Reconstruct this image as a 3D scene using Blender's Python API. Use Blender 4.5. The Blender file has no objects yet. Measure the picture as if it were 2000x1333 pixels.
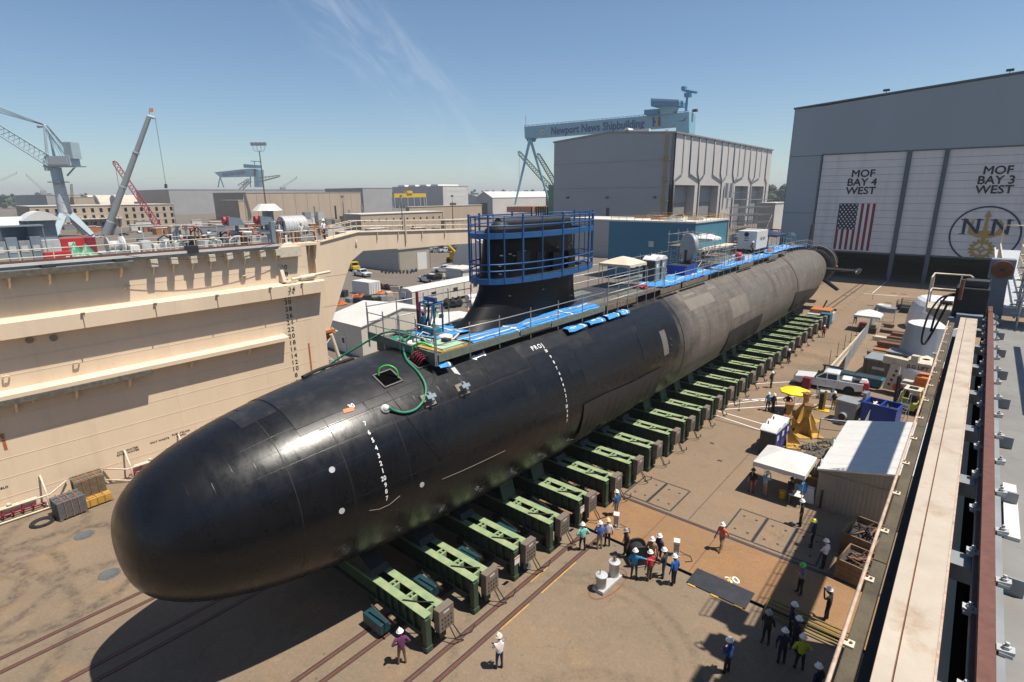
import bpy, bmesh, math, random
from mathutils import Vector, Matrix, Euler, noise as mnoise
random.seed(7)
S = bpy.context.scene
COL = S.collection
R_ = math.radians
# ---------------------------------------------------------------- camera
CAMZ = 20.0
FPX, YAW, PITCH, ROLL = 1067.34, .70497, .262498, -.00789245
def cam_axes():
    cy, sy = math.cos(YAW), math.sin(YAW)
    f = Vector((-sy, cy, 0)); r = Vector((cy, sy, 0)); u = Vector((0, 0, 1))
    f2 = f*math.cos(PITCH) - u*math.sin(PITCH); u2 = u*math.cos(PITCH) + f*math.sin(PITCH)
    r3 = r*math.cos(ROLL) + u2*math.sin(ROLL); u3 = u2*math.cos(ROLL) - r*math.sin(ROLL)
    return r3, u3, f2
CR, CU, CF = cam_axes()
cd = bpy.data.cameras.new('camera'); cam = bpy.data.objects.new('camera', cd); COL.objects.link(cam)
cam.matrix_world = Matrix(((CR.x, CU.x, -CF.x, 0), (CR.y, CU.y, -CF.y, 0), (CR.z, CU.z, -CF.z, CAMZ), (0, 0, 0, 1)))
cd.sensor_width = 36; cd.lens = FPX/2000*36; cd.clip_start = .1; cd.clip_end = 20000
S.camera = cam
# ---------------------------------------------------------------- world, sun, exposure
SUN = Vector((.38, .17, 1)).normalized()
w = bpy.data.worlds.new('World'); S.world = w; w.use_nodes = True
nt = w.node_tree; N = nt.nodes; L = nt.links
bg = N['Background']
sky = N.new('ShaderNodeTexSky'); sky.sky_type = 'NISHITA'; sky.sun_disc = False
sky.sun_elevation = math.asin(SUN.z); sky.sun_rotation = math.atan2(SUN.x, SUN.y)
sky.altitude = 0; sky.air_density = 1.0; sky.dust_density = .15; sky.ozone_density = 1.0
tc = N.new('ShaderNodeTexCoord')
# one wispy streak of high cloud across the sky, laid out on the sky sphere
def wray(x, y): return (CR*((x-1000)/FPX) + CU*(-(y-666.5)/FPX) + CF).normalized()
d1, d2 = wray(590, -60), wray(900, 260); nrm = d1.cross(d2).normalized(); mid = (d1+d2).normalized(); tng = nrm.cross(mid).normalized()
def wm(op, *v):
    q = N.new('ShaderNodeMath'); q.operation = op
    for i, e in enumerate(v):
        if isinstance(e, (int, float)): q.inputs[i].default_value = e
        else: L.new(e, q.inputs[i])
    return q.outputs[0]
def wdot(c):
    q = N.new('ShaderNodeVectorMath'); q.operation = 'DOT_PRODUCT'; L.new(tc.outputs['Generated'], q.inputs[0]); q.inputs[1].default_value = c; return q.outputs['Value']
def wrange(v, a, b, c, d):
    q = N.new('ShaderNodeMapRange'); q.interpolation_type = 'SMOOTHSTEP'
    for i, e in enumerate((a, b, c, d)): q.inputs[i+1].default_value = e
    L.new(v, q.inputs[0]); return q.outputs['Result']
def wnoise(vec, sc, dist=.6):
    z = N.new('ShaderNodeTexNoise'); z.inputs['Scale'].default_value = sc; z.inputs['Detail'].default_value = 9; z.inputs['Roughness'].default_value = .66; z.inputs['Distortion'].default_value = dist; L.new(vec, z.inputs['Vector']); return z.outputs['Fac']
ca, cs = wdot(nrm), wdot(tng)
cv = N.new('ShaderNodeCombineXYZ'); L.new(wm('MULTIPLY', cs, 2.2), cv.inputs[0]); L.new(wm('MULTIPLY', ca, 9.), cv.inputs[1])
n1 = wnoise(cv.outputs[0], 2.6, 1.1); off = wm('ADD', ca, wm('MULTIPLY', wm('SUBTRACT', wnoise(tc.outputs['Generated'], 5.), .5), .10))
band = wrange(wm('ABSOLUTE', off), .0, .085, 1., 0.); cloud = wm('MULTIPLY', wm('MULTIPLY', band, wrange(n1, .38, .78, 0., 1.)), wm('MULTIPLY', wrange(wdot(mid), .80, .95, 0, 1), .40))
g2 = N.new('ShaderNodeMapping'); g2.inputs['Scale'].default_value = (1.2, 3, 8); g2.inputs['Rotation'].default_value = (0, 0, -1.1); L.new(tc.outputs['Generated'], g2.inputs[0])
rp = wm('MAXIMUM', cloud, wrange(wnoise(g2.outputs[0], 1.7), .60, .88, 0., .14))
mx = N.new('ShaderNodeMix'); mx.data_type = 'RGBA'
L.new(rp, mx.inputs['Factor']); L.new(sky.outputs['Color'], mx.inputs['A']); mx.inputs['B'].default_value = (7.5, 7.6, 8.0, 1)
tn = N.new('ShaderNodeMix'); tn.data_type = 'RGBA'; tn.blend_type = 'MULTIPLY'; tn.inputs['Factor'].default_value = 1; L.new(mx.outputs['Result'], tn.inputs['A']); tn.inputs['B'].default_value = (.88, 1.01, 1.11, 1); L.new(tn.outputs['Result'], bg.inputs['Color']); bg.inputs['Strength'].default_value = .074
sd = bpy.data.lights.new('sun', 'SUN'); sun = bpy.data.objects.new('sun', sd); COL.objects.link(sun)
sd.energy = 5.0; sd.angle = R_(.53); sd.color = (1, .93, .82)
sun.rotation_euler = SUN.to_track_quat('Z', 'Y').to_euler(); sun.location = (0, 0, 90)
S.view_settings.view_transform = 'Standard'; S.view_settings.look = 'None'; S.view_settings.gamma = 1; S.view_settings.exposure = 0.42
S.view_settings.use_curve_mapping = False
S.render.engine = 'CYCLES'; S.cycles.max_bounces = 6; S.cycles.diffuse_bounces = 2
# ---------------------------------------------------------------- rays: a photo pixel to a point of the place
def ray(x, y): return CR*((x-1000)/FPX) + CU*(-(y-666.5)/FPX) + CF
def G(x, y, z=0.):
    d = ray(x, y); t = (z-CAMZ)/d.z; return Vector((d.x*t, d.y*t, z))
def GX(x, y, X):
    d = ray(x, y); t = X/d.x; return Vector((X, d.y*t, CAMZ+d.z*t))
def GY(x, y, Y):
    d = ray(x, y); t = Y/d.y; return Vector((d.x*t, Y, CAMZ+d.z*t))
# ---------------------------------------------------------------- materials
MATS = {}
def mat(name, col, rough=.6, metal=0., var=.22, sc=1.5, dirt=None, damt=.5, dsc=.7, bump=0., bsc=30., streak=False, coat=0., wave=0., wsc=4., wdir='Y', spec=None):
    if name in MATS: return MATS[name]
    m = bpy.data.materials.new(name); m.use_nodes = True; MATS[name] = m
    n, l = m.node_tree.nodes, m.node_tree.links
    b = n['Principled BSDF']; b.inputs['Roughness'].default_value = rough; b.inputs['Metallic'].default_value = metal
    if coat: b.inputs['Coat Weight'].default_value = coat; b.inputs['Coat Roughness'].default_value = .08
    if spec is not None: b.inputs['Specular IOR Level'].default_value = spec
    t = n.new('ShaderNodeTexCoord'); src = t.outputs['Object']
    def noise(scale, detail=6, rg=.6, stretch=None, vec=None):
        v = vec or src
        if stretch:
            q = n.new('ShaderNodeMapping'); q.inputs['Scale'].default_value = stretch; l.new(v, q.inputs['Vector']); v = q.outputs['Vector']
        z = n.new('ShaderNodeTexNoise'); z.inputs['Scale'].default_value = scale; z.inputs['Detail'].default_value = detail; z.inputs['Roughness'].default_value = rg
        l.new(v, z.inputs['Vector']); return z.outputs['Fac']
    c4 = (*col, 1)
    if var:
        mr = n.new('ShaderNodeMapRange'); mr.inputs['From Min'].default_value = .3; mr.inputs['From Max'].default_value = .7
        mr.inputs['To Min'].default_value = 1-var; mr.inputs['To Max'].default_value = 1+var*.6
        l.new(noise(sc, 8, .65, (1, 1, .12) if streak else None), mr.inputs['Value'])
        mm = n.new('ShaderNodeMix'); mm.data_type = 'RGBA'; mm.blend_type = 'MULTIPLY'; mm.inputs['Factor'].default_value = 1
        mm.inputs['A'].default_value = c4; l.new(mr.outputs['Result'], mm.inputs['B']); out = mm.outputs['Result']
    else:
        rg = n.new('ShaderNodeRGB'); rg.outputs[0].default_value = c4; out = rg.outputs[0]
    if dirt:
        mr = n.new('ShaderNodeMapRange'); mr.inputs['From Min'].default_value = .52; mr.inputs['From Max'].default_value = .72; mr.inputs['To Max'].default_value = damt
        l.new(noise(dsc, 9, .7, (1, 1, .1) if streak else None), mr.inputs['Value'])
        mm = n.new('ShaderNodeMix'); mm.data_type = 'RGBA'; l.new(mr.outputs['Result'], mm.inputs['Factor']); l.new(out, mm.inputs['A']); mm.inputs['B'].default_value = (*dirt, 1); out = mm.outputs['Result']
    l.new(out, b.inputs['Base Color'])
    rr = n.new('ShaderNodeMapRange'); rr.inputs['To Min'].default_value = max(.02, rough-.1); rr.inputs['To Max'].default_value = min(1, rough+.12)
    l.new(noise(sc*2.3+.5), rr.inputs['Value']); l.new(rr.outputs['Result'], b.inputs['Roughness'])
    hgt = None
    if wave:
        wv = n.new('ShaderNodeTexWave'); wv.bands_direction = wdir; wv.inputs['Scale'].default_value = wsc; l.new(src, wv.inputs['Vector']); hgt = wv.outputs['Fac']; bs = wave
    elif bump: hgt = noise(bsc, 5, .6); bs = bump
    if hgt is not None:
        bp = n.new('ShaderNodeBump'); bp.inputs['Strength'].default_value = bs; bp.inputs['Distance'].default_value = .03; l.new(hgt, bp.inputs['Height']); l.new(bp.outputs['Normal'], b.inputs['Normal'])
    return m
def M(k): return MATS[k]
RUST = (.16, .06, .025); SOOT = (.06, .05, .045)
mat('cream', (.74, .585, .42), .55, dirt=(.52, .385, .255), damt=.3, streak=True, sc=.5, var=.07, dsc=.8)
mat('cream2', (.62, .54, .42), .5, dirt=(.4, .2, .08), damt=.5, sc=2, var=.12, dsc=2.5)
mat('rust', (.20, .085, .04), .8, var=.4, sc=6, bump=.2)
mat('rustrail', (.13, .05, .033), .55, var=.25, sc=8, dirt=(.20, .09, .06), damt=.5, dsc=14)
mat('wood', (.17, .13, .085), .85, var=.4, sc=3, bump=.3, bsc=25, dirt=(.06, .05, .04), damt=.5)
mat('wood_grey', (.13, .115, .09), .9, var=.45, sc=4, bump=.5, bsc=18)
mat('fender_wood', (.105, .085, .055), .9, var=.5, sc=2.5, bump=.6, bsc=30, dirt=(.05, .042, .03), damt=.7, dsc=5)
mat('ply', (.33, .21, .11), .8, var=.3, sc=3)
mat('timber_green', (.14, .16, .13), .85, var=.3, sc=3, dirt=(.12, .13, .1), damt=.5)
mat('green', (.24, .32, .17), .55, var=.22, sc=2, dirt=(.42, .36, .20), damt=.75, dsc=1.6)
mat('green_side', (.03, .06, .036), .55, var=.25, sc=2, dirt=(.03, .04, .03), damt=.5)  # darkened copy of green; puts shade into the carrier sides
mat('panel_brown', (.19, .155, .125), .55, metal=.2, var=.2, sc=4)
mat('black', (.012, .012, .013), .6, var=.3, sc=4)
mat('rubber', (.018, .018, .019), .8, var=.3, sc=6)
mat('dark', (.03, .032, .035), .6, var=.3)
mat('white', (.60, .59, .56), .45, var=.08, sc=2, dirt=(.45, .42, .37), damt=.35, dsc=1.1)
mat('white_clean', (.64, .63, .61), .5, var=.05)
mat('white_fabric', (.60, .59, .565), .8, var=.06, bump=.15, bsc=8)
mat('paint_white', (.75, .75, .73), .7, var=.1)
mat('grey_metal', (.27, .29, .30), .5, metal=.3, var=.2, dirt=(.14, .12, .1), damt=.4)
mat('galv', (.42, .43, .43), .45, metal=.7, var=.2, sc=5)
mat('grey_light', (.45, .46, .46), .5, var=.15, sc=3, dirt=(.25, .2, .16), damt=.4, dsc=2)
mat('grey_blue', (.17, .21, .25), .5, var=.18, dirt=(.1, .08, .07), damt=.3)
mat('blue', (.012, .085, .24), .45, var=.15, dirt=(.02, .03, .06), damt=.5, dsc=3)
mat('blue_deep', (.01, .04, .25), .4, var=.15)
mat('teal', (.015, .14, .19), .5, var=.2, dirt=(.02, .03, .04), damt=.4, dsc=3)
mat('tarp_blue', (.05, .28, .66), .5, var=.2, sc=2, bump=.3, bsc=5)
mat('red', (.42, .025, .03), .5, var=.2, dirt=(.2, .05, .05), damt=.4)
mat('red_dark', (.2, .012, .03), .45, var=.2)
mat('orange', (.62, .16, .03), .5, var=.2, sc=4)
mat('orange_rust', (.42, .15, .05), .6, var=.3, sc=3)
mat('yellow', (.66, .42, .01), .45, var=.15, dirt=(.25, .15, .04), damt=.45, dsc=2.5)
mat('yellow_bright', (.85, .62, .01), .5, var=.06)
mat('yellow_dirty', (.50, .30, .06), .6, var=.3, sc=2, dirt=(.2, .09, .04), damt=.8, dsc=1.6)
mat('lime_dark', (.20, .155, .03), .6, var=.3, sc=3, dirt=(.06, .05, .03), damt=.6)
mat('lime', (.34, .34, .06), .5, var=.2, dirt=(.1, .09, .05), damt=.4)
mat('beige_metal', (.50, .44, .34), .5, var=.12, dirt=(.3, .24, .17), damt=.3)
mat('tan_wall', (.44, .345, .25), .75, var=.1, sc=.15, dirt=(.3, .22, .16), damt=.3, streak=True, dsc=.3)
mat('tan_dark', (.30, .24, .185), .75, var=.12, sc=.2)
mat('tan_corr', (.43, .38, .31), .6, var=.08, sc=.3, wave=.6, wsc=.8, wdir='Y')
mat('roof_white', (.56, .54, .50), .6, var=.1, sc=.4, dirt=(.45, .40, .34), damt=.4, dsc=.3)
mat('roof_tan', (.55, .48, .38), .7, var=.15, sc=.2)
mat('hall_grey', (.235, .285, .33), .6, var=.07, sc=.08, wave=.35, wsc=1.6, wdir='X', streak=True)
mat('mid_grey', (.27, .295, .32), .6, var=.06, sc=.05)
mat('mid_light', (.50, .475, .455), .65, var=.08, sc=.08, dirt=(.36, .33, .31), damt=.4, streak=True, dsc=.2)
mat('door_grey', (.24, .235, .235), .7, var=.1, sc=.2)
mat('hall_door', (.56, .57, .585), .7, var=.08, sc=.3, dirt=(.27, .28, .29), damt=.4, streak=True, dsc=.4)
mat('steel_blue', (.055, .085, .115), .5, var=.2, sc=1)
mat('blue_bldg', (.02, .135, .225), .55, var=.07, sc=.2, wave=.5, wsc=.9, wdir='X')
mat('blue_bldg_lit', (.06, .21, .30), .55, var=.07, sc=.2, wave=.4, wsc=.9, wdir='Y')  # lighter copy for the sunlit side, light put into the colour
mat('crane_blue', (.20, .40, .50), .55, var=.12, sc=.3, dirt=(.30, .25, .2), damt=.35, dsc=.6)
mat('portal_blue', (.33, .42, .46), .55, var=.12, sc=.3, dirt=(.28, .22, .18), damt=.4, dsc=.6)
mat('crane_blue2', (.04, .20, .38), .55, var=.15, sc=.3)
mat('crane_deep', (.02, .07, .20), .6, var=.1)
mat('crane_peel', (.52, .55, .55), .6, var=.2, sc=1, dirt=(.17, .07, .045), damt=.9, dsc=.45)
mat('boom_grey', (.20, .225, .235), .5, var=.12)
mat('crane_red', (.36, .03, .07), .55, var=.2)
mat('crane_green', (.05, .15, .08), .6, var=.2)
mat('navy', (.008, .022, .07), .6, var=.1)
mat('flag_navy', (.006, .014, .04), .6, var=.1)
mat('flag_red', (.17, .008, .03), .6, var=.1)
mat('gold', (.34, .25, .07), .6, var=.15)
mat('ink', (.015, .016, .02), .7, var=.2)
mat('glass', (.008, .01, .012), .12, var=0, spec=.45)
mat('tyre', (.016, .016, .016), .85, var=.2)
mat('chrome', (.6, .6, .6), .2, metal=1., var=.1)
mat('silver_paint', (.62, .63, .64), .3, var=.04, coat=.6)
mat('skin', (.42, .22, .14), .55, var=.1)
mat('skin_dark', (.13, .07, .045), .55, var=.1)
mat('boot', (.06, .04, .025), .8, var=.3)
mat('helmet', (.82, .82, .80), .3, var=.03)
mat('green_bright', (.05, .48, .06), .4, var=.05)
mat('hose_green', (.02, .20, .11), .45, var=.2, sc=6)
mat('wrap_white', (.72, .73, .74), .45, var=.12, sc=1.5, bump=.6, bsc=3)
mat('wrap_grey', (.42, .45, .48), .5, var=.2, sc=1.2, streak=True, bump=.5, bsc=5)
mat('canvas', (.58, .49, .38), .85, var=.15, sc=2, bump=.5, bsc=4)
mat('leaf', (.045, .075, .03), .8, var=.5, sc=.08)
mat('concrete_barrier', (.50, .43, .34), .85, var=.2, sc=2)
mat('mesh_grey', (.33, .34, .35), .6, metal=.4, var=.2)
mat('sail_black', (.0045, .005, .006), .5, var=.3, sc=1, dirt=(.012, .012, .014), damt=.5, spec=.22)
mat('unlit_black', (.003, .003, .003), 1., var=0, spec=0.)
mat('teal_dark', (.008, .045, .06), .5, var=.2)
mat('hull_paint_white', (.72, .72, .70), .6, var=.15, sc=6)
mat('mint', (.34, .50, .34), .6, var=.1)
mat('plastic_grey', (.16, .19, .19), .5, var=.1)
mat('plastic_dark', (.035, .042, .045), .5, var=.15)
# ---------------------------------------------------------------- mesh builder
def rotz(a): return Matrix.Rotation(a, 3, 'Z')
class B:
    def __init__(s): s.v = []; s.f = []; s.m = []; s.s = []
    def add(s, vs, fs, m=0, sm=False):
        o = len(s.v); s.v += [tuple(v) for v in vs]
        for f in fs: s.f.append([i+o for i in f]); s.m.append(m); s.s.append(sm)
        return s
    def box(s, c, d, rot=None, m=0, taper=None):
        x, y, z = d[0]/2, d[1]/2, d[2]/2; tx, ty = taper or (1, 1)
        P = [Vector((a*x*(tx if k > 0 else 1), b*y*(ty if k > 0 else 1), k*z)) for k in (-1, 1) for a, b in ((-1, -1), (1, -1), (1, 1), (-1, 1))]
        if rot is not None: P = [rot @ p for p in P]
        c = Vector(c); return s.add([p+c for p in P], [(3, 2, 1, 0), (4, 5, 6, 7), (0, 1, 5, 4), (1, 2, 6, 5), (2, 3, 7, 6), (3, 0, 4, 7)], m)
    def bx(s, x0, x1, y0, y1, z0, z1, m=0): return s.box(((x0+x1)/2, (y0+y1)/2, (z0+z1)/2), (abs(x1-x0), abs(y1-y0), abs(z1-z0)), None, m)
    def cbox(s, x0, x1, y0, y1, z0, z1, b=.03, m=0):
        # box with chamfered edges
        X = (x0, x0+b, x1-b, x1); Y = (y0, y0+b, y1-b, y1); Z = (z0, z0+b, z1-b, z1)
        bm = bmesh.new(); bmesh.ops.create_cube(bm, size=1)
        for v in bm.verts: v.co = Vector(((x0+x1)/2+v.co.x*(x1-x0), (y0+y1)/2+v.co.y*(y1-y0), (z0+z1)/2+v.co.z*(z1-z0)))
        bmesh.ops.bevel(bm, geom=bm.edges[:], offset=b, segments=2, profile=.6, affect='EDGES')
        bm.verts.index_update(); s.add([v.co[:] for v in bm.verts], [[v.index for v in f.verts] for f in bm.faces], m); bm.free(); return s
    def tube(s, p0, p1, r0, r1=None, n=8, m=0, caps=True, sm=True):
        p0, p1 = Vector(p0), Vector(p1); r1 = r0 if r1 is None else r1
        d = (p1-p0)
        if d.length < 1e-6: return s
        d.normalize(); a = d.orthogonal().normalized(); b = d.cross(a)
        vs = [p+(a*math.cos(2*math.pi*i/n)+b*math.sin(2*math.pi*i/n))*r for p, r in ((p0, r0), (p1, r1)) for i in range(n)]
        s.add(vs, [(i, (i+1) % n, n+(i+1) % n, n+i) for i in range(n)], m, sm)
        if caps: s.add(vs[:n], [tuple(range(n-1, -1, -1))], m); s.add(vs[n:], [tuple(range(n))], m)
        return s
    def path(s, pts, r, n=6, m=0, rings=None):
        pts = [Vector(p) for p in pts]; o = len(s.v); k = len(pts); up = None
        for i, p in enumerate(pts):
            d = (pts[min(i+1, k-1)]-pts[max(i-1, 0)]).normalized()
            if up is None: up = d.orthogonal().normalized()
            a = (up - d*up.dot(d))
            a = a.normalized() if a.length > 1e-5 else d.orthogonal().normalized()
            up = a; b = d.cross(a); rr = r[i] if isinstance(r, (list, tuple)) else r
            s.v += [tuple(p+(a*math.cos(2*math.pi*j/n)+b*math.sin(2*math.pi*j/n))*rr) for j in range(n)]
        for i in range(k-1):
            for j in range(n):
                s.f.append([o+i*n+j, o+i*n+(j+1) % n, o+(i+1)*n+(j+1) % n, o+(i+1)*n+j]); s.m.append(m); s.s.append(True)
        s.f.append([o+j for j in range(n-1, -1, -1)]); s.m.append(m); s.s.append(False)
        s.f.append([o+(k-1)*n+j for j in range(n)]); s.m.append(m); s.s.append(False)
        return s
    def lathe(s, prof, c=(0, 0, 0), n=24, m=0, axis='Z', sm=True, rot=None):
        c = Vector(c); k = len(prof); vs = []
        for r, z in prof:
            for i in range(n):
                a = 2*math.pi*i/n; p = Vector((r*math.cos(a), r*math.sin(a), z))
                if axis == 'Y': p = Vector((p.x, p.z, -p.y))
                if axis == 'X': p = Vector((p.z, p.x, p.y))
                if rot is not None: p = rot @ p
                vs.append(p+c)
        fs = [(j*n+i, j*n+(i+1) % n, (j+1)*n+(i+1) % n, (j+1)*n+i) for j in range(k-1) for i in range(n)]
        s.add(vs, fs, m, sm)
        if prof[0][0] > 1e-4: s.add(vs[:n], [tuple(range(n-1, -1, -1))], m)
        if prof[-1][0] > 1e-4: s.add(vs[-n:], [tuple(range(n))], m)
        return s
    def prism(s, poly, a, b, axis='Y', m=0, rot=None, c=(0, 0, 0)):
        # poly (u,v) extruded from a to b: axis Y: u=x v=z ; axis X: u=y v=z ; axis Z: u=x v=y
        k = len(poly); c = Vector(c)
        def p(u, v, t):
            q = Vector((u, t, v)) if axis == 'Y' else Vector((t, u, v)) if axis == 'X' else Vector((u, v, t))
            return (rot @ q if rot is not None else q)+c
        vs = [p(u, v, a) for u, v in poly]+[p(u, v, b) for u, v in poly]
        fs = [tuple(range(k)), tuple(range(2*k-1, k-1, -1))]+[(i, k+i, k+(i+1) % k, (i+1) % k) for i in range(k)]
        return s.add(vs, fs, m)
    def quad(s, *p, m=0): return s.add(p, [tuple(range(len(p)))], m)
    def grid(s, fn, nu, nv, m=0, sm=True):
        vs = [fn(i/nu, j/nv) for j in range(nv+1) for i in range(nu+1)]
        return s.add(vs, [(j*(nu+1)+i, j*(nu+1)+i+1, (j+1)*(nu+1)+i+1, (j+1)*(nu+1)+i) for j in range(nv) for i in range(nu)], m, sm)
    def mesh(s, name, fix=True):
        me = bpy.data.meshes.new(name); me.from_pydata(s.v, [], s.f)
        me.polygons.foreach_set('material_index', s.m); me.polygons.foreach_set('use_smooth', s.s)
        if fix:
            bm = bmesh.new(); bm.from_mesh(me); bmesh.ops.recalc_face_normals(bm, faces=bm.faces[:]); bm.to_mesh(me); bm.free()
        me.update(); return me
    def obj(s, name, mats, parent=None, loc=(0, 0, 0), rz=0., label=None, cat=None, group=None, kind=None, fix=True):
        me = s.mesh(name, fix)
        for q in (mats if isinstance(mats, (list, tuple)) else [mats]): me.materials.append(M(q) if isinstance(q, str) else q)
        return link(name, me, parent, loc, rz, label, cat, group, kind)
def link(name, me, parent=None, loc=(0, 0, 0), rz=0., label=None, cat=None, group=None, kind=None):
    o = bpy.data.objects.new(name, me); COL.objects.link(o); o.location = loc
    o.rotation_euler = rz if isinstance(rz, (tuple, Euler)) else (0, 0, rz)
    if parent: o.parent = parent
    tag(o, label, cat, group, kind); return o
def tag(o, label=None, cat=None, group=None, kind=None):
    if label: o['label'] = label
    if cat: o['category'] = cat
    if group: o['group'] = group
    if kind: o['kind'] = kind
    return o
def thing(name, label, cat, loc=(0, 0, 0), rz=0., group=None): return link(name, None, None, loc, rz, label, cat, group)
def dup(root, loc, rz=0., label=None, group=None):
    r = root.copy(); COL.objects.link(r); r.location = loc; r.rotation_euler = (0, 0, rz)
    if label: r['label'] = label
    if group: r['group'] = group
    for ch in root.children:
        c = ch.copy(); COL.objects.link(c); c.parent = r
        for g in ch.children:
            d = g.copy(); COL.objects.link(d); d.parent = c
    return r
# flat lettering as a mesh: 2-D polygons in (u right, v up), centred
def text2d(txt, size, bold=0., align='CENTER', shear=0., spacing=1., sx=1.):
    cu = bpy.data.curves.new('t', 'FONT'); cu.body = txt; cu.size = size; cu.align_x = align; cu.align_y = 'CENTER'; cu.offset = bold; cu.shear = shear; cu.space_character = spacing; cu.resolution_u = 3
    o = bpy.data.objects.new('t', cu); COL.objects.link(o)
    dg = bpy.context.evaluated_depsgraph_get(); me = bpy.data.meshes.new_from_object(o.evaluated_get(dg))
    vs = [(v.co.x*sx, v.co.y) for v in me.vertices]; fs = [list(p.vertices) for p in me.polygons]
    bpy.data.objects.remove(o); bpy.data.curves.remove(cu); bpy.data.meshes.remove(me); return vs, fs
def text_obj(name, txt, size, matname, origin, right, up, parent=None, bold=0., sx=1., spacing=1., fat=0.):
    vs, fs = text2d(txt, size, bold, 'CENTER', 0, spacing, sx); b = B(); right, up, origin = Vector(right), Vector(up), Vector(origin); nn = right.cross(up).normalized()
    for k, (du, dv) in enumerate(((0, 0), (fat, 0), (-fat, 0), (0, fat), (0, -fat)) if fat else ((0, 0),)): b.add([origin+right*(u+du)+up*(v+dv)+nn*(.003*k) for u, v in vs], fs)
    return b.obj(name, matname, parent, fix=False)
# ================================================================ GROUND
def ground_mat(name, c1, c2, c3, big=.06, arcs=(), lines=False, speck=.12, rough=.85):
    m = bpy.data.materials.new(name); m.use_nodes = True; MATS[name] = m
    n, l = m.node_tree.nodes, m.node_tree.links; b = n['Principled BSDF']; b.inputs['Roughness'].default_value = rough; b.inputs['Specular IOR Level'].default_value = .25
    g = n.new('ShaderNodeNewGeometry'); pos = g.outputs['Position']
    def nz(s, d=8, r=.62, dist=0.):
        z = n.new('ShaderNodeTexNoise'); z.inputs['Scale'].default_value = s; z.inputs['Detail'].default_value = d; z.inputs['Roughness'].default_value = r; z.inputs['Distortion'].default_value = dist
        l.new(pos, z.inputs['Vector']); return z.outputs['Fac']
    def mrange(v, a, b_, c, d):
        q = n.new('ShaderNodeMapRange'); q.inputs['From Min'].default_value = a; q.inputs['From Max'].default_value = b_; q.inputs['To Min'].default_value = c; q.inputs['To Max'].default_value = d; l.new(v, q.inputs['Value']); return q.outputs['Result']
    def mix(f, A, Bc, mode='MIX'):
        q = n.new('ShaderNodeMix'); q.data_type = 'RGBA'; q.blend_type = mode
        if isinstance(f, float): q.inputs['Factor'].default_value = f
        else: l.new(f, q.inputs['Factor'])
        for nm, v in (('A', A), ('B', Bc)):
            if isinstance(v, tuple): q.inputs[nm].default_value = (*v, 1)
            else: l.new(v, q.inputs[nm])
        return q.outputs['Result']
    c = mix(mrange(nz(big, 6, .6), .35, .65, 0, 1), c1, c2)
    c = mix(mrange(nz(big*4.3, 9, .7, .6), .52, .75, 0, .75), c, c3)
    c = mix(mrange(nz(.55, 9, .75, 1.5), .5, .75, 0, .55), c, tuple(x*.62 for x in c1))
    c = mix(1., c, mrange(nz(7., 8, .8), .3, .7, 1-speck*1.6, 1+speck*1.6), 'MULTIPLY')
    c = mix(mrange(nz(2.1, 3, .5), .68, .76, 0, .7), c, tuple(x*.45 for x in c1))
    c = mix(mrange(nz(.9, 10, .8, 2.5), .56, .66, 0, .38), c, tuple(min(1, x*1.45) for x in c1))
    c = mix(mrange(nz(26., 4, .8), .58, .72, 0, .55), c, tuple(x*.5 for x in c1))
    vo = n.new('ShaderNodeTexVoronoi'); vo.feature = 'DISTANCE_TO_EDGE'; vo.inputs['Scale'].default_value = .16
    wp = n.new('ShaderNodeMix'); wp.data_type = 'VECTOR'; wp.inputs['Factor'].default_value = .05; l.new(pos, wp.inputs['A'])
    cn = n.new('ShaderNodeTexNoise'); cn.inputs['Scale'].default_value = .8; cn.inputs['Detail'].default_value = 6; l.new(pos, cn.inputs['Vector'])
    sc_v = n.new('ShaderNodeVectorMath'); sc_v.operation = 'SCALE'; sc_v.inputs['Scale'].default_value = 40; l.new(cn.outputs['Color'], sc_v.inputs[0]); l.new(sc_v.outputs[0], wp.inputs['B']); l.new(wp.outputs['Result'], vo.inputs['Vector'])
    cm = n.new('ShaderNodeMath'); cm.operation = 'MULTIPLY'; l.new(mrange(vo.outputs['Distance'], 0., .006, .55, 0.), cm.inputs[0]); l.new(mrange(nz(.3, 4), .5, .6, 0, 1), cm.inputs[1])
    c = mix(cm.outputs[0], c, tuple(x*.3 for x in c1))
    if arcs:
        tot = None; msk = mrange(nz(2.4, 6, .7), .42, .6, .15, 1)
        for cx, cy, r, wd, st in arcs:
            s = n.new('ShaderNodeVectorMath'); s.operation = 'DISTANCE'; s.inputs[1].default_value = (cx, cy, 0); l.new(pos, s.inputs[0])
            a = n.new('ShaderNodeMath'); a.operation = 'SUBTRACT'; l.new(s.outputs['Value'], a.inputs[0]); a.inputs[1].default_value = r
            e = n.new('ShaderNodeMath'); e.operation = 'ABSOLUTE'; l.new(a.outputs[0], e.inputs[0])
            v = mrange(e.outputs[0], wd*.35, wd, st, 0)
            if tot is None: tot = v
            else:
                q = n.new('ShaderNodeMath'); q.operation = 'MAXIMUM'; l.new(tot, q.inputs[0]); l.new(v, q.inputs[1]); tot = q.outputs[0]
        q = n.new('ShaderNodeMath'); q.operation = 'MULTIPLY'; l.new(tot, q.inputs[0]); l.new(msk, q.inputs[1])
        c = mix(q.outputs[0], c, (.07, .055, .045))
    l.new(c, b.inputs['Base Color'])
    bp = n.new('ShaderNodeBump'); bp.inputs['Strength'].default_value = .25; bp.inputs['Distance'].default_value = .02; l.new(nz(18, 4), bp.inputs['Height']); l.new(bp.outputs['Normal'], b.inputs['Normal'])
    return m
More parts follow.
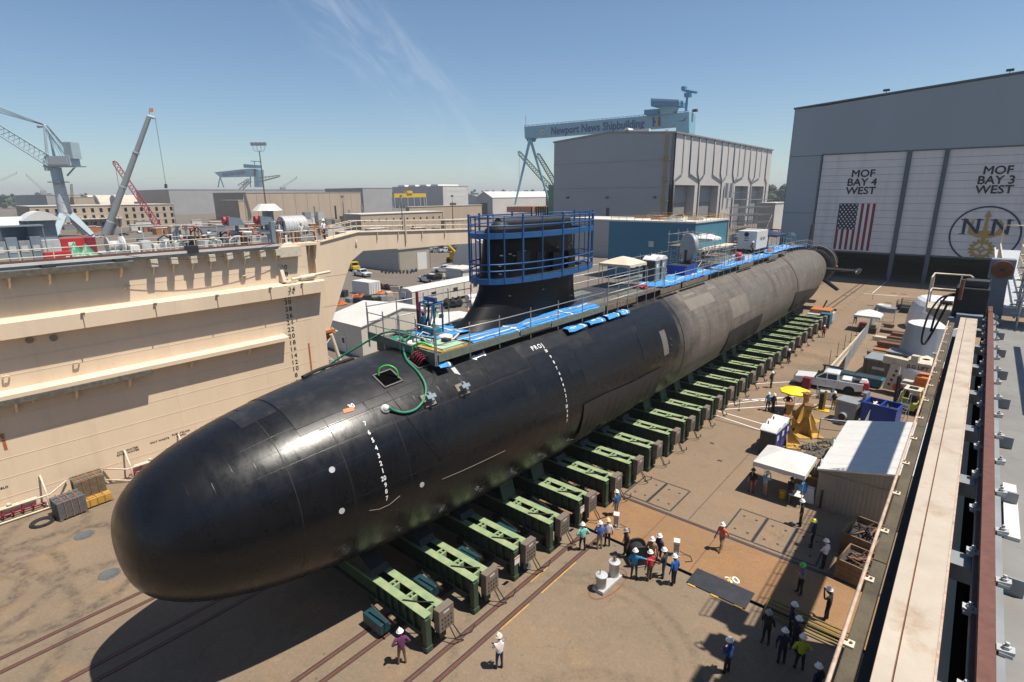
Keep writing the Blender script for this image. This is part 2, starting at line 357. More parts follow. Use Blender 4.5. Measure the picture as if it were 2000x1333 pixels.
ARCS = [(-37.5, -1, 3.2, .5, .8), (-37.2, -.6, 4.4, .4, .7), (-36, 3, 4.8, .5, .75), (-40, 7, 5.6, .5, .6), (-33, -3, 6.5, .45, .6), (-42, 3, 3., .4, .6), (-11, 17, 5.4, .3, .35), (-11.3, 16.7, 4.9, .25, .3), (-6, 12, 6, .4, .35)]
ground_mat('deck_concrete', (.222, .165, .112), (.166, .13, .095), (.262, .168, .09), .09, ARCS)
ground_mat('rust_concrete', (.275, .155, .073), (.225, .135, .075), (.30, .13, .048), .22, ((-7.6, 25.5, .6, .5, .4),))
ground_mat('yard_concrete', (.232, .163, .106), (.186, .138, .096), (.275, .172, .098), .06, [(-13, 58, 5, 1.2, .35), (-14.5, 72, 3, 1.6, .5)])
ground_mat('asphalt', (.165, .135, .108), (.13, .112, .095), (.20, .155, .115), .03)
# one big sheet with the open joint between dock and land cut into it
SX0, SX1, SY0, SY1 = -45, 6, 25.38, 25.62
FAR = 9000
b = B(); z = -.004
for q in ((-FAR, FAR, -FAR, SY0), (-FAR, SX0, SY0, SY1), (SX1, FAR, SY0, SY1), (-FAR, FAR, SY1, FAR)):
    b.quad((q[0], q[2], z), (q[1], q[2], z), (q[1], q[3], z), (q[0], q[3], z))
b.quad((SX0, SY0, -.7), (SX1, SY0, -.7), (SX1, SY1, -.7), (SX0, SY1, -.7), m=1)
b.quad((SX0, SY0, z), (SX1, SY0, z), (SX1, SY0, -.7), (SX0, SY0, -.7), m=1); b.quad((SX0, SY1, z), (SX0, SY1, -.7), (SX1, SY1, -.7), (SX1, SY1, z), m=1)
ground = b.obj('ground', ['asphalt', 'dark'], kind='structure', fix=False)
def sheet(name, m, x0, x1, y0, y1, z): return B().quad((x0, y0, z), (x1, y0, z), (x1, y1, z), (x0, y1, z)).obj(name, m, kind='structure', fix=False)
deck = sheet('dock_deck', 'deck_concrete', -46, 30, -60, 25.36, .0)
strip = sheet('transfer_strip', 'rust_concrete', -33, 4, 25.66, 30.0, .0)
yard = sheet('yard', 'yard_concrete', -33, 60, 30.0, 152, -.0005)
pr_ = ground
for x in (-15.6, -14.65, -19.3, -18.38, -30.62, -29.62, -26.88, -25.9):
    y1 = 25.3 if x > -16 or x < -29 else 150
    for (a, c) in ((-40, 25.3), (25.7, 150)):
        if a > 0 and (x > -16 or x < -29): continue
        B().bx(x-.065, x+.065, a, c, .001, .014, 0).bx(x-.14, x-.075, a, c, .0005, .006, 1).bx(x+.075, x+.13, a, c, .0005, .006, 1).obj('rail', ['rustrail', 'dark'], deck)
# painted yellow / white edge on near rail
for (x, y0, y1) in ((-14.5, 16, 18.2), (-14.5, 19.2, 22.4), (-15.45, 19.5, 21.)):
    B().bx(x, x+.07, y0, y1, .004, .007).obj('yellow_stripe', 'yellow_dirty', deck)
# groove and lifting plates on the transfer strip
b = B().bx(-16.2, -1, 30.02, 30.16, .001, .008, 0).bx(-16.2, -1, 30.24, 30.3, .001, .006, 0).bx(-16.2, -1, 30.16, 30.24, .001, .004, 1); b.obj('groove', ['dark', 'rustrail'], yard)
def plate(x0, x1, y0, y1):
    B().bx(x0, x1, y0, y1, .002, .011).obj('deck_plate', 'yard_concrete', yard)
    f = B()
    for q in ((x0-.12, x0-.02, y0-.1, y1+.1), (x1+.02, x1+.12, y0-.1, y1+.1), (x0, x1, y0-.12, y0-.02), (x0, x1, y1+.02, y1+.12)): f.bx(*q, .001, .007)
    f.obj('plate_frame', 'dark', yard)
    h = B()
    for a in (.25, .75):
        for c in (.22, .78):
            h.tube((x0+(x1-x0)*a, y0+(y1-y0)*c, .01), (x0+(x1-x0)*a, y0+(y1-y0)*c, .016), .09, n=10)
    h.obj('plate_bolts', 'dark', yard)
for k in range(2): plate(-15.9+1.72*k, -14.4+1.72*k, 30.62, 33.7)
for k in range(3): plate(-9.1+1.72*k, -7.6+1.72*k, 30.62, 33.7)
# joints of the concrete slabs
b = B()
for x in (-11.3,): b.bx(x-.02, x+.02, 30.4, 60, .0015, .003)
for y in (47.2, 60.4, 83): b.bx(-16, -4.5, y-.05, y+.05, .0015, .0035)
b.bx(-9.3, -9.27, 25.7, 30, .0015, .003); b.bx(-12.6, -12.57, 25.7, 30, .0015, .003)
b.obj('slab_joint', 'dark', yard)
b = B()
for k in range(14): b.bx(-16.9, -16.5, 96+3.1*k, 96.25+3.1*k, .003, .007)
b.obj('floor_sockets', 'dark', yard)
b = B()
for (px, py) in ((1522, 890), (1405, 900), (1390, 866), (1440, 1010), (1500, 862)):
    c = G(px, py); b.bx(c.x-.15, c.x+.2, c.y-.12, c.y+.12, .003, .008)
for (px, py) in ((1700, 597), (1720, 612), (1745, 573), (1665, 571), (1650, 578), (1735, 592), (1765, 575), (1770, 590)):
    c = G(px, py); b.bx(c.x-.5, c.x+.5, c.y-.35, c.y+.35, .003, .008)
b.obj('floor_cover', 'dark', yard)
# painted bay lines
b = B()
for px, py, qx, qy in ((1404, 792, 1545, 775), (1410, 800, 1560, 790), (1402, 803, 1530, 840), (1400, 812, 1500, 845), (1450, 782, 1620, 770), (1430, 778, 1700, 800), (1440, 752, 1560, 745), (1704, 573, 1735, 547), (1712, 576, 1775, 580)):
    p, q = G(px, py, .004), G(qx, qy, .004); d = (q-p).normalized(); nn = Vector((-d.y, d.x, 0))*.055
    b.quad(p-nn, q-nn, q+nn, p+nn)
b.obj('painted_line', 'paint_white', yard, fix=False)
b = B()
for k in range(9):
    p = G(1690+k*7.5, 574+k*.5, .004); b.bx(p.x-.3, p.x+.3, p.y-.1, p.y+.1, .003, .006)
b.obj('dashed_line', 'paint_white', yard)
text_obj('painted_number', '30', .75, 'paint_white', G(1431, 1134, .006), (.75, .66, 0), (-.66, .75, 0), strip, bold=.01)
p = G(1423, 1134); B().bx(p.x-.05, p.x+.05, p.y-.5, p.y+.35, .003, .007).obj('painted_line', 'yellow_dirty', strip)
# manhole covers on the deck
mat('iron', (.10, .105, .11), .7, var=.3, sc=6)
for i, (px, py) in enumerate(((165, 1046), (214, 1122), (1020, 1107))):
    c = G(px, py); q = B().lathe([(.52, 0), (.52, .02), (.44, .022), (.43, .012), (.05, .012)], c, 28); q.obj('manhole_cover', 'iron', deck)
# ================================================================ LEFT WING WALL OF THE DOCK
WX = -45.4
wing = thing('dock_wing_wall', 'tall cream steel wing wall of the dock with draft numbers, left of the submarine', 'dock wall', (WX, 0, 0))
def wc(b_, name, m): return b_.obj(name, m, wing, (-WX, 0, 0))
wc(B().bx(WX-9, WX, -60, 25.4, 0, 15.7).bx(WX-9, WX-1.2, 25.4, 26.6, 0, 15.7).bx(WX-1.2, WX, 25.4, 26.5, 0, 12.6), 'wall', 'cream')
wc(B().prism([(WX, 11.5), (WX+.85, 11.62), (WX+.85, 12.62), (WX+.75, 12.68), (WX, 12.8)], -60, 26.4), 'ledge', 'cream')
wc(B().prism([(WX, 7.75), (WX+.8, 7.85), (WX+.8, 8.15), (WX, 8.3)], -60, 22.5), 'ledge', 'cream')
for k in range(20):
    y = 25.6-4.25*k if k else 24.2
    wc(B().bx(WX+.85, WX+.95, y-.03, y+.03, 11.65, 12.66).bx(WX+.85, WX+1.02, y-.12, y+.12, 12.66, 12.70), 'ledge_stiffener', 'cream')
for y in (5.2, 9.6, 14.7, 19.2): wc(B().prism([(WX, 7.75), (WX+.7, 7.75), (WX+.1, 7.15), (WX, 7.1)], y-.04, y+.04), 'ledge_gusset', 'cream')
# weld seams of the plating
for zz in (14.0, 10.2, 9.2, 6.6, 5.2, 3.9, 2.6, 1.3): wc(B().bx(WX-.01, WX+.012, -60, 25.3, zz-.02, zz+.02), 'weld_seam', 'cream')
for yy in (-8, -1, 6.5, 13.5, 20.6): wc(B().bx(WX-.01, WX+.01, yy-.02, yy+.02, .2, 11.4), 'weld_seam', 'cream')
# top edge: rail girder, rust rail, kerb
wc(B().bx(WX-.9, WX+.25, -60, 22.9, 15.7, 15.95), 'top_girder', 'grey_light')
wc(B().bx(WX-.02, WX+.62, -60, 22.9, 15.95, 16.02).bx(WX+.48, WX+.62, -60, 22.9, 16.02, 16.12), 'top_flange', 'white')
wc(B().bx(WX-.55, WX-.40, -60, 22.8, 15.98, 16.2), 'crane_rail', 'rustrail')
wc(B().bx(WX-9, WX-.95, -60, 26.6, 15.7, 15.8), 'top_deck', 'grey_light')
wc(B().bx(WX+.55, WX+.95, -60, 12.0, 15.35, 15.72), 'timber_fender', 'wood_grey')
wc(B().bx(WX, WX+.95, -60, 12.0, 15.72, 15.76).bx(WX, WX+.06, -60, 12.0, 15.3, 15.7), 'fender_shelf', 'grey_metal')
for k in range(16):
    y = 11.3-1.95*k
    wc(B().prism([(WX, 15.35), (WX+.7, 15.35), (WX+.35, 14.85), (WX, 14.6)], y-.06, y+.06), 'fender_bracket', 'cream')
    if k % 2 == 0: wc(B().bx(WX+.2, WX+.95, y-.35, y+.35, 15.78, 15.9), 'fender_bolt_plate', 'dark')
for k in range(8):
    y = 13.3+1.31*k
    wc(B().bx(WX, WX+.75, y-.22, y+.22, 15.2, 15.72).prism([(WX, 15.2), (WX+.5, 15.2), (WX+.1, 14.65), (WX, 14.6)], y-.05, y+.05), 'rail_bracket', 'cream2')
c = GX(375, 487, WX+.5); wc(B().bx(WX, WX+.8, c.y-.35, c.y+.35, c.z-.25, c.z+.25), 'vent_box', 'dark')
# timber on the lower ledge
wc(B().bx(WX+.5, WX+.95, -60, 11.9, 7.55, 7.9), 'timber_fender', 'wood_grey')
for k in range(8):
    y = 10.5-3.1*k; wc(B().prism([(WX, 7.55), (WX+.8, 7.55), (WX+.45, 6.95), (WX, 6.7)], y-.07, y+.07), 'fender_bracket', 'cream')
# small round vents and padeyes on the wall
for px, py in ((58, 664), (105, 660)):
    c = GX(px, py, WX); wc(B().lathe([(.30, -.02), (.30, .04), (.24, .05), (.22, -.01)], (WX, c.y, c.z), 18, axis='X').lathe([(.22, 0), (.2, .005)], (WX, c.y, c.z), 16, 1, axis='X'), 'wall_scupper', ['cream2', 'tan_dark'])
for px, py in ((148, 710), (11, 737), (247, 562), (475, 541)):
    c = GX(px, py, WX); wc(B().path([(WX, c.y-.16, c.z-.1), (WX+.2, c.y-.14, c.z+.05), (WX+.24, c.y, c.z+.12), (WX+.2, c.y+.14, c.z+.05), (WX, c.y+.16, c.z-.1)], .05), 'padeye', 'cream2')
# hanging wire
a, d = GX(238, 498, WX+.9), GX(545, 472, WX+.9); pts = []
for i in range(17):
    t = i/16; p = a.lerp(d, t); p.z -= 1.05*4*t*(1-t)*.75; pts.append(p)
wc(B().path(pts, .022, 5), 'hanging_cable', 'dark')
# draft numbers
for k in range(18):
    ft = 40-2*k; zz = 14.06-(40-ft)*.3048
    xx = WX+.012
    if ft == 34: xx = WX+.962
    yy = 23.15
    if ft in (32,): xx = WX+.012; zz -= .1
    wc_o = text_obj('draft_number', str(ft), .55, 'ink', (xx, yy, zz), (0, 1, 0), (0, 0, 1), wing, spacing=1.25, bold=.012); wc_o.location = (-WX, 0, 0)
for px, py, t in ((250, 882, 'CITY WATER\nRIVER WATER'), (312, 861, 'OILY WASTE'), (354, 848, 'FUEL TRUCK\nCONN.'), (2, 955, 'SHIELD')):
    c = GX(px, py, WX+.01); o = text_obj('stencil', t, .20, 'ink', c, (0, 1, 0), (0, 0, 1), wing, bold=.008, spacing=1.15); o.location = (-WX, 0, 0)
c = GX(3, 852, WX); wc(B().bx(WX, WX+.07, c.y-.15, c.y+.12, c.z-.05, c.z+.12).bx(WX, WX+.005, c.y-.05, c.y+.12, c.z-1., c.z-.05), 'rust_lug', 'orange_rust')
wc(B().bx(WX-.02, WX+.03, 24.6, 24.75, .3, 7.0), 'rust_streak', 'orange_rust')
# railing on the wing top
def railing(name, label, pts, h=1.07, rails=(1., .55), sp=1.9, r=.028, m='white', cat='railing', group=None, mid=True):
    """posts and rails as parts; pts a polyline of base points"""
    t = thing(name, label, cat, pts[0], 0, group); o = Vector(pts[0])
    pm = B().tube((0, 0, 0), (0, 0, h), r, n=6).mesh('post'); pm.materials.append(M(m))
    for i in range(len(pts)-1):
        a, c = Vector(pts[i]), Vector(pts[i+1]); n = max(1, round((c-a).length/sp))
        for k in range(n+(i == len(pts)-2)): link('post', pm, t, a.lerp(c, k/n)-o)
    for f in rails:
        B().path([Vector(p)-o+Vector((0, 0, h*f)) for p in pts], r, 6).obj('rail', m, t)
    return t
zt = 15.8
railing('guard_rail', 'long cream guard rail along the top of the dock wing wall', [(WX-1.15, -30, zt), (WX-1.15, 22, zt)], 1.0, (1., .5), 1.75, .035, 'cream2')
railing('guard_rail', 'grey pipe railing behind the cream one on the dock wing, by the valves', [(WX-4.4, 13, zt), (WX-4.4, 24, zt)], 2.0, (1., .55, .3), 1.3, .03, 'grey_light')
# ---------------- arm with the bent plate girder at the end of the wing
arm = thing('bridge_arm', 'bent cream plate girder arm reaching from the end of the wing wall', 'bridge arm', (-46, 26.5, 0))
AX = -46.
prof = [(26.5, 7.7), (27.3, 7.7), (29.6, 12.6), (30.3, 13.9), (31.7, 14.75), (47.5, 14.4), (47.5, 16.0), (31.2, 16.55), (27.2, 15.9), (26.5, 15.9)]
ao = (46, -26.5, 0)
B().prism(prof, AX-1.0, AX, 'X').obj('web', 'cream', arm, ao)
B().prism([(31.2, 16.55), (47.5, 16.0), (47.5, 16.08), (31.2, 16.63), (27.2, 15.98), (27.2, 15.9)], AX-1.15, AX+.12, 'X').obj('top_flange', 'cream', arm, ao)
for y0, y1, zz in ((33.4, 33.46, 16.4), (36, 36.06, 16.3), (39.2, 39.26, 16.2), (42.5, 42.56, 16.1)): B().bx(AX, AX+.14, y0, y1, zz-.7, zz).obj('stiffener', 'cream', arm, ao)
B().tube((AX+.1, 37, 15.2), (AX+.1, 37, 18.0), .09, n=8).obj('post', 'cream2', arm, ao)
B().path([(AX+.02, 31.0, 15.9), (AX+.12, 30.9, 15.5), (AX+.02, 31.0, 15.2)], .04).obj('padeye', 'cream2', arm, ao)
B().bx(AX, AX+.008, 27.3, 29.8, 12.7, 12.73).bx(AX, AX+.008, 26.6, 28.2, 9.9, 9.93).obj('weld_seam', 'tan_dark', arm, ao)
B().bx(AX-1.2, AX+.25, 26.3, 27.7, 7.45, 7.7).prism([(26.0, 7.3), (28., 7.3), (26.4, 6.4), (26.0, 6.4)], AX-.6, AX, 'X').obj('bearing_shelf', 'orange_rust', arm, ao)
B().tube((AX+.3, 27.2, 7.3), (AX+.9, 28.6, .2), .18, n=10).lathe([(.26, 0), (.26, .2)], (AX+.6, 27.9, 3.6), 12).obj('strut', 'cream2', arm, ao)
B().bx(AX-1.1, AX+.5, 23.2, 26.8, 15.75, 15.95).prism([(AX+.5, 15.75), (AX, 15.75), (AX, 14.6)], 24.2, 24.3).prism([(AX+.5, 15.75), (AX, 15.75), (AX, 14.6)], 25.8, 25.9).obj('landing', 'cream', arm, ao)
B().cbox(AX+.3, AX+1.2, 22.6, 24.6, 14.95, 15.85, .05).obj('junction_box', 'cream2', arm, ao)
B().tube((AX+.9, 23.6, 13.0), (AX+1.1, 27.2, 13.3), .13, n=8).tube((AX+.9, 24.4, 13.0), (AX+1.1, 25.6, 13.1), .26, n=10).bx(AX+.5, AX+1.2, 22.9, 23.9, 12.75, 12.9).obj('hydraulic_ram', 'cream2', arm, ao)
B().prism([(AX+.55, 12.7), (AX+1.2, 12.9), (AX+.6, 14.4), (AX+.55, 15)], 22.7, 23.).obj('gusset', 'cream2', arm, ao)
railing('guard_rail', 'cream guard rail along the top of the bridge arm', [(AX-.1, 27.4, 16.0), (AX-.1, 31.2, 16.6), (AX-.1, 47.3, 16.05)], 1.05, (1., .5), 1.5, .035, 'cream2')
railing('guard_rail', 'cream guard rail on the far side of the bridge arm', [(AX-1.0, 27.4, 16.0), (AX-1.0, 31.2, 16.6), (AX-1.0, 47.3, 16.05)], 1.05, (1., .5), 1.5, .035, 'cream2')
railing('guard_rail', 'cream guard rail round the landing at the end of the wing wall', [(AX+.4, 23.3, 15.95), (AX+.4, 26.7, 15.95)], 1.05, (1., .5), 1.0, .035, 'cream2')
# stair from the wing to the ground behind the arm
st = thing('steel_stair', 'cream steel stair zigzagging down behind the bridge arm', 'stairs', (-47.5, 27, 0))
for i in range(9):
    z0, z1 = (i % 2), 0
    for side in (0, .9): B().tube((-1.0+side*1., 0 if i % 2 else 1.9, i*1.75), (-1.0+side*1., 1.9 if i % 2 else 0, i*1.75+1.75), .06, n=6).obj('stringer', 'cream2', st)
    B().bx(-1.1, .1, -.1 if i % 2 == 0 else 1.8, .1 if i % 2 == 0 else 2., i*1.75+1.7, i*1.75+1.78).obj('landing', 'cream2', st)
    for k in range(7):
        t = k/7; yy = (1.9*t if i % 2 else 1.9*(1-t)); B().bx(-1., -.1, yy-.1, yy+.1, i*1.75+1.75*t, i*1.75+1.75*t+.04).obj('tread', 'grey_light', st)
# bent pipe guards at the foot of the wing wall
def pipe_guard(y0, y1, lab, flip=1):
    t = thing('pipe_guard', lab, 'guard rail', (WX, y0, 0), 0, 'pipe guards at the wing wall'); L_ = y1-y0
    ys = [0, L_] if L_ < 4 else [0, L_/2, L_]
    for y in ys:
        B().path([(.05, y, 2.1), (.12, y+.02, 2.15), (.95, y+.05, 1.0), (1.0, y+.05, .15), (.9, y+.05, .08), (.1, y, .06)], .06).obj('hoop', 'cream2', t)
    for zz, xx in ((1.0, .95), (.12, 1.0)):
        B().path([(.1, -1.4, zz+.25), (xx, -.2, zz), (xx, L_+.2, zz), (.1, L_+1.3, zz+.25)], .055).obj('rail', 'cream2', t)
    vb = B()
    for k in range(int(L_/.5)):
        vb.tube((.25, .3+k*.5, .05), (.25, .3+k*.5, .5+.2*(k % 2)), .05, n=6).tube((.25, .3+k*.5, .35), (.5, .3+k*.5, .35), .07, n=8)
    vb.tube((.2, 0, .2), (.2, L_, .2), .08, n=8); vb.obj('valve_manifold', 'red_dark', t)
    B().tube((.15, .4, .75), (.15, L_-.4, .75), .06, n=6).lathe([(.0, 0), (.15, .01), (.15, .05), (0, .06)], (.3, L_*.4, .9), 12, axis='X').obj('pipe', 'cream2', t)
g = GX(15, 1000, WX); pipe_guard(1.6, 4.6, 'bent cream pipe guard nearest the left edge, before the brick-like bundles')
pipe_guard(9.4, 13.0, 'bent cream pipe guard under the CITY WATER stencil'); pipe_guard(15.0, 18.0, 'bent cream pipe guard under the FUEL TRUCK stencil, half behind the bow')
# ================================================================ SUBMARINE
HX, HZ, HR0, HY0, HN = -22.85, 7.04, 5.18, 3.92, 33.4
def hr(y):
    if y <= HY0: return 0.
    if y < HY0+HN: q = 1-(y-HY0)/HN; return HR0*(1-q**3.58)**(1/2.986)
    if y > 82: t = min(1., (y-82)/37.); return HR0*(1-t**2.4)
    return HR0
def hp(y, th, off=0.):
    r = hr(y)+off; return Vector((HX+r*math.sin(th), y, HZ+r*math.cos(th)))
def hnorm(y, th):
    dr = (hr(y+.05)-hr(y-.05))/.1; return Vector((math.sin(th), -dr, math.cos(th))).normalized()
def HR(px, py):
    d = ray(px, py).normalized(); t = 8.; o = Vector((0, 0, CAMZ)); best = None
    while t < 160:
        p = o+d*t; e = math.hypot(p.x-HX, p.z-HZ)-hr(p.y)
        if p.y > 118: break
        if best is None or e < best[0]: best = (e, p.y, math.atan2(p.x-HX, p.z-HZ))
        if e < 0: break
        t += .04
    return best[1], best[2]
def htop(y): return HZ+hr(y)
def hull_mat():
    m = bpy.data.materials.new('hull_coating'); m.use_nodes = True; MATS['hull'] = m
    n, l = m.node_tree.nodes, m.node_tree.links; b = n['Principled BSDF']
    g = n.new('ShaderNodeNewGeometry'); pos = g.outputs['Position']
    sep = n.new('ShaderNodeSeparateXYZ'); l.new(pos, sep.inputs[0])
    def nz(s, st=(1, 1, 1), d=8, r=.6):
        mp = n.new('ShaderNodeMapping'); mp.inputs['Scale'].default_value = st; l.new(pos, mp.inputs['Vector'])
        z = n.new('ShaderNodeTexNoise'); z.inputs['Scale'].default_value = s; z.inputs['Detail'].default_value = d; z.inputs['Roughness'].default_value = r; l.new(mp.outputs['Vector'], z.inputs['Vector']); return z.outputs['Fac']
    def mr(v, a, b_, c, d):
        q = n.new('ShaderNodeMapRange'); q.inputs['From Min'].default_value = a; q.inputs['From Max'].default_value = b_; q.inputs['To Min'].default_value = c; q.inputs['To Max'].default_value = d; l.new(v, q.inputs['Value']); return q.outputs['Result']
    def mx(f, A, C, mode='MIX'):
        q = n.new('ShaderNodeMix'); q.data_type = 'RGBA'; q.blend_type = mode
        if isinstance(f, (int, float)): q.inputs['Factor'].default_value = f
        else: l.new(f, q.inputs['Factor'])
        for nm, v in (('A', A), ('B', C)):
            if isinstance(v, tuple): q.inputs[nm].default_value = (*v, 1)
            else: l.new(v, q.inputs[nm])
        return q.outputs['Result']
    def ma(op, a, c):
        q = n.new('ShaderNodeMath'); q.operation = op
        for i, v in enumerate((a, c)):
            if isinstance(v, (int, float)): q.inputs[i].default_value = v
            else: l.new(v, q.inputs[i])
        return q.outputs[0]
    y = sep.outputs['Y']; z = sep.outputs['Z']
    black = (.0048, .0052, .0068); dust = (.175, .150, .125)
    # road dust: grows along the hull aft of the sail, with a wavering edge
    yy = ma('ADD', y, ma('MULTIPLY', ma('SUBTRACT', nz(.35, (1, 1, 1), 4), .5), 9.))
    f = ma('MULTIPLY', mr(yy, 41, 46, 0., 1), mr(nz(.5, (.5, 1.6, .5), 8, .7), .3, .7, .55, 1.))
    up = mr(z, 9.2, 12.0, 0., 1.)
    f2 = ma('MULTIPLY', ma('MULTIPLY', mr(yy, 14, 34, .05, .26), up), mr(nz(.8, (.7, 1.3, .7), 8, .7), .35, .65, .5, 1.2))
    f = ma('MAXIMUM', f, f2)
    c = mx(f, black, dust)
    c = mx(ma('MULTIPLY', mr(nz(1.1, (.35, 2.2, .35), 9, .7), .5, .75, 0, .5), mr(yy, 30, 60, .05, 1.)), c, (.055, .053, .054))
    c = mx(1., c, mr(nz(5, (1, .25, 1), 6, .7), .3, .7, .8, 1.15), 'MULTIPLY')
    # scuffs
    c = mx(mr(nz(2.6, (.25, 1.5, .25), 9, .8), .66, .74, 0, .35), c, (.03, .03, .032))
    # coating tiles: a staggered grid over length and girth
    th = n.new('ShaderNodeMath'); th.operation = 'ARCTAN2'; l.new(ma('SUBTRACT', sep.outputs['X'], HX), th.inputs[0]); l.new(ma('SUBTRACT', z, HZ), th.inputs[1])
    cb = n.new('ShaderNodeCombineXYZ'); l.new(y, cb.inputs[0]); l.new(ma('MULTIPLY', th.outputs[0], HR0), cb.inputs[1])
    bk = n.new('ShaderNodeTexBrick'); l.new(cb.outputs[0], bk.inputs['Vector']); bk.inputs['Scale'].default_value = 1.; bk.inputs['Brick Width'].default_value = 1.5; bk.inputs['Row Height'].default_value = .92; bk.inputs['Mortar Size'].default_value = .012; bk.inputs['Mortar Smooth'].default_value = .4
    bk.inputs['Color1'].default_value = (.91, .91, .91, 1); bk.inputs['Color2'].default_value = (1.07, 1.07, 1.07, 1); bk.inputs['Mortar'].default_value = (.6, .6, .6, 1)
    c = mx(1., c, bk.outputs['Color'], 'MULTIPLY')
    l.new(c, b.inputs['Base Color'])
    rg = mr(nz(1.3, (.6, 1.2, .6), 8, .7), .3, .7, .20, .40)
    rg = ma('ADD', rg, ma('MULTIPLY', f, .3)); l.new(rg, b.inputs['Roughness'])
    b.inputs['Specular IOR Level'].default_value = .40
    bp = n.new('ShaderNodeBump'); bp.inputs['Strength'].default_value = .22; bp.inputs['Distance'].default_value = .05; l.new(ma('SUBTRACT', nz(.9, (1, 1, 1), 6, .55), ma('MULTIPLY', bk.outputs['Fac'], .25)), bp.inputs['Height']); l.new(bp.outputs['Normal'], b.inputs['Normal'])
hull_mat()
mat('tile_dark', (.0085, .009, .0105), .33, var=.3, sc=1.2, dirt=(.022, .022, .024), damt=.6, dsc=1.5, spec=.4)
mat('tile_grey', (.019, .019, .0205), .36, var=.3, sc=1.2, dirt=(.045, .043, .041), damt=.7, dsc=1.2, spec=.4)
mat('tile_mid', (.128, .115, .102), .6, var=.25, sc=.9, dirt=(.13, .12, .11), damt=.7, dsc=.8)
mat('tile_dust', (.175, .152, .128), .7, var=.2, sc=.9, dirt=(.15, .13, .115), damt=.6, dsc=.7)
sub = thing('submarine', 'huge black submarine on green carriers with grey dusty stern', 'submarine', (HX, HY0, 0))
SO = (-HX, -HY0, 0)
def sc_(b_, name, m, fix=True, label=None, parent=None):
    return b_.obj(name, m, parent or sub, SO if parent is None else (0, 0, 0), label=label, fix=fix)
ys = [HY0+HN*(i/60)**2.2 for i in range(61)]+[40+i*2. for i in range(21)]+[82+i*.9 for i in range(1, 37)]
ys = sorted(set(round(v, 3) for v in ys if v <= 113.5)); b = B()
b.lathe([(max(hr(v), .001), v) for v in ys], (HX, 0, HZ), 128, axis='Y')
sc_(b, 'hull', 'hull')
def patch(name, m, y0, y1, a0, a1, off=.02, seg=None, label=None):
    a0, a1 = R_(a0), R_(a1); nu = max(2, int((y1-y0)/1.2)); nv = max(2, int((a1-a0)/R_(3)))
    b = B(); b.grid(lambda u, v: hp(y0+(y1-y0)*u, a0+(a1-a0)*v, off), nu, nv)
    # thin edge skirt so that the tile stands proud
    for fn in (lambda t: (y0+(y1-y0)*t, a0), lambda t: (y0+(y1-y0)*t, a1)):
        b.grid(lambda u, v: hp(*fn(u), off*(1-v)-.01*v), nu, 1, sm=False)
    for fn in (lambda t: (y0, a0+(a1-a0)*t), lambda t: (y1, a0+(a1-a0)*t)):
        b.grid(lambda u, v: hp(*fn(u), off*(1-v)-.01*v), nv, 1, sm=False)
    return sc_(b, name, m, label=label)
# raised casing and coating panels; angles from the top towards the near side
rr = random.Random(3)
patch('tile_panel', 'tile_grey', 10.2, 24.5, -50, 33, .03)
for (y0, y1, a0, a1, m) in ((8.6, 10.1, -8, 14, 'tile_grey'), (10.2, 13.3, 33.2, 38, 'tile_dark'), (13.4, 20.6, 33.2, 38.6, 'tile_dark'),
        (20.7, 23.5, 33.2, 50, 'tile_dark'), (23.6, 30.6, 30, 44, 'tile_grey'), (30.8, 36.5, 32, 50, 'tile_dark'), (36.6, 42.4, 36, 55, 'tile_dark'),
        (24, 28, 44.5, 56, 'tile_dark'), (36, 42.5, 55.5, 80, 'tile_dark'), (28.2, 35.8, 50.5, 78, 'tile_dark'),
        (60, 66, 48, 78, 'tile_mid'), (66.2, 69, 46, 72, 'tile_mid'), (46, 52, 44, 56, 'tile_dust'), (80.5, 90, 42, 66, 'tile_mid'),
        (55, 60, 60, 82, 'tile_dust'), (90.5, 96, 46, 70, 'tile_mid'), (46.5, 49, 38, 41, 'tile_dust'), (52, 54, 39, 42, 'tile_dust'), (70, 79, 40, 46, 'tile_mid')):
    patch('tile_panel', m, y0, y1, a0, a1, .012+.006*rr.random())
for k in range(6):
    y = 22.5+k*2.05+rr.uniform(-.4, .4); a = rr.uniform(40, 62)
    patch('tile_panel', 'tile_dark', y, y+rr.uniform(.7, 1.6), a, a+rr.uniform(6, 16), .006+.003*rr.random())
# hoop seams
def hoop(y, a0=-110, a1=125, w_=.035, m='black', name='hoop_seam', off=.012):
    b = B(); b.grid(lambda u, v: hp(y+(v-.5)*w_, R_(a0+(a1-a0)*u), off if 0 < v < 1 or True else 0), 60, 1); return sc_(b, name, m)
for y in (9.2, 11.4, 14.2, 26.5, 30.7, 34.2, 36.55, 39.5, 49, 54.5, 60.0, 70, 90, 96): hoop(y, w_=.03)
hoop(43.2, w_=.12, off=.03); hoop(79.8, w_=.16, off=.04); hoop(101, w_=.12, off=.03)
for a in (33.1, 39, 52, 83): sc_(B().grid(lambda u, v: hp(11+(42-11)*u, R_(a)+(v-.5)*.006, .011), 26, 1), 'length_seam', 'black')
for a in (50, 66, 84): sc_(B().grid(lambda u, v: hp(44+(100-44)*u, R_(a)+(v-.5)*.006, .011), 40, 1), 'length_seam', 'tile_mid')
# bare damage patch at the main seam
y_, a_ = HR(1303, 672); patch('bare_patch', 'tile_mid', y_-.8, y_+.1, math.degrees(a_)-13, math.degrees(a_)+9, .02)
for (px, py) in ((1309, 664), (1310, 676)):
    q = HR(px, py); p = hp(*q, .02); sc_(B().lathe([(0, 0), (.12, .0), (.14, .04), (0, .05)], p, 10, rot=hnorm(*q).to_track_quat('Z', 'Y').to_matrix()), 'opening', 'black')
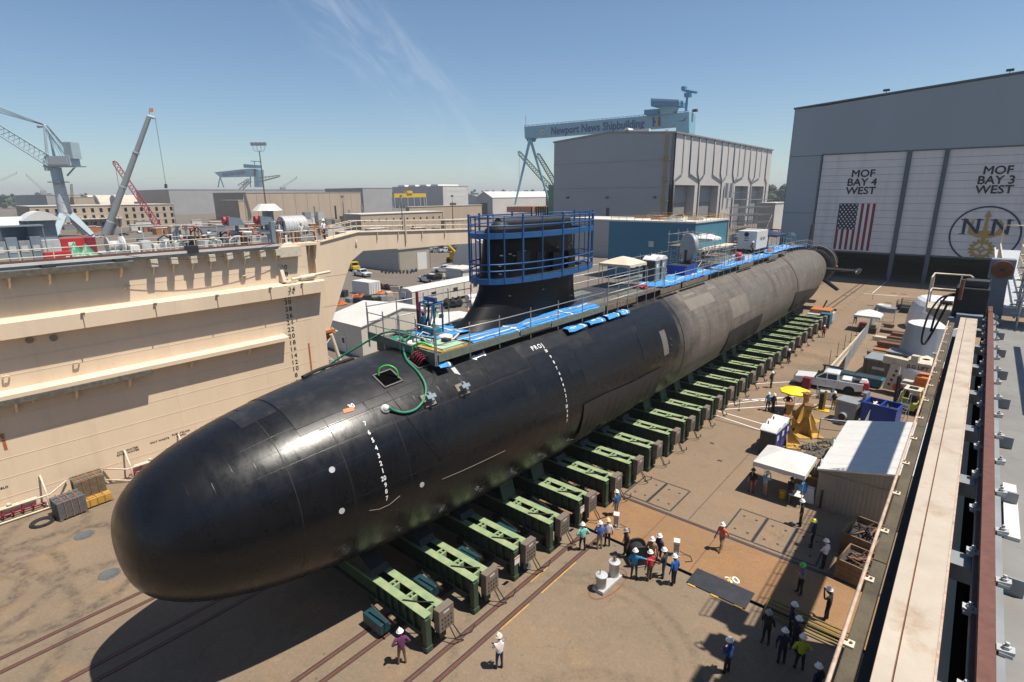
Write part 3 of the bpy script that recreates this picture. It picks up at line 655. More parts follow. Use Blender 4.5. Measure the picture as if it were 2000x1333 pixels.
# lettering on the hull
def htext(name, txt, size, y, a, m='hull_paint_white', off=.035, bold=.008, sx=.85, sp=1.):
    r = hr(y)
    return tag(sc_(B().add([hp(y+u, a-v/r, off) for u, v in text2d(txt, size, bold, spacing=sp, sx=sx)[0]], text2d(txt, size, bold, spacing=sp, sx=sx)[1]), name, m, fix=False))
FM = {30: (686, 795), 27: (712, 829), 26: (720, 846), 25: (727.5, 861), 24: (734, 876), 23: (739, 891), 22: (743, 906), 21: (746.5, 920), 20: (748, 935), 19: (752, 947.5), 18: (753.5, 960), 17: (754.5, 973)}
for k, (px, py) in FM.items():
    q = HR(px, py); htext('draft_mark', '30' if k == 30 else '20' if k == 20 else {19: '9', 18: '8', 17: '7'}.get(k, str(k-20)), .29 if k != 30 else .34, *q)
AM = [(30, 1066, 686.7), (29, 1075, 698), (28, 1081, 708.5), (27, 1086.7, 720), (26, 1091.4, 730.5), (25, 1095.6, 741.8), (24, 1099, 752.3), (23, 1102, 763), (22, 1104, 773.3), (21, 1105.3, 783), (20, 1105.8, 794), (19, 1106.9, 803.5), (18, 1107.1, 812.2), (17, 1106.5, 822)]
for k, px, py in AM:
    q = HR(px, py); htext('draft_mark', '30' if k == 30 else '20' if k == 20 else {19: '9', 18: '8', 17: '7'}.get(k, str(k-20)), .27, *q)
q = HR(1049, 679); htext('stencil', 'PROJ', .44, q[0], q[1], bold=.006, sx=.9, sp=1.4)
def hpoly(name, pts, m, off=.04): return sc_(B().add([hp(*HR(x, y), off) for x, y in pts], [tuple(range(len(pts)))]), name, m, fix=False)
hpoly('arrow_mark', [(916, 701), (927, 694), (928, 697), (943, 690), (942, 687), (944, 686), (949, 695), (947, 697), (945, 695), (930, 702), (931, 705)], 'hull_paint_white')
hpoly('white_panel', [(872, 712), (881, 710), (899, 734), (887, 731)], 'grey_light')
hpoly('orange_panel', [(669, 802), (689, 796), (692, 803), (671, 809)], 'orange')
for x, y in ((648, 918), (667, 998), (880, 1019), (824, 947)):
    q = HR(x, y); sc_(B().lathe([(.13, .0), (.13, .012)], hp(*q), 16, sm=False, rot=hnorm(*q).to_track_quat('Z', 'Y').to_matrix()), 'sensor_disc', 'grey_light')
# torn plastic edge lines low on the side
for pts in (((720, 997), (740, 994), (760, 985), (780, 968)), ((862, 936), (900, 920), (940, 902), (985, 880))):
    sc_(B().path([hp(*HR(x, y), .04) for x, y in pts], .016, 5), 'torn_film', 'tile_dust')
# square hatch openings: black panels painted for the shade of wells, with rims
def hatch(px, py, w_, l_, tilt, pipes):
    y, a = HR(px, py); p = hp(y, a, .0); nrm = hnorm(y, a); t = Vector((0, 1, 0)); t = (t-nrm*t.dot(nrm)).normalized(); s = t.cross(nrm)
    rot = Matrix((s, t, nrm)).transposed() @ Matrix.Rotation(tilt, 3, 'Z')
    b = B()
    for q in ((-w_/2, 0, .09, l_+.09), (w_/2, 0, .09, l_+.09), (0, -l_/2, w_, .09), (0, l_/2, w_, .09)): b.box(p+rot @ Vector((q[0], q[1], .05)), (q[2], q[3], .06), rot)
    h = sc_(b, 'hatch_rim', 'tile_mid'); sc_(B().box(p+rot @ Vector((0, 0, .07)), (w_-.05, l_-.05, .03), rot), 'hatch_black_panel', 'unlit_black')
    return p, rot
p, rot = hatch(757, 741, .95, 1.0, .0, 0)
hp1 = p; p2, rot2 = hatch(820, 708, .9, .95, 0, 0)
bb = B()
for i in range(5):
    a = Vector((-.35+.17*i, -.4, .1)); bb.path([p2+rot2 @ a, p2+rot2 @ (a+Vector((.1, .15, .45))), p2+rot2 @ (a+Vector((.1, .6, .4))), p2+rot2 @ (a+Vector((0, .8, .1)))], .045)
sc_(bb, 'pipe_cluster', 'red_dark')
# mooring bitts (blue) on square bases
for px, py in ((835, 783), (901, 762)):
    y, a = HR(px, py); p = hp(y, a); nrm = hnorm(y, a); t = Vector((0, 1, 0)); t = (t-nrm*t.dot(nrm)).normalized(); s = t.cross(nrm); rot = Matrix((s, t, nrm)).transposed()
    c = link('mooring_fitting', None, sub, SO)
    b = B().box(p+nrm*.06, (.72, .72, .1), rot, taper=(.9, .9)); b.obj('base_plate', 'panel_brown', c)
    B().tube(p+nrm*.1, p+nrm*.4, .16, .1, 12).obj('stem', 'grey_blue', c)
    B().box(p+nrm*.42, (.6, .18, .12), rot, taper=(.7, .8)).box(p+nrm*.45, (.2, .5, .1), rot).obj('horn', 'grey_blue', c)
# sail
def airfoil(y0, y1, hw, n=18):
    L_ = y1-y0; pts = []
    for i in range(n+1):
        t = i/n; x = t*t if t < .5 else t*t; w_ = hw*2*(1.4845*math.sqrt(x)-.63*x-1.758*x*x+1.4215*x**3-.5075*x**4)/1.0
        pts.append((min(w_*1.0, hw), y0+L_*x))
    return [(HX+a, c) for a, c in pts]+[(HX-a, c) for a, c in pts[::-1][1:-1]]
def sail_ring(z, y0, y1, hw): return [Vector((x, y, z)) for x, y in airfoil(y0, y1, hw)]
b = B(); ZB = 11.7
levels = [(ZB, 20.4, 34.3, 1.8), (12.2, 21.6, 34.2, 1.42), (12.7, 22.7, 34.1, 1.3), (13.4, 23.5, 34.0, 1.24), (14.2, 24.0, 33.95, 1.2), (15, 24.2, 33.9, 1.2), (17.2, 24.5, 33.7, 1.15), (17.95, 24.7, 33.6, 1.02), (18.15, 25.1, 33.4, .8)]
rings = [sail_ring(*q) for q in levels]; n = len(rings[0])
for i in range(len(rings)-1): b.add(rings[i]+rings[i+1], [(j, (j+1) % n, n+(j+1) % n, n+j) for j in range(n)], 0, True)
b.add(rings[-1], [tuple(range(n))])
sail = sc_(b, 'sail', 'sail_black')
for (y, zz, l_, h_) in ((26, 16.6, 1.3, .9), (28, 16.4, .9, 1.4), (29.8, 16.2, 1.2, 1.7), (31.6, 16.2, .8, 1.4)): sc_(B().bx(HX+.8, HX+1.19, y, y+l_, zz-h_, zz), 'sail_panel', 'black')
b = B()
for k in range(16): q = (24+rr.random()*8, 12.6+rr.random()*4.5); b.bx(HX+1.1, HX+1.26, q[0], q[0]+.12, q[1], q[1]+.05)
sc_(b, 'sail_fitting', 'galv')
# covered masts on top of the sail
b = B().tube((HX, 25.6, 18.25), (HX, 33.0, 18.25), .34, n=14).lathe([(.0, .34), (.3, .3), (.5, .14), (.55, 0)], (HX, 25.8, 18.1), 16)
for k in range(7): b.tube((HX+.2*(k % 3-1), 29.2+.25*k, 18.1), (HX+.2*(k % 3-1), 29.2+.25*k, 19.2), .05, n=6)
sc_(b, 'mast_covers', 'dark')
# stern: propulsor disc, rudder, planes, fins
b = B().lathe([(.3, 113.4), (2.0, 113.2), (3.3, 113.6), (3.4, 114.4), (3.2, 116.6), (2.9, 117), (.2, 116.2)], (HX, 0, HZ), 48, axis='Y'); sc_(b, 'propulsor_shroud', 'black')
b = B().lathe([(3.42, 113.55), (3.48, 113.7), (3.42, 113.9)], (HX, 0, HZ), 48, axis='Y'); sc_(b, 'shroud_lip', 'tile_mid')
def fin(name, y0, y1, a, r0, r1, th, sweep=.8, m='tile_grey'):
    d = Vector((math.sin(a), 0, math.cos(a))); s = Vector((math.cos(a), 0, -math.sin(a))); b = B(); R = []
    for r, k in ((r0, 0), (r1-.2, 1), (r1, 1)):
        ya, yb = y0+sweep*k, y1-.15*k; t_ = th*(1-.4*k)*(1 if r < r1 else .4)
        R.append([Vector((HX, 0, HZ))+d*r+s*(t_*w_)+Vector((0, ya+(yb-ya)*f, 0)) for f, w_ in ((0, 0), (.12, .8), (.4, 1), (.8, .6), (1, 0), (.8, -.6), (.4, -1), (.12, -.8))])
    for i in range(2): b.add(R[i]+R[i+1], [(j, (j+1) % 8, 8+(j+1) % 8, 8+j) for j in range(8)], 0, True)
    b.add(R[-1], [tuple(range(8))]); return sc_(b, name, m)
fin('rudder', 106.3, 109.6, 0, 2.2, 7.6, .28, .5)
fin('rudder', 106.3, 109.6, math.pi, 2.2, 6.4, .28, .5)
for s in (1, -1):
    fin('stern_plane', 106.2, 109.6, s*math.pi/2, 2.0, 7.7, .30, .4, 'tile_grey')
    b = B().lathe([(.0, 105.3), (.3, 105.6), (.42, 106.4), (.42, 108.8), (.25, 109.9), (0, 110.4)], (HX+s*7.8, 0, HZ), 16, axis='Y'); sc_(b, 'plane_pod', 'tile_grey')
    fin('stern_fin', 107, 110, s*R_(125), 2.6, 6.3, .22, .3, 'tile_dark')
b = B().lathe([(.0, -.25), (.25, 0), (0, .25)], (HX+4.6, 107.5, HZ+.55), 10); sc_(b, 'float_ball', 'orange')
# dark tarpaulin skirts along the waterline
def skirt(name, ptsT, drop, m='dark'):
    qs = [HR(*p) for p in ptsT]; b = B(); n_ = 40
    def lerp(t):
        f = t*(len(qs)-1); i = min(int(f), len(qs)-2); f -= i; return qs[i][0]+(qs[i+1][0]-qs[i][0])*f, qs[i][1]+(qs[i+1][1]-qs[i][1])*f
    def fn(u, v):
        y, a = lerp(u); o = .06+.10*abs(math.sin(u*31+v*2.1))*v+.05*math.sin(u*77)*v; return hp(y, a+v*drop*(1+.08*math.sin(u*13)), o)
    b.grid(fn, n_*2, 10); sc_(b, name, m)
mat('skirt', (.018, .016, .015), .6, var=.3, sc=1, bump=.5, bsc=2)
skirt('tarp_skirt', [(1139, 790), (1180, 769), (1230, 748), (1292, 716)], R_(30), 'skirt')
skirt('tarp_skirt', [(1424, 648), (1460, 628), (1489, 612)], R_(30), 'skirt'); skirt('tarp_skirt', [(1553, 572), (1580, 565), (1602, 558)], R_(30), 'skirt')
# ================================================================ CARRIERS UNDER THE HULL
def make_carrier():
    t = thing('transport_carrier', 'green steel carrier', 'carrier', (-16.1, 13.4, 0))
    # local: x 0 at the control box, -x inwards, y along the hull
    for s in (-1, 1):
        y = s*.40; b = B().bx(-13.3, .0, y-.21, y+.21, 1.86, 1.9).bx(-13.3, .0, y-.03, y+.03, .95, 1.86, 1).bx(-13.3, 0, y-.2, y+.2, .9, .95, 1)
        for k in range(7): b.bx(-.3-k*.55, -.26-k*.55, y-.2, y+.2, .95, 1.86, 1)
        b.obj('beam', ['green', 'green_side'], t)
    for x in (-.35, -1.45, -1.75, -2.75, -3.05): B().bx(x-.05, x+.05, -.19, .19, 1.2, 1.885).obj('cross_plate', ['green'], t)
    B().bx(-1.72, -1.5, -.03, .03, 1.5, 1.88).bx(-3.0, -2.8, -.03, .03, 1.5, 1.88).obj('spacer', 'green', t)
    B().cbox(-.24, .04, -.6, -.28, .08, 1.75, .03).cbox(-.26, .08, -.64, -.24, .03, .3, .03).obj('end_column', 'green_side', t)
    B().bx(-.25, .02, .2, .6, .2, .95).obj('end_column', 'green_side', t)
    bx_ = B().cbox(.04, .42, -.12, .78, .95, 2.1, .025).obj('control_box', 'panel_brown', t)
    q = B()
    for i in range(4):
        for k in range(3): q.bx(.415, .435, .02+i*.18, .1+i*.18, 1.1+k*.22, 1.2+k*.22)
    q.obj('switches', 'dark', bx_, kind='stuff'); B().bx(.415, .43, .15, .5, 1.85, 1.95).obj('label_plate', 'grey_light', bx_)
    B().path([(-.4, .3, 1.95), (-.9, -.1, 1.95), (-1.6, -.5, 1.94), (-1.8, -.62, 1.7)], .035, 5).obj('cable', 'rubber', t)
    B().path([(.3, .7, 1.0), (.55, .9, .4), (.5, 1.1, .05), (.7, 1.6, .03), (.5, 2.0, .03)], .03, 5).path([(.35, .5, 1.0), (.7, .6, .3), (.75, 1.0, .04)], .03, 5).obj('cable', 'rubber', t)
    B().cbox(-3.6, -2.2, -1.45, -.9, .2, .75, .05).tube((-2.9, -1.2, .2), (-2.9, -1.2, .0), .25, n=12).obj('pump_unit', 'teal_dark', t)
    B().tube((-3.2, -1.15, 1.25), (-1.75, -1.15, .95), .045, n=8).obj('ram', 'chrome', t)
    for x in (-.6, -2.4, -4.5, -9, -12): B().tube((x, -.25, .28), (x, .25, .28), .28, n=14).obj('wheel', 'tyre', t)
    return t
car0 = make_carrier()
flapm = B().box((0, 0, .75), (.09, 1.15, 1.5)).bx(.045, .07, -.58, -.45, .02, 1.48).bx(.045, .07, .45, .58, .02, 1.48).bx(.045, .07, -.45, .45, .7, .8).mesh('flap')
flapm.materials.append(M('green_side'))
FL = {3, 4, 9, 10, 11, 12, 15, 16, 19, 22, 23}; cars = []
for k in range(26):
    y = 13.4+3.09*k; o = car0 if k == 0 else dup(car0, (-16.1+random.uniform(-.06, .06), y, 0))
    cars.append(o)
LAB = ['nearest the camera', 'second', 'third', 'fourth', 'fifth', 'sixth', 'seventh', 'eighth', 'ninth', 'tenth', 'eleventh', 'twelfth', 'thirteenth', 'fourteenth', 'fifteenth', 'sixteenth', 'seventeenth', 'eighteenth', 'nineteenth', 'twentieth', 'twenty-first', 'twenty-second', 'twenty-third', 'twenty-fourth', 'twenty-fifth', 'last']
for k, o in enumerate(cars):
    o['group'] = 'carriers under the submarine'
    o['label'] = 'green steel carrier with brown control box, ' + (LAB[k] if k == 0 else LAB[k]+' from the bow' if k < 25 else 'last of the row at the stern')+(', with a raised flap' if k in FL else '')
    if k in FL: link('flap', flapm, o, (-3.55, 0, 1.9), (0, R_(-16), 0))
    if k in (2, 4):
        B().box((.35, -.75, 1.55), (.02, .4, .42), None, 0).bx(.362, .366, -.93, -.57, 1.66, 1.75, 1).obj('warning_sign', ['white_clean', 'orange'], o)
# keel cradle between carriers and hull; near-black colour stands in for the shade there
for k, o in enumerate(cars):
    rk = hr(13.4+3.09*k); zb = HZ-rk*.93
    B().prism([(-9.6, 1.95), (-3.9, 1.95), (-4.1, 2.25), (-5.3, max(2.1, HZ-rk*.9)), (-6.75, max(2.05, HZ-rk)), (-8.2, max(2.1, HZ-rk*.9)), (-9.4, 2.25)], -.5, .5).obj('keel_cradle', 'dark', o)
# ================================================================ ASSEMBLY HALL (right)
HYY = 150.
hall = thing('assembly_hall', 'large slate grey assembly hall with white doors, flag and round emblem', 'building', (0, HYY, 0)); ho = (0, -HYY, 0)
hx0, hx1 = -38.8, 75.
# front wall with the door opening left free (door field X -31.7 .. 30)
b = B().bx(hx0, -31.7, HYY, HYY+1, 0, 28.3).bx(hx0, hx1, HYY, HYY+1, 28.3, 38.9).bx(30, hx1, HYY, HYY+1, 0, 28.3)
b.prism([(hx0, 38.9), (-32.6, 39.1), (-21, 40.0), (1.2, 41.5), (20, 42.6), (hx1, 38.9)], HYY, HYY+1); b.obj('wall', 'hall_grey', hall, ho)
B().bx(hx0, hx0+1, HYY+1, 320, 0, 38.8).obj('side_wall', 'hall_grey', hall, ho)
B().bx(hx1-1, hx1, HYY+1, 320, 0, 38.8).bx(hx0, hx1, 319, 320, 0, 38.8).obj('rear_wall', 'hall_grey', hall, ho)
B().prism([(hx0-.3, 38.9), (-21, 40.15), (20, 42.8), (hx1+.3, 38.9), (hx1+.3, 39.3), (20, 43.2), (-21, 40.5), (hx0-.3, 39.25)], HYY-.25, 321).obj('roof', 'steel_blue', hall, ho)
B().bx(hx0-.004, -31.9, HYY-.03, HYY, 28.15, 28.3).bx(-31.9, -31.7, HYY-.06, HYY, 0, 28.4).bx(-31.7, 30, HYY-.06, HYY, 28.3, 28.5).obj('door_frame', 'steel_blue', hall, ho)
B().bx(hx0-.004, -31.9, HYY-.02, HYY, 15.0, 15.1).bx(hx0-.02, hx0+.05, HYY-.05, HYY, 0, 38.9).obj('wall_trim', 'steel_blue', hall, ho)
def door(x0, x1, nm):
    d = link(nm, None, hall, (0, 0, 0)); n_ = 14; z0, z1 = 6.45, 28.28
    for k in range(n_):
        a, c = z0+(z1-z0)*k/n_, z0+(z1-z0)*(k+1)/n_
        B().bx(x0, x1, HYY+.35-.03*(k % 2)+random.uniform(-.015, .015), HYY+.6, a+.03, c-.03).obj('door_section', 'hall_door', d, ho)
    B().bx(x0, x1, HYY+.45, HYY+.62, z0, z1).obj('door_backing', 'steel_blue', d, ho)
    B().bx(x0-.05, x1+.05, HYY+.2, HYY+.65, z0-.35, z0).obj('bottom_beam', 'steel_blue', d, ho)
    return d
d4 = door(-31.5, -15.3, 'hangar_door'); door(-14.4, -8.8, 'hangar_door'); d3 = door(-8.0, 8.3, 'hangar_door'); door(9.2, 29.8, 'hangar_door')
for x in (-14.85, -8.4, 8.75):
    B().bx(x-.4, x+.4, HYY-.12, HYY+.75, 1.2 if x < 0 else 0, 28.3).bx(x-.28, x+.28, HYY-.02, HYY+.6, 0, 1.2).obj('door_post', 'steel_blue', hall, ho)
B().bx(hx0, hx1, HYY+45, HYY+46, 0, 38).obj('inner_wall', 'dark', hall, ho)
yl = HYY+.285
for t, zz in (('MOF', 23.85), ('BAY 4', 21.95), ('WEST', 20.1)):
    text_obj('lettering', t, 2.25, 'ink', (-22.95, yl, zz), (1, 0, 0), (0, 0, 1), d4, sx=1.0, fat=.055).location = ho
for t, zz in (('MOF', 23.85), ('BAY 3', 21.95), ('WEST', 20.1)):
    text_obj('lettering', t, 2.25, 'ink', (.25, yl, zz), (1, 0, 0), (0, 0, 1), d3, sx=1.0, fat=.055).location = ho
# flag, hung with the stripes vertical
flag = link('flag', None, d4, ho)
fx0, fx1, fz0, fz1 = -26.8, -19.55, 6.75, 17.3; sw = (fx1-fx0)/13
B().bx(fx0, fx1, yl-.02, yl-.005, fz0, fz1).obj('flag_field', 'hall_door', flag)
cw, ch = 7*sw, (fz1-fz0)*.405*1.38
for k in range(13):
    if k % 2 == 0:
        B().bx(fx0+k*sw, fx0+(k+1)*sw, yl-.03, yl-.021, fz0, fz1 if k >= 7 else fz1-ch+.02).obj('stripe', 'flag_red', flag)
B().bx(fx0, fx0+cw, yl-.035, yl-.022, fz1-ch, fz1).obj('canton', 'flag_navy', flag)
b = B()
def star(cx, cz, r):
    pts = [(cx+(r if i % 2 == 0 else r*.4)*math.sin(math.pi*i/5), cz+(r if i % 2 == 0 else r*.4)*math.cos(math.pi*i/5)) for i in range(10)]
    b.add([(x, yl-.045, zz) for x, zz in pts], [tuple(range(10))])
for i in range(11):
    for k in range(5 if i % 2 else 4 if False else (5 if i % 2 == 0 else 4)):
        star(fx0+cw*((k+.5)/5 if i % 2 == 0 else (k+1)/5), fz1-ch*(i+.5)/11, .24)
b.obj('stars', 'white_clean', flag, fix=False)
tag(flag, 'United States flag painted with vertical stripes')
# round emblem on the bay 3 door
em = link('emblem', None, d3, ho); ecx, ecz, er = .2, 11.2, 5.75
def disc_ring(cx, cz, r0, r1, y, a0=0, a1=2*math.pi, n=64, zmin=None):
    b = B(); P = []
    for i in range(n+1):
        a = a0+(a1-a0)*i/n; P += [(cx+r0*math.cos(a), y, cz+r0*math.sin(a)), (cx+r1*math.cos(a), y, cz+r1*math.sin(a))]
    b.add(P, [(2*i, 2*i+1, 2*i+3, 2*i+2) for i in range(n)]); return b
disc_ring(ecx, ecz, er-.32, er, yl-.03, R_(-62), R_(242)).obj('ring', 'navy', em, fix=False)
for s, cx in ((-1, -2.35), (1, 2.35)): text_obj('letter', 'N', 4.3, 'navy', (ecx+cx, yl-.05, ecz+1.5), (1, 0, 0), (0, 0, 1), em, sx=.95, fat=.07)
for cx in (-2.35, 2.35): B().bx(ecx+cx-1.75, ecx+cx-.75, yl-.06, yl-.04, ecz-.1, ecz+.12).bx(ecx+cx-1.75, ecx+cx-.6, yl-.06, yl-.04, ecz+2.85, ecz+3.07).bx(ecx+cx+.7, ecx+cx+1.75, yl-.06, yl-.04, ecz+2.85, ecz+3.07).obj('letter_serif', 'navy', em)
tri = [(0, 4.9), (.55, 3.7), (.2, 3.4), (.35, .9), (1.6, .4), (2.1, 1.4), (2.0, 3.1), (2.7, 2.2), (2.75, .2), (1.2, -.6), (.35, -.7), (.3, -1.4), (-.3, -1.4), (-.35, -.7), (-1.2, -.6), (-2.75, .2), (-2.7, 2.2), (-2.0, 3.1), (-2.1, 1.4), (-1.6, .4), (-.35, .9), (-.2, 3.4), (-.55, 3.7)]
B().add([(ecx+x, yl-.035, ecz+z) for x, z in tri], [tuple(range(len(tri)))]).obj('trident', 'gold', em, fix=False)
gb = disc_ring(ecx, ecz-3.0, 1.2, 1.75, yl-.036)
for i in range(16):
    a = 2*math.pi*i/16; c = Vector((math.cos(a), 0, math.sin(a))); s = Vector((-c.z, 0, c.x)); p = Vector((ecx, yl-.036, ecz-3.0))
    gb.add([p+c*1.7-s*.2, p+c*2.15-s*.16, p+c*2.15+s*.16, p+c*1.7+s*.2], [(0, 1, 2, 3)])
    if i % 4 == 0: gb.add([p+c*.5-s*.16, p+c*1.25-s*.16, p+c*1.25+s*.16, p+c*.5+s*.16], [(0, 1, 2, 3)])
gb.obj('gear', 'gold', em, fix=False); disc_ring(ecx, ecz-3.0, .3, .62, yl-.037).obj('gear_hub', 'gold', em, fix=False)
tag(em, 'round navy and gold emblem with two letters N, a trident and a gear')
for px, zz in ((1728, 40.2), (1962, 41.5)):
    c = GY(px, 190, HYY); B().tube((c.x, HYY+1, zz), (c.x, HYY+1, zz+.9), .06, n=6).bx(c.x-.6, c.x+.6, HYY+.7, HYY+1.3, zz+.8, zz+1.2).obj('roof_vent', 'dark', hall, ho)
# ================================================================ MIDDLE GREY BUILDING
mx_, my = -113.8, 249.2
mb = thing('workshop_building', 'big grey building with four tall doors and many down pipes', 'building', (mx_, my, 0)); mo = (-mx_, -my, 0)
mz = 46.2; ml = -181.5; my1 = 398.
B().prism([(ml, 0), (mx_, 0), (mx_, mz), (-148, 48.6), (ml, 46.0)], my, my+1.5).obj('end_wall', 'mid_grey', mb, mo)  # darker grey than the side wall: its shade is in the colour
for zz in (35, 22.6): B().bx(ml, mx_, my-.12, my, zz-.15, zz+.15).obj('wall_trim', 'door_grey', mb, mo)
DY = [(252.2, 276), (282.5, 308), (334, 357), (364, 388)]
b = B(); prev = my
b.bx(mx_-1.5, mx_, my, my1, 23.6, mz)
for y0, y1 in DY: b.bx(mx_-1.5, mx_, prev, y0, 0, 23.6); prev = y1
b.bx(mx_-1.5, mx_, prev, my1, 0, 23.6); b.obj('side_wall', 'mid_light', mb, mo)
for y0, y1 in DY:
    d = B().bx(mx_-4.4, mx_-4.0, y0, y1, 0, 23.6); d.obj('door', 'door_grey', mb, mo)
    B().bx(mx_-4.0, mx_-3.8, y0, y1, 15.4, 23.6).obj('door_upper_panel', 'mid_grey', mb, mo); B().bx(mx_-4., mx_, y1-.2, y1+.1, 0, 23.6).bx(mx_-4., mx_, y0-.1, y0+.02, 0, 23.6).obj('door_reveal', 'mid_light', mb, mo)
B().prism([(ml-.6, 46.1), (-148, 48.7), (mx_+.8, 46.2), (mx_+.8, 46.9), (-148, 49.4), (ml-.6, 46.8)], my-.4, my1+.5).obj('roof', 'door_grey', mb, mo)
B().bx(ml, ml+1, my+1.5, my1, 0, 46).bx(ml+1, mx_-1.5, my1-1, my1, 0, 46).obj('rear_wall', 'mid_grey', mb, mo)
for i, y in enumerate((259, 267, 277, 286, 297, 308, 318, 327, 336, 345, 355, 366, 376, 387)):
    tgt = min((280, 311, 330, 361, 391, 250.8), key=lambda q: abs(q-y)); zt_ = 29 if abs(tgt-y) > 3 else 30
    B().path([(mx_+.35, y, 46.2), (mx_+.35, y, zt_), (mx_+.35, tgt, 25.8), (mx_+.35, tgt, 0)], .3, 5).obj('down_pipe', 'steel_blue' if i % 2 else 'door_grey', mb, mo)
lad = B()
for zz in (35, 26, 16.5): lad.bx(-119.6, -115, my-1.6, my-.1, zz-.2, zz+.1)
for x in (-118.3, -117.2): lad.bx(x-.12, x+.12, my-.7, my-.5, 6, 48)
for k in range(84): lad.bx(-118.3, -117.2, my-.7, my-.6, 6+k*.5, 6.1+k*.5)
lad.obj('caged_ladder', 'yellow_dirty', mb, mo)
for x in (-172, -148, -122): B().bx(x-.7, x+.7, my-.8, my, 17.6, 18.4).obj('wall_lamp', 'dark', mb, mo)
B().bx(-148.4, -146.6, my-.15, my, 8.3, 12.9).bx(-150.5, -144.8, my-1.5, my-.1, 7.8, 8.2).obj('side_door', 'dark', mb, mo)
B().lathe([(1.4, 0), (1.5, 5)], (-140, my+2, 49.2), 14, axis='Y').bx(-141, -128, my+2, my+4, 48, 49.4).obj('roof_duct', 'white', mb, mo)
for y in (317, 324): B().tube((mx_+1.5, y, 17), (mx_+1.5, y, 25), 1.0, n=10).obj('wall_duct', 'grey_light', mb, mo)
# ================================================================ BUILDING HELPER
def bld(name, label, x0, yb, x1, yt, xl, mats=('tan_wall', 'tan_dark', 'roof_tan'), zb=0., roof='flat', cat='building', rise=0., over=.3, group=None):
    """x0,yb: near ground corner in the photo; x1: far end of the sunlit side; yt: eave at the corner; xl: left end of the shaded front"""
    c = G(x0, yb, zb); X, Y0 = c.x, c.y; Y1 = GX(x1, yb-8, X).y; Z = GX(x0, yt, X).z; XL = GY(xl, yb-8, Y0).x
    t = thing(name, label, cat, (X, Y0, zb), 0, group)
    l_, d_, h = Y1-Y0, X-XL, Z-zb
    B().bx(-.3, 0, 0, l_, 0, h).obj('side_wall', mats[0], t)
    B().prism([(-d_, 0), (0, 0), (0, h), (-d_/2, h+rise), (-d_, h)], -.004, .3).obj('front_wall', mats[1], t)  # front gets the darker material, shade painted into the wall
    B().bx(-d_, -d_+.3, .3, l_, 0, h).prism([(-d_, 0), (0, 0), (0, h), (-d_/2, h+rise), (-d_, h)], l_-.3, l_).obj('back_wall', mats[1], t)
    B().prism([(-d_-over, h), (-d_/2, h+rise), (over, h), (over, h+.35), (-d_/2, h+rise+.35), (-d_-over, h+.35)], -over, l_+over).obj('roof', mats[2], t)
    return t, l_, d_, h
def windows(t, l_, rows, n, w_, hh, y0=.06, y1=.97, m='glass', skip=()):
    f = B().bx(-.05, .05, -w_/2-.1, w_/2+.1, -hh/2-.1, hh/2+.1).mesh('window'); f.materials.append(M('tan_dark')); p = B().bx(.04, .07, -w_/2, w_/2, -hh/2, hh/2).mesh('pane'); p.materials.append(M(m))
    for zz in rows:
        for k in range(n):
            if k in skip: continue
            o = link('window', f, t, (.02, l_*(y0+(y1-y0)*k/(n-1)), zz)); link('pane', p, o)
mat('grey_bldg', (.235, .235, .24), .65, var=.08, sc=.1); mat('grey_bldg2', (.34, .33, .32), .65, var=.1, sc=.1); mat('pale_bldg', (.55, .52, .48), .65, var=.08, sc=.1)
# long background row, far first
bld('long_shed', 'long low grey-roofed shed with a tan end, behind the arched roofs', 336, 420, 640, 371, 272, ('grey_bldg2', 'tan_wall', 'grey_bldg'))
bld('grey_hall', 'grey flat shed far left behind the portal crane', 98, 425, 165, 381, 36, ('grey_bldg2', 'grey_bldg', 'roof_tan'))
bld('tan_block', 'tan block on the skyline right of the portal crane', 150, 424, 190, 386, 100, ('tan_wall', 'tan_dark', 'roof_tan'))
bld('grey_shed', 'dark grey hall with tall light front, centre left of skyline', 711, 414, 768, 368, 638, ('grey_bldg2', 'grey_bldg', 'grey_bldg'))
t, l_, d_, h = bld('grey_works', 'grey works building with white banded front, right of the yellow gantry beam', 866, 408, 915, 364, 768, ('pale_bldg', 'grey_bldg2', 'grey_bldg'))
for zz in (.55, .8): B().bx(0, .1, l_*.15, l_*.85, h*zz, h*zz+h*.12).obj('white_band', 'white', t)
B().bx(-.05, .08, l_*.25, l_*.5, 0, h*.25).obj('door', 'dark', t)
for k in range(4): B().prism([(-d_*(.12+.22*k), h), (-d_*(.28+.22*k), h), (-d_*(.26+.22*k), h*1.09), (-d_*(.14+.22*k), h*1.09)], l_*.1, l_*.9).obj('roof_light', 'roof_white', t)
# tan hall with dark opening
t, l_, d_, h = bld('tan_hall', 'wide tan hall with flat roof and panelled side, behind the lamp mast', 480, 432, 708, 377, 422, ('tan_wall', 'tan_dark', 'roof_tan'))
for k in range(1, 10): B().bx(0, .12, l_*k/10-.15, l_*k/10+.15, 0, h).obj('panel_joint', 'tan_dark', t)
t, l_, d_, h = bld('tan_annex', 'tan annex with dark base in front of the wide hall', 470, 436, 482, 392, 436, ('tan_wall', 'tan_dark', 'roof_tan'))
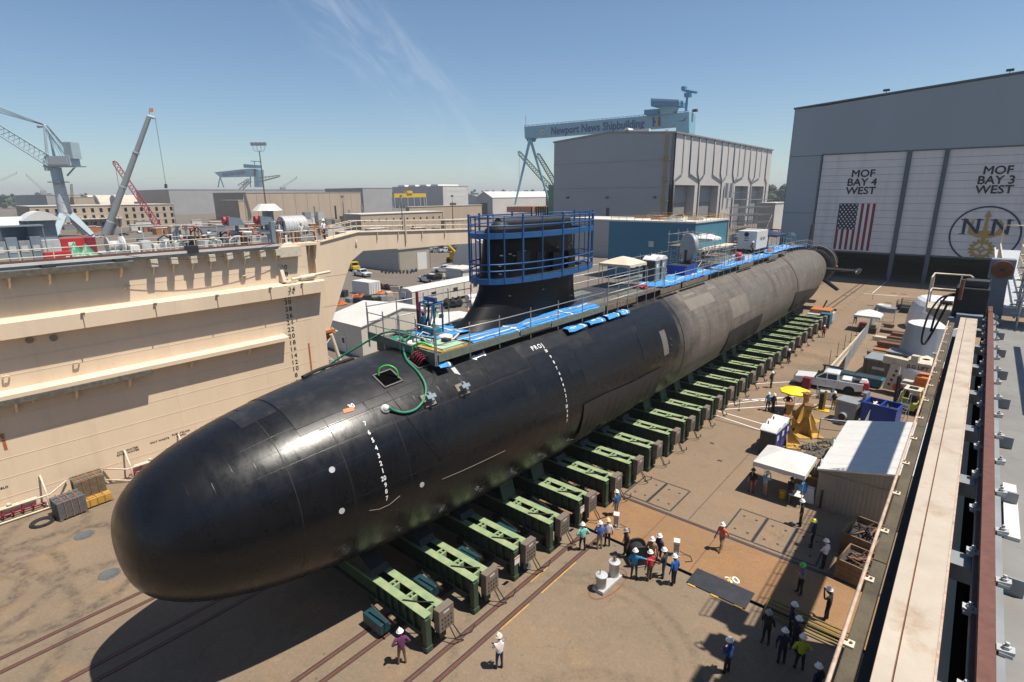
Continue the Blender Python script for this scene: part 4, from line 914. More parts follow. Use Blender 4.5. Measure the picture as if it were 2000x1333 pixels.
# the 3-storey tan office
t, l_, d_, h = bld('office_block', 'long tan three-storey block with rows of small windows, far left', 66, 452, 345, 404, 40, ('tan_wall', 'tan_dark', 'roof_white'))
windows(t, l_, (h*.2, h*.5, h*.8), 17, 1.6, 2.6, .05, .98)
for zz in (.33, .66): B().bx(0, .12, 0, l_, h*zz-.15, h*zz+.15).obj('string_course', 'roof_tan', t)
B().bx(-1, 3.5, l_*.53, l_*.59, 0, h*1.05).obj('stair_tower', 'tan_wall', t)
for k in range(9): B().tube((4, l_*(.3+.032*k), 0), (4, l_*(.3+.032*k), h*.5), .3, n=6).obj('canopy_post', 'dark', t)
B().bx(0, 5.5, l_*.28, l_*.58, h*.42, h*.46).obj('canopy', 'white', t)
# quonset sheds
def quonset(name, label, x0, yb, x1, w_, m='roof_tan', rib=0, dark='dark'):
    c = G(x0, yb); X, Y0 = c.x, c.y; Y1 = GX(x1, yb-6, X).y
    t = thing(name, label, 'shed', (X, Y0, 0)); P = [(w_/2*math.cos(math.pi*i/14)-w_/2, w_*.5*math.sin(math.pi*i/14)) for i in range(15)]
    B().prism(P, .5, Y1-Y0).obj('shell', m, t); B().prism([(a*.96-w_*.02, z*.97) for a, z in P], 0, .5).obj('end_wall', dark, t)
    for k in range(rib):
        y = .6+(Y1-Y0-1)*k/max(1, rib-1); B().prism([(a*1.012+w_*.006, z*1.015) for a, z in P], y, y+.12).obj('rib', m, t)
    return t
for i, (x, xe) in enumerate(((183, 215), (200, 235), (236, 312))): quonset('arched_shed', ['leftmost of the three cream arched sheds on the skyline', 'middle one of the cream arched sheds on the skyline', 'longest cream arched shed on the skyline, behind the grey boom'][i], x, 418, xe, 46, 'roof_tan', 0, 'grey_bldg')
# low tan buildings centre
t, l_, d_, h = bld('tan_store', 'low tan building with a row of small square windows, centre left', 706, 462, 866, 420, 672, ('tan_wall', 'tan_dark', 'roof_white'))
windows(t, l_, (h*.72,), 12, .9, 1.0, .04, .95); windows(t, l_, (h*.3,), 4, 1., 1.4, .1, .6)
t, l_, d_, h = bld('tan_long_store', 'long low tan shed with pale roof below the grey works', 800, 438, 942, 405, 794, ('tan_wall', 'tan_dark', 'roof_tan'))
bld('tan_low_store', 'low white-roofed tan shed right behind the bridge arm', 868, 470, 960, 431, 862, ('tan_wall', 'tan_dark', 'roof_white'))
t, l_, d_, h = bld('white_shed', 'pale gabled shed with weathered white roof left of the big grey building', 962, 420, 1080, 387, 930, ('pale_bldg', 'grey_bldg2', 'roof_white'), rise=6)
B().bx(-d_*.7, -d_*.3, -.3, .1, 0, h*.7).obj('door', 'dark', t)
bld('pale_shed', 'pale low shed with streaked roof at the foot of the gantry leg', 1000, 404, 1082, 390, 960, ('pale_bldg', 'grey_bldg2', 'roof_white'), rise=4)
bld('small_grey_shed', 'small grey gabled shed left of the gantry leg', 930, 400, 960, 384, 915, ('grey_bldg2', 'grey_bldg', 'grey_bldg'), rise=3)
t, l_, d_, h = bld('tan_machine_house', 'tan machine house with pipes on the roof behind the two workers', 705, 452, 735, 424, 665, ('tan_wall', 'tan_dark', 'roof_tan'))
# clutter of stacks and ducts on low roofs
cl = thing('roof_plant', 'jumble of grey ducts and stacks on the low roofs, centre left', 'roof plant', tuple(G(650, 446)), 0); c0 = G(650, 446)
rr = random.Random(11)
for k in range(26):
    p = G(600+rr.random()*130, 448+rr.random()*6)-c0; hh = rr.uniform(6, 11)
    if k % 3: B().bx(p.x-1.5, p.x+1.5, p.y-2, p.y+2, hh*.6, hh).obj('duct', rr.choice(['grey_light', 'grey_metal', 'white', 'tan_dark']), cl)
    else: B().tube((p.x, p.y, 0), (p.x, p.y, hh*1.35), .5, n=8).obj('stack', rr.choice(['grey_metal', 'dark']), cl)
# yellow gantry beam in front of the grey hall
yg = thing('yellow_gantry_crane', 'yellow overhead gantry beam on grey trestles before the grey works', 'crane', tuple(G(790, 416)))
c0 = G(790, 416); a, e = GX(768, 382, c0.x)-c0, GX(830, 384, c0.x)-c0
B().bx(-2, 2, a.y, e.y, a.z-2.5, a.z+2).bx(-3, 3, a.y+18, a.y+26, a.z+2, a.z+5).obj('beam', 'yellow', yg)
for k in range(6):
    y = a.y+(e.y-a.y)*k/5; B().tube((-2, y, 0), (-2, y, a.z-2), .5, n=6).tube((2, y, 0), (2, y, a.z-2), .5, n=6).obj('leg', 'grey_light', yg)
# ================================================================ NEAR YARD BUILDINGS (left centre)
t, l_, d_, h = bld('metal_warehouse', 'beige corrugated metal warehouse with white roller door beneath the bridge arm', 780, 532, 841, 488, 640, ('tan_corr', 'grey_bldg2', 'roof_tan'))
B().bx(0, .06, l_*.58, l_*.88, 0, h*.78).obj('roller_door', 'white_clean', t); B().bx(.05, .09, l_*.565, l_*.58, 0, h*.8).bx(.05, .09, l_*.88, l_*.895, 0, h*.8).obj('door_frame', 'beige_metal', t)
rr = random.Random(5)
for k in range(40): B().bx(0, .05, l_*k/40, l_*k/40+.12, 0, h).obj('wall_rib', 'tan_corr', t)
pw = thing('wall_unit', 'white electric cabinet beside the warehouse corner', 'cabinet', tuple(G(793, 528)))
B().bx(-.6, .6, -.5, .5, 1.2, 3.2).obj('cabinet', 'white', pw); B().bx(-.9, .9, -.7, .7, 0, 1.1).obj('base', 'dark', pw)
quonset('ribbed_shed', 'ribbed white arched shed partly hidden behind the sail scaffold', 968, 531, 1060, 17, 'roof_white', 14, 'roof_white')
t, l_, d_, h = bld('grey_store', 'grey shed with white roof between the sail and the blue building', 1205, 505, 1262, 432, 1100, ('pale_bldg', 'grey_bldg2', 'roof_white'))
t, l_, d_, h = bld('white_container', 'white low container behind the stake truck', 902, 548, 935, 529, 871, ('white', 'grey_light', 'roof_white'))
# blue building
bt = thing('blue_building', 'dark blue metal building with junk and yellow railing on its roof', 'building', (-48.3, 119, 0)); bw, bl, bh = 21.6, 20.2, 13.5
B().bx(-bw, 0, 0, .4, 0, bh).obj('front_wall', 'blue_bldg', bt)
B().bx(-.4, 0, .4, bl, 7.8, bh).bx(-.4, 0, 14, bl, 0, 7.8).bx(-.4, 0, .4, bl, 0, 4.4).obj('side_wall', 'blue_bldg_lit', bt)
B().bx(-bw, -bw+.4, .4, bl, 0, bh).bx(-bw+.4, 0, bl-.4, bl, 0, bh).obj('rear_wall', 'blue_bldg', bt)
B().bx(-bw-.2, .2, -.2, bl+.2, bh, bh+.35).obj('roof', 'roof_white', bt); B().bx(-.3, .02, .4, 14, 4.4, 7.8).obj('recess', 'cream2', bt)
for k in range(4): B().bx(.01, .06, 1+k*3.3, 3+k*3.3, 4.6, 7.2).obj('opening', 'dark', bt)
B().bx(-.2, 2.5, -.3, bl+.2, 7.6, 7.85).obj('canopy', 'cream2', bt)
c = GY(1272, 477, 119); B().bx(c.x+48.3-.65, c.x+48.3+.65, -.12, .01, c.z-.65, c.z+.65).obj('louvre', 'grey_light', bt)
railing('guard_rail', 'yellow guard rail round the roof of the blue building', [(-69.5, 119.3, 13.85), (-48.6, 119.3, 13.85), (-48.6, 139, 13.85), (-69.5, 139, 13.85)], 1.1, (1., .5), 2.2, .05, 'yellow_dirty')
rr = random.Random(21)
for k in range(11):
    x, y = -68+rr.random()*18, 121+rr.random()*16; s = rr.uniform(.8, 2.6)
    b = B().bx(-s, s, -.8, .8, 0, rr.uniform(.25, .8)); 
    for q in range(3): b.bx(-s*.8+q*.4, s*.7, -.6+q*.3, -.4+q*.3, .5, .7+.1*q)
    b.obj('scrap_stack', rr.choice(['wood', 'white', 'ply', 'cream2', 'grey_metal', 'orange_rust']), None, (x, y, 13.85), rr.uniform(-.3, .3), 'stacked boards and covers lying on the roof of the blue building', 'stack', 'stacks on the blue building roof')
# ================================================================ CRANES
def lattice(b, p0, p1, w0, w1, n, r=.12, m=0):
    p0, p1 = Vector(p0), Vector(p1); d = (p1-p0).normalized(); a = d.orthogonal().normalized(); a = Vector((0, 0, 1)).cross(d).normalized() if abs(d.z) < .98 else a; c = d.cross(a)
    P = lambda t, i: p0.lerp(p1, t)+(a*(1 if i in (0, 3) else -1)+c*(1 if i < 2 else -1))*.5*(w0+(w1-w0)*t)
    for i in range(4): b.tube(P(0, i), P(1, i), r, n=4, m=m, caps=False)
    for k in range(n):
        for i in range(4):
            j = (i+1) % 4; t0, t1 = k/n, (k+1)/n
            b.tube(P(t0, i), P(t1, j), r*.6, n=3, m=m, caps=False)
    return b
# big gantry crane behind the middle building
D = 405.
def gyp(px, py): return GY(px, py, D)
ox = gyp(1040, 400).x; go = (-ox, -D, 0)
g1 = thing('gantry_crane', 'huge pale blue gantry crane reading Newport News Shipbuilding, behind the big grey building', 'crane', (ox, D, 0))
def slab(pts, th, y0=D):
    b = B(); P = [GY(x, y, y0) for x, y in pts]; k = len(P); Q = [p+Vector((0, th, 0)) for p in P]
    return b.add(P+Q, [tuple(range(k)), tuple(range(2*k-1, k-1, -1))]+[(i, k+i, k+(i+1) % k, (i+1) % k) for i in range(k)])
slab([(1024, 248), (1346, 219), (1346, 261), (1322, 247), (1025, 271)], 8).obj('girder', 'crane_blue', g1, go)
slab([(1322, 222), (1346, 219.2), (1342, 300), (1318, 300)], 12, D-.3).obj('rigid_leg', 'crane_blue', g1, go)
B().add([p for p in (GY(1346, 219, D-.3), GY(1358, 216, D+13), GY(1352, 300, D+13), GY(1342, 300, D-.3))], [(0, 1, 2, 3)]).obj('leg_side', 'white', g1, go, fix=False)
u0, u1 = GY(1076, 256.5, D-.4), GY(1258, 240.5, D-.4); dv = (u1-u0); 
vs, fs = text2d('Newport News Shipbuilding', 1., .022, sx=1.); wd = max(v[0] for v in vs)-min(v[0] for v in vs); sc1 = dv.length/wd
B().add([(u0+u1)/2+dv.normalized()*(a*sc1)+Vector((0, -.05, c*sc1*1.12-.3)) for a, c in vs], fs).obj('lettering', 'crane_deep', g1, go, fix=False)
for (x, y, w_, h_) in ((1276, 239, 3, 18), (1288, 238, 3, 18), (1282, 238.5, 11, 4)): slab([(x-w_/2, y-h_/2), (x+w_/2, y-h_/2-.3), (x+w_/2, y+h_/2-.3), (x-w_/2, y+h_/2)], .2, D-.5).obj('letter_h', 'crane_deep', g1, go)
slab([(1281, 229), (1285, 228.6), (1285, 249), (1281, 249)], .2, D-.8).obj('ladder', 'yellow_dirty', g1, go)
slab([(1324, 237), (1334, 236), (1341, 228), (1337, 236.5), (1331, 238)], .2, D-.5).obj('logo_mark', 'ink', g1, go)
c = GY(1060, 259, D-.4); B().lathe([(1.9, 0), (1.9, .1)], c, 20, axis='Y').obj('badge', 'white', g1, go); B().lathe([(1.2, -.05), (1.2, .02)], c, 20, axis='Y').obj('badge_centre', 'gold', g1, go)
slab([(1024, 245.5), (1346, 216.5), (1346, 217.2), (1024, 246.2)], .3).obj('top_rail', 'crane_blue2', g1, go)
for k in range(40):
    x = 1024+8*k; y = 248-29*(x-1024)/322; slab([(x, y-2.4), (x+.7, y-2.4), (x+.7, y+.3), (x, y+.3)], .3).obj('rail_post', 'crane_blue2', g1, go)
B().tube(gyp(1035, 273), gyp(1022, 400)+Vector((0, -12, 0)), 1.3, .8, n=10).obj('hinged_leg', 'crane_blue', g1, go); B().tube(gyp(1036, 273), gyp(1050, 398)+Vector((0, 18, 0)), 1.3, .8, n=10).obj('hinged_leg', 'crane_blue', g1, go)
slab([(1027, 271), (1043, 270), (1040, 277), (1030, 277)], 4, D+1).obj('leg_head', 'crane_blue2', g1, go)
B().bx(gyp(1010, 404).x, gyp(1060, 404).x, D-15, D+22, 4, 9).obj('bogie', 'orange_rust', g1, go)
slab([(1271, 197), (1326, 199), (1326, 207), (1271, 208)], 14, D-6).obj('trolley_house', 'crane_blue2', g1, go); slab([(1271, 192.5), (1326, 195), (1326, 199), (1271, 197.5)], 14, D-6.2).obj('trolley_roof', 'crane_blue', g1, go)
slab([(1285, 208), (1318, 207), (1312, 222), (1290, 224)], 8, D-3).obj('trolley_frame', 'crane_blue', g1, go); slab([(1258, 215), (1284, 213), (1284, 223), (1258, 225)], 10, D-5).obj('lower_trolley', 'crane_blue2', g1, go)
B().tube(gyp(1340, 218), gyp(1342, 190), 1.0, .8, n=10).obj('jib_post', 'crane_blue2', g1, go); slab([(1336, 182), (1347, 180), (1347, 189), (1336, 190)], 4, D-2).obj('jib_head', 'crane_blue2', g1, go)
B().tube(gyp(1334, 176), gyp(1361, 181), 1.1, .9, n=6).bx(gyp(1333, 170).x, gyp(1340, 170).x, D-2, D+2, gyp(1335, 177).z, gyp(1335, 170).z).obj('jib', 'crane_blue2', g1, go)
B().tube(gyp(1027, 247), gyp(1027, 226), .25, n=5).obj('aerial', 'grey_metal', g1, go)
slab([(1352, 214), (1360, 213), (1360, 218), (1352, 219)], 3, D+5).obj('light_gear', 'dark', g1, go)
# second gantry far left
D2 = 620.; g2 = thing('gantry_crane', 'small distant gantry crane on the skyline, left of the lamp mast', 'crane', (GY(455, 365, D2).x, D2, 0)); go2 = (-GY(455, 365, D2).x, -D2, 0)
def sl2(pts, th, nm, m, y0=D2): slab(pts, th, y0).obj(nm, m, g2, go2)
sl2([(418, 337), (483, 330), (500, 330), (500, 345), (430, 347)], 10, 'girder', 'crane_blue'); sl2([(495, 330), (505, 332), (505, 366), (497, 366)], 12, 'rigid_leg', 'crane_blue')
sl2([(475, 321), (500, 323), (500, 329), (476, 328)], 12, 'trolley_house', 'crane_blue2')
b = B().tube(GY(430, 346, D2), GY(437, 366, D2), 1.5, n=6).tube(GY(430, 346, D2), GY(426, 366, D2), 1.5, n=6); b.obj('hinged_leg', 'crane_blue', g2, go2)
b = B().tube(GY(497, 322, D2), GY(497, 316, D2), 1., n=6).tube(GY(490, 315, D2), GY(510, 316, D2), .9, n=5); b.obj('jib', 'crane_blue2', g2, go2)
vs, fs = text2d('Newport News Shipbuilding', 1., .02); u0, u1 = GY(434, 341.5, D2-.4), GY(479, 336.5, D2-.4); sc1 = (u1-u0).length/(max(v[0] for v in vs)-min(v[0] for v in vs)); dv = (u1-u0).normalized()
B().add([(u0+u1)/2+dv*(a*sc1)+Vector((0, 0, c*sc1*1.3)) for a, c in vs], fs).obj('lettering', 'crane_deep', g2, go2, fix=False)
b = B(); lattice(b, GY(470, 366, D2), GY(488, 352, D2), 10, 6, 4, .9); lattice(b, GY(505, 352, D2), GY(546, 344, D2), 9, 3, 6, .7); b.tube(GY(489, 345, D2), GY(489, 366, D2), 1.2, n=5); b.obj('jib_lattice', 'boom_grey', g2, go2)
# portal crane, left
c0 = G(137, 462); PD = c0.y; pcx = c0.x
def pp(px, py, off=0.):
    # plane through the crane facing us
    d = ray(px, py); nrm = Vector((c0.x, c0.y, 0)).normalized(); o = Vector((0, 0, CAMZ)); t = (Vector((c0.x, c0.y, 0)).length+off)/(d.x*nrm.x+d.y*nrm.y); return o+d*t
pc = thing('portal_crane', 'pale blue portal crane with peeling round tower and long lattice jib, far left', 'crane', tuple(c0)); po = tuple(-c0)
u = 1/ (FPX/c0.length)
B().lathe([(3.1, pp(136, 428).z), (2.9, pp(136, 400).z), (2.55, pp(126, 362).z)], (c0.x, c0.y, 0), 20).obj('tower', 'crane_peel', pc, po)
B().lathe([(2.5, pp(126, 362).z), (2.5, pp(118, 328).z)], (c0.x, c0.y, 0), 20).obj('tower_upper', 'portal_blue', pc, po)
B().lathe([(4.6, pp(126, 357).z), (4.6, pp(126, 357).z+.4)], (c0.x, c0.y, 0), 20).obj('gallery', 'grey_metal', pc, po)
for sx, sy in ((-1, -1), (1, -1), (1, 1), (-1, 1)):
    B().box((0, 0, 0), (1, 1, 1)); a = Vector((c0.x+sx*1.8, c0.y+sy*1.8, pp(136, 428).z+2)); e = Vector((c0.x+sx*8, c0.y+sy*8, .5)); B().tube(a, e, 2.3, 1.5, n=4, sm=False).obj('leg', 'portal_blue', pc, po)
B().bx(c0.x-3.6, c0.x+3.6, c0.y-3.6, c0.y+3.6, pp(136, 432).z, pp(136, 424).z+1).obj('portal_head', 'portal_blue', pc, po)
R0 = Vector((CR.x, CR.y, 0)).normalized(); F0 = Vector((CF.x, CF.y, 0)).normalized(); RM = Matrix((R0, F0, Vector((0, 0, 1)))).transposed()
zt1 = pp(110, 325).z; ctr = Vector((c0.x, c0.y, zt1))
B().box(ctr+RM @ Vector((4.5, 0, 2.4)), (12.5, 7, 4.8), RM).obj('machine_house', 'portal_blue', pc, po); B().box(ctr+RM @ Vector((5, 0, -.2)), (16.5, 8, .5), RM).obj('slew_deck', 'grey_metal', pc, po)
B().box(ctr+RM @ Vector((5.0, -3.6, 2.5)), (9.5, .2, 3.8), RM).obj('house_panel', 'grey_light', pc, po)
B().box(ctr+RM @ Vector((10.5, 0, 7.5)), (4, 6, 8), RM).obj('counterweight', 'portal_blue', pc, po)
apex = pp(90, 246); 
for o in (-2.5, 2.5):
    f = F0*o
    B().tube(pp(102, 322)+f, apex+f*.5, .8, .5, n=6).obj('a_frame', 'portal_blue', pc, po); B().tube(pp(140, 310)+f, apex+f*.5, .55, n=6).obj('back_stay', 'portal_blue', pc, po)
    for e in (118, 127, 133): B().tube(pp(e, 310)+f, apex+f*.5, .12, n=4).obj('stay_rope', 'crane_blue2', pc, po)
    for (y1) in (211, 218, 225): B().tube(apex+f*.5, pp(-60, y1-22)+f*.5, .12, n=4).obj('pendant_rope', 'dark', pc, po)
B().tube(apex, pp(72, 248), .7, n=6).obj('a_frame_head', 'portal_blue', pc, po)
b = B(); lattice(b, pp(100, 318), pp(-60, 218), 5.0, 4.0, 16, .28); b.obj('jib', 'portal_blue', pc, po)
B().bx(*(lambda p: (p.x-2, p.x+2, p.y-2, p.y+2, p.z-3, p.z+2))(pp(96, 322))).obj('cab', 'portal_blue', pc, po)
B().tube(pp(148, 325), pp(131, 344), .45, n=6).obj('brace', 'portal_blue', pc, po)
b = B()
for k in range(3): b.tube(pp(140+2*k, 400), pp(137+2*k, 360), .15, n=4)
b.obj('access_ladder', 'yellow_dirty', pc, po)
# telescopic boom
c0t = G(206, 460); tb = thing('telescopic_crane', 'tall grey telescopic crane boom leaning right, with an orange flag on top', 'crane', tuple(c0t)); to = tuple(-c0t)
def pl(px, py, c):
    d = ray(px, py); nrm = Vector((c.x, c.y, 0)).normalized(); t = Vector((c.x, c.y, 0)).length/(d.x*nrm.x+d.y*nrm.y); return Vector((0, 0, CAMZ))+d*t
for (a, e, r0, r1, nm) in (((206, 460), (216, 435), 2.5, 2.3, 'boom_base'), ((214, 437), (240, 366), 2.0, 1.8, 'boom_section'), ((240, 368), (265, 300), 1.7, 1.55, 'boom_section'), ((265, 301), (291, 229), 1.45, 1.3, 'boom_section')):
    B().tube(pl(*a, c0t), pl(*e, c0t), r0, r1, n=6).obj(nm, 'boom_grey', tb, to)
for q in ((216, 435), (240, 367), (265, 300)): B().tube(pl(*q, c0t), pl(q[0]+.8, q[1]-2.4, c0t), 2.35 if q[1] > 400 else 1.95, n=6).obj('boom_collar', 'grey_light', tb, to)
B().tube(pl(288, 227, c0t), pl(302, 231, c0t), 1.0, .7, n=6).obj('boom_head', 'grey_light', tb, to)
B().quad(pl(292, 220, c0t), pl(300, 219, c0t), pl(299, 212, c0t), pl(294, 211, c0t)).obj('flag', 'orange', tb, to); B().tube(pl(291, 228, c0t), pl(292, 211, c0t), .12, n=4).obj('flag_pole', 'dark', tb, to)
B().tube(pl(303, 230, c0t), pl(324, 362, c0t), .12, n=4).tube(pl(324, 360, c0t), pl(324, 368, c0t), .8, n=6).obj('hoist_rope', 'dark', tb, to)
# red lattice boom and green lattice booms and far cranes
def boom(name, label, p0, p1, base, w_, n_, m, r=.25, hook=None):
    c = G(*base); t = thing(name, label, 'crane', tuple(c)); o = tuple(-c); b = B(); lattice(b, pl(*p0, c), pl(*p1, c), w_, w_*.75, n_, r); b.obj('lattice_boom', m, t, o)
    q = pl(*p0, c); B().bx(q.x-w_, q.x+w_, q.y-w_*1.4, q.y+w_*1.4, 0, max(2.5, q.z)).obj('crane_body', m, t, o); B().bx(q.x-w_*1.3, q.x+w_*1.3, q.y-w_*1.7, q.y+w_*1.7, -.0, 1.4).obj('undercarriage', 'dark', t, o)
    B().tube(pl(*p1, c), pl(p1[0]+(p1[0]-p0[0])*.02, p1[1]-3, c), w_*.3, n=5).obj('boom_tip', m, t, o)
    if hook: B().tube(pl(*p1, c), pl(*hook, c), .12, n=4).obj('hoist_rope', 'dark', t, o)
    return t
boom('red_lattice_crane', 'red lattice crane boom crossing behind the grey telescopic boom', (312, 446), (224, 318), (312, 452), 3.0, 22, 'crane_red', .28, (235, 380))
boom('green_lattice_crane', 'green lattice crane boom, lower of the two left of the big grey building', (1080, 372), (1014, 299), (1080, 420), 4.2, 18, 'crane_green', .5, (1014, 350))
boom('green_lattice_crane', 'green lattice crane boom, upper of the two left of the big grey building', (1086, 362), (1051, 303), (1086, 424), 4.0, 14, 'crane_green', .45)
boom('far_crane', 'tiny distant crane with its jib up, leftmost on the skyline', (84, 372), (52, 343), (88, 396), 7, 8, 'grey_metal', .7)
boom('far_crane', 'tiny distant lattice jib at the very left edge of the skyline', (-20, 362), (32, 339), (-22, 396), 7, 8, 'grey_metal', .7)
boom('far_crane', 'tiny distant crane right of the small gantry crane', (552, 366), (579, 348), (551, 394), 6, 6, 'grey_metal', .6)
# lamp masts
def mast(px, py, top, label, heads=4, r=.14):
    c = G(px, py); hh = GX(px+(top[0]-px), top[1], c.x).z; t = thing('lamp_mast', label, 'lamp', tuple(c), 0, 'floodlight masts')
    B().tube((0, 0, 0), (0, 0, hh), r*1.5, r*.8, 8).obj('pole', 'wood_grey', t)
    s = r/.14
    for k in range(heads):
        dx = (k-(heads-1)/2)*.9*s; d = R0*dx
        B().path([(0, 0, hh-.1), (d.x*.7, d.y*.7, hh-.05), (d.x, d.y, hh+.5*s), (d.x, d.y, hh+1.1*s)], .05*s, 5).obj('bracket', 'grey_metal', t)
        B().box((d.x, d.y, hh+1.5*s), (.75*s, .5*s, .7*s), RM).obj('lamp_head', 'grey_metal', t)
    return t
mast(523, 432, (515, 296), 'tall floodlight mast with four lamps, standing out against the sky', 4, .5)
mast(676, 470, (672, 395), 'floodlight pole behind the two workers on the dock wing', 1, .22)
mast(788, 470, (787, 393), 'floodlight pole in the middle of the bridge arm', 1, .2)
mast(886, 470, (885, 393), 'floodlight pole at the right of the bridge arm', 1, .2)
# ================================================================ WORK PLATFORM AND GEAR ON THE SUBMARINE
def dz(y): return htop(y)-.15
def scaffold_run(name, label, pts, h=1.1, rails=(1., .5), sp=2.2, r=.03, m='galv', over=.25, under=.5, group='scaffold railings on the submarine'):
    t = thing(name, label, 'scaffold railing', tuple(pts[0]), 0, group); o = Vector(pts[0])
    pm = B().tube((0, 0, -under), (0, 0, h+over), r*1.15, n=6).mesh('standard'); pm.materials.append(M(m))
    for i in range(len(pts)-1):
        a, c = Vector(pts[i]), Vector(pts[i+1]); n = max(1, round((c-a).length/sp))
        for k in range(n+(i == len(pts)-2)): link('standard', pm, t, a.lerp(c, k/n)-o)
    for f in rails: B().path([Vector(p)-o+Vector((0, 0, h*f)) for p in pts], r, 6).obj('ledger', m, t)
    return t
def edge(side, y): return Vector((HX+side, y, dz(y)))
# timber decking laid in boards along the hull top
pf = thing('work_platform', 'grey timber work platform boarded along the top of the submarine', 'platform', (HX, 17.6, 12.0)); 
def board(x0, x1, y0, y1, z0, z1=None, m='wood_grey', name='plank'):
    B().bx(x0, x1, y0, y1, -.05+z0, z0).obj(name, m, pf, (0, -17.6, -12.0))
for (y0, y1) in ((17.6, 22.4), (33.6, 38.4), (38.5, 43.3), (43.4, 48.2), (48.3, 53.1), (53.2, 58), (58.1, 62.9), (63, 67.8), (67.9, 72.7), (72.8, 77.6), (77.7, 82.)):
    for k in range(9):
        x = -2.75+k*.62; zz = 12.12+random.uniform(0, .03); board(x, x+.58, y0, y1, zz, m=random.choice(['wood_grey', 'timber_green', 'wood_grey', 'dark']))
for k in range(4):
    board(1.45+k*.36, 1.78+k*.36, 22.5, 33.5, 12.0-.05*k, m='timber_green'); board(-2.8+k*.36, -2.47+k*.36, 22.5, 33.5, 11.9+.03*k, m='timber_green')
# toe boards on the near edge
for i, (y0, y1, x) in enumerate(((17.8, 24.2, 2.78), (24.3, 27.3, 2.8), (27.4, 33.9, 2.82), (34, 38.5, 2.9), (42.5, 46.5, 3.0), (47, 53, 2.95), (62, 67, 2.9), (73, 77, 2.9))):
    z0 = 11.78
    B().bx(HX+x, HX+x+.06, y0, y1, z0, z0+.4).obj('toe_board', random.choice(['timber_green', 'timber_green', 'wood']), pf, (-HX, -17.6, -12.0))
a, e = Vector((-20.05, 17.6, 11.85)), Vector((-25.5, 17.45, 12.2))
B().add([a, e, e+Vector((0, 0, .42)), a+Vector((0, 0, .42)), a+Vector((0, .08, 0)), e+Vector((0, .08, 0)), e+Vector((0, .08, .42)), a+Vector((0, .08, .42))], [(0, 1, 2, 3), (7, 6, 5, 4), (0, 4, 5, 1), (3, 2, 6, 7), (0, 3, 7, 4), (1, 5, 6, 2)]).obj('toe_board', 'timber_green', pf, (-HX, -17.6, -12.0))
B().bx(-25.2, -20.2, 17.8, 18.1, 11.5, 12.1).obj('end_board', 'timber_green', pf, (-HX, -17.6, -12.0))
N_ = 2.78
scaffold_run('scaffold_railing', 'scaffold railing across the front of the work platform, nearest the bow', [(HX+N_, 17.6, 12.1), (HX-2.6, 17.5, 12.2)], 1.5, (1., .55), 1.4, .03)
scaffold_run('scaffold_railing', 'low scaffold railing on the near side of the sail', [(HX+N_, 17.7, 12.1), (HX+N_, 22.5, 12.0), (HX+2.85, 33.8, 12.0)], 1.15, (1., .5), 2.6)
scaffold_run('scaffold_railing', 'scaffold railing on the far side, left of the sail', [(HX-2.8, 17.6, 12.2), (HX-2.9, 26, 12.1)], 1.8, (1., .5), 2.0)
for zo in (0,): scaffold_run('scaffold_railing', 'tall scaffold railing just behind the sail', [(HX+3., 34, 12.0), (HX+3., 43, 12.0)], 2.1, (1., .75, .5, .25), 1.6)
scaffold_run('scaffold_railing', 'scaffold railing on the far side behind the sail', [(HX-2.9, 33.5, 12.), (HX-2.9, 62, 12.)], 1.9, (1., .66, .33), 2.4)
scaffold_run('scaffold_railing', 'scaffold railing beside the two grey toilets', [(HX+2.95, 43.4, 12.), (HX+2.9, 56, 12.)], 1.15, (1., .5), 2.0)
scaffold_run('scaffold_railing', 'scaffold railing beside the long blue tarp amidships', [(HX+2.9, 57.5, 12.), (HX+2.8, 75, 12.)], 1.15, (1., .5), 1.9)
scaffold_run('scaffold_railing', 'scaffold railing sloping down to the rudder', [(HX+2.8, 75.4, 12.), (HX+2.5, 86, dz(86)), (HX+2.2, 95, dz(95)), (HX+1.8, 104, dz(104))], 1.15, (1., .5), 2.0)
scaffold_run('scaffold_railing', 'scaffold railing on the far side towards the stern', [(HX-2.5, 76, 12.), (HX-2.3, 90, dz(90)), (HX-1.8, 105, dz(105))], 2.3, (1., .7, .4), 2.6)
# scaffold towers
def tower(name, label, x, y, z, w_, l_, h, lifts, m='galv'):
    t = thing(name, label, 'scaffold', (x, y, z), 0, 'scaffold towers'); nx, ny = 2, max(2, round(l_/2)+1)
    pm = B().tube((0, 0, 0), (0, 0, h+.4), .035, n=6).mesh('standard'); pm.materials.append(M(m))
    for i in range(nx+1):
        for k in range(ny): link('standard', pm, t, (w_*i/nx, l_*k/(ny-1), 0))
    for q in range(lifts):
        zz = h*(q+1)/lifts
        for i in range(nx+1): B().tube((w_*i/nx, -.2, zz), (w_*i/nx, l_+.2, zz), .03, n=5).obj('ledger', m, t)
        for k in range(ny): B().tube((-.2, l_*k/(ny-1), zz+.07), (w_+.2, l_*k/(ny-1), zz+.07), .03, n=5).obj('transom', m, t)
    B().bx(0, w_*.6, 0, l_, h*.66, h*.66+.05).obj('deck_board', 'wood', t)
    B().tube((0, 0, 0), (0, l_, h*.66), .03, n=5).tube((w_, 0, 0), (w_, l_, h*.66), .03, n=5).obj('brace', m, t); return t
tower('scaffold_tower', 'scaffold tower beside the round grey duct on the submarine', HX-2.9, 56.5, 12.1, 3.2, 4.8, 3.6, 4)
tower('scaffold_tower', 'low scaffold tower between the round duct and the red drum', HX+.1, 58.2, 12.1, 2.3, 4.0, 2.0, 3)
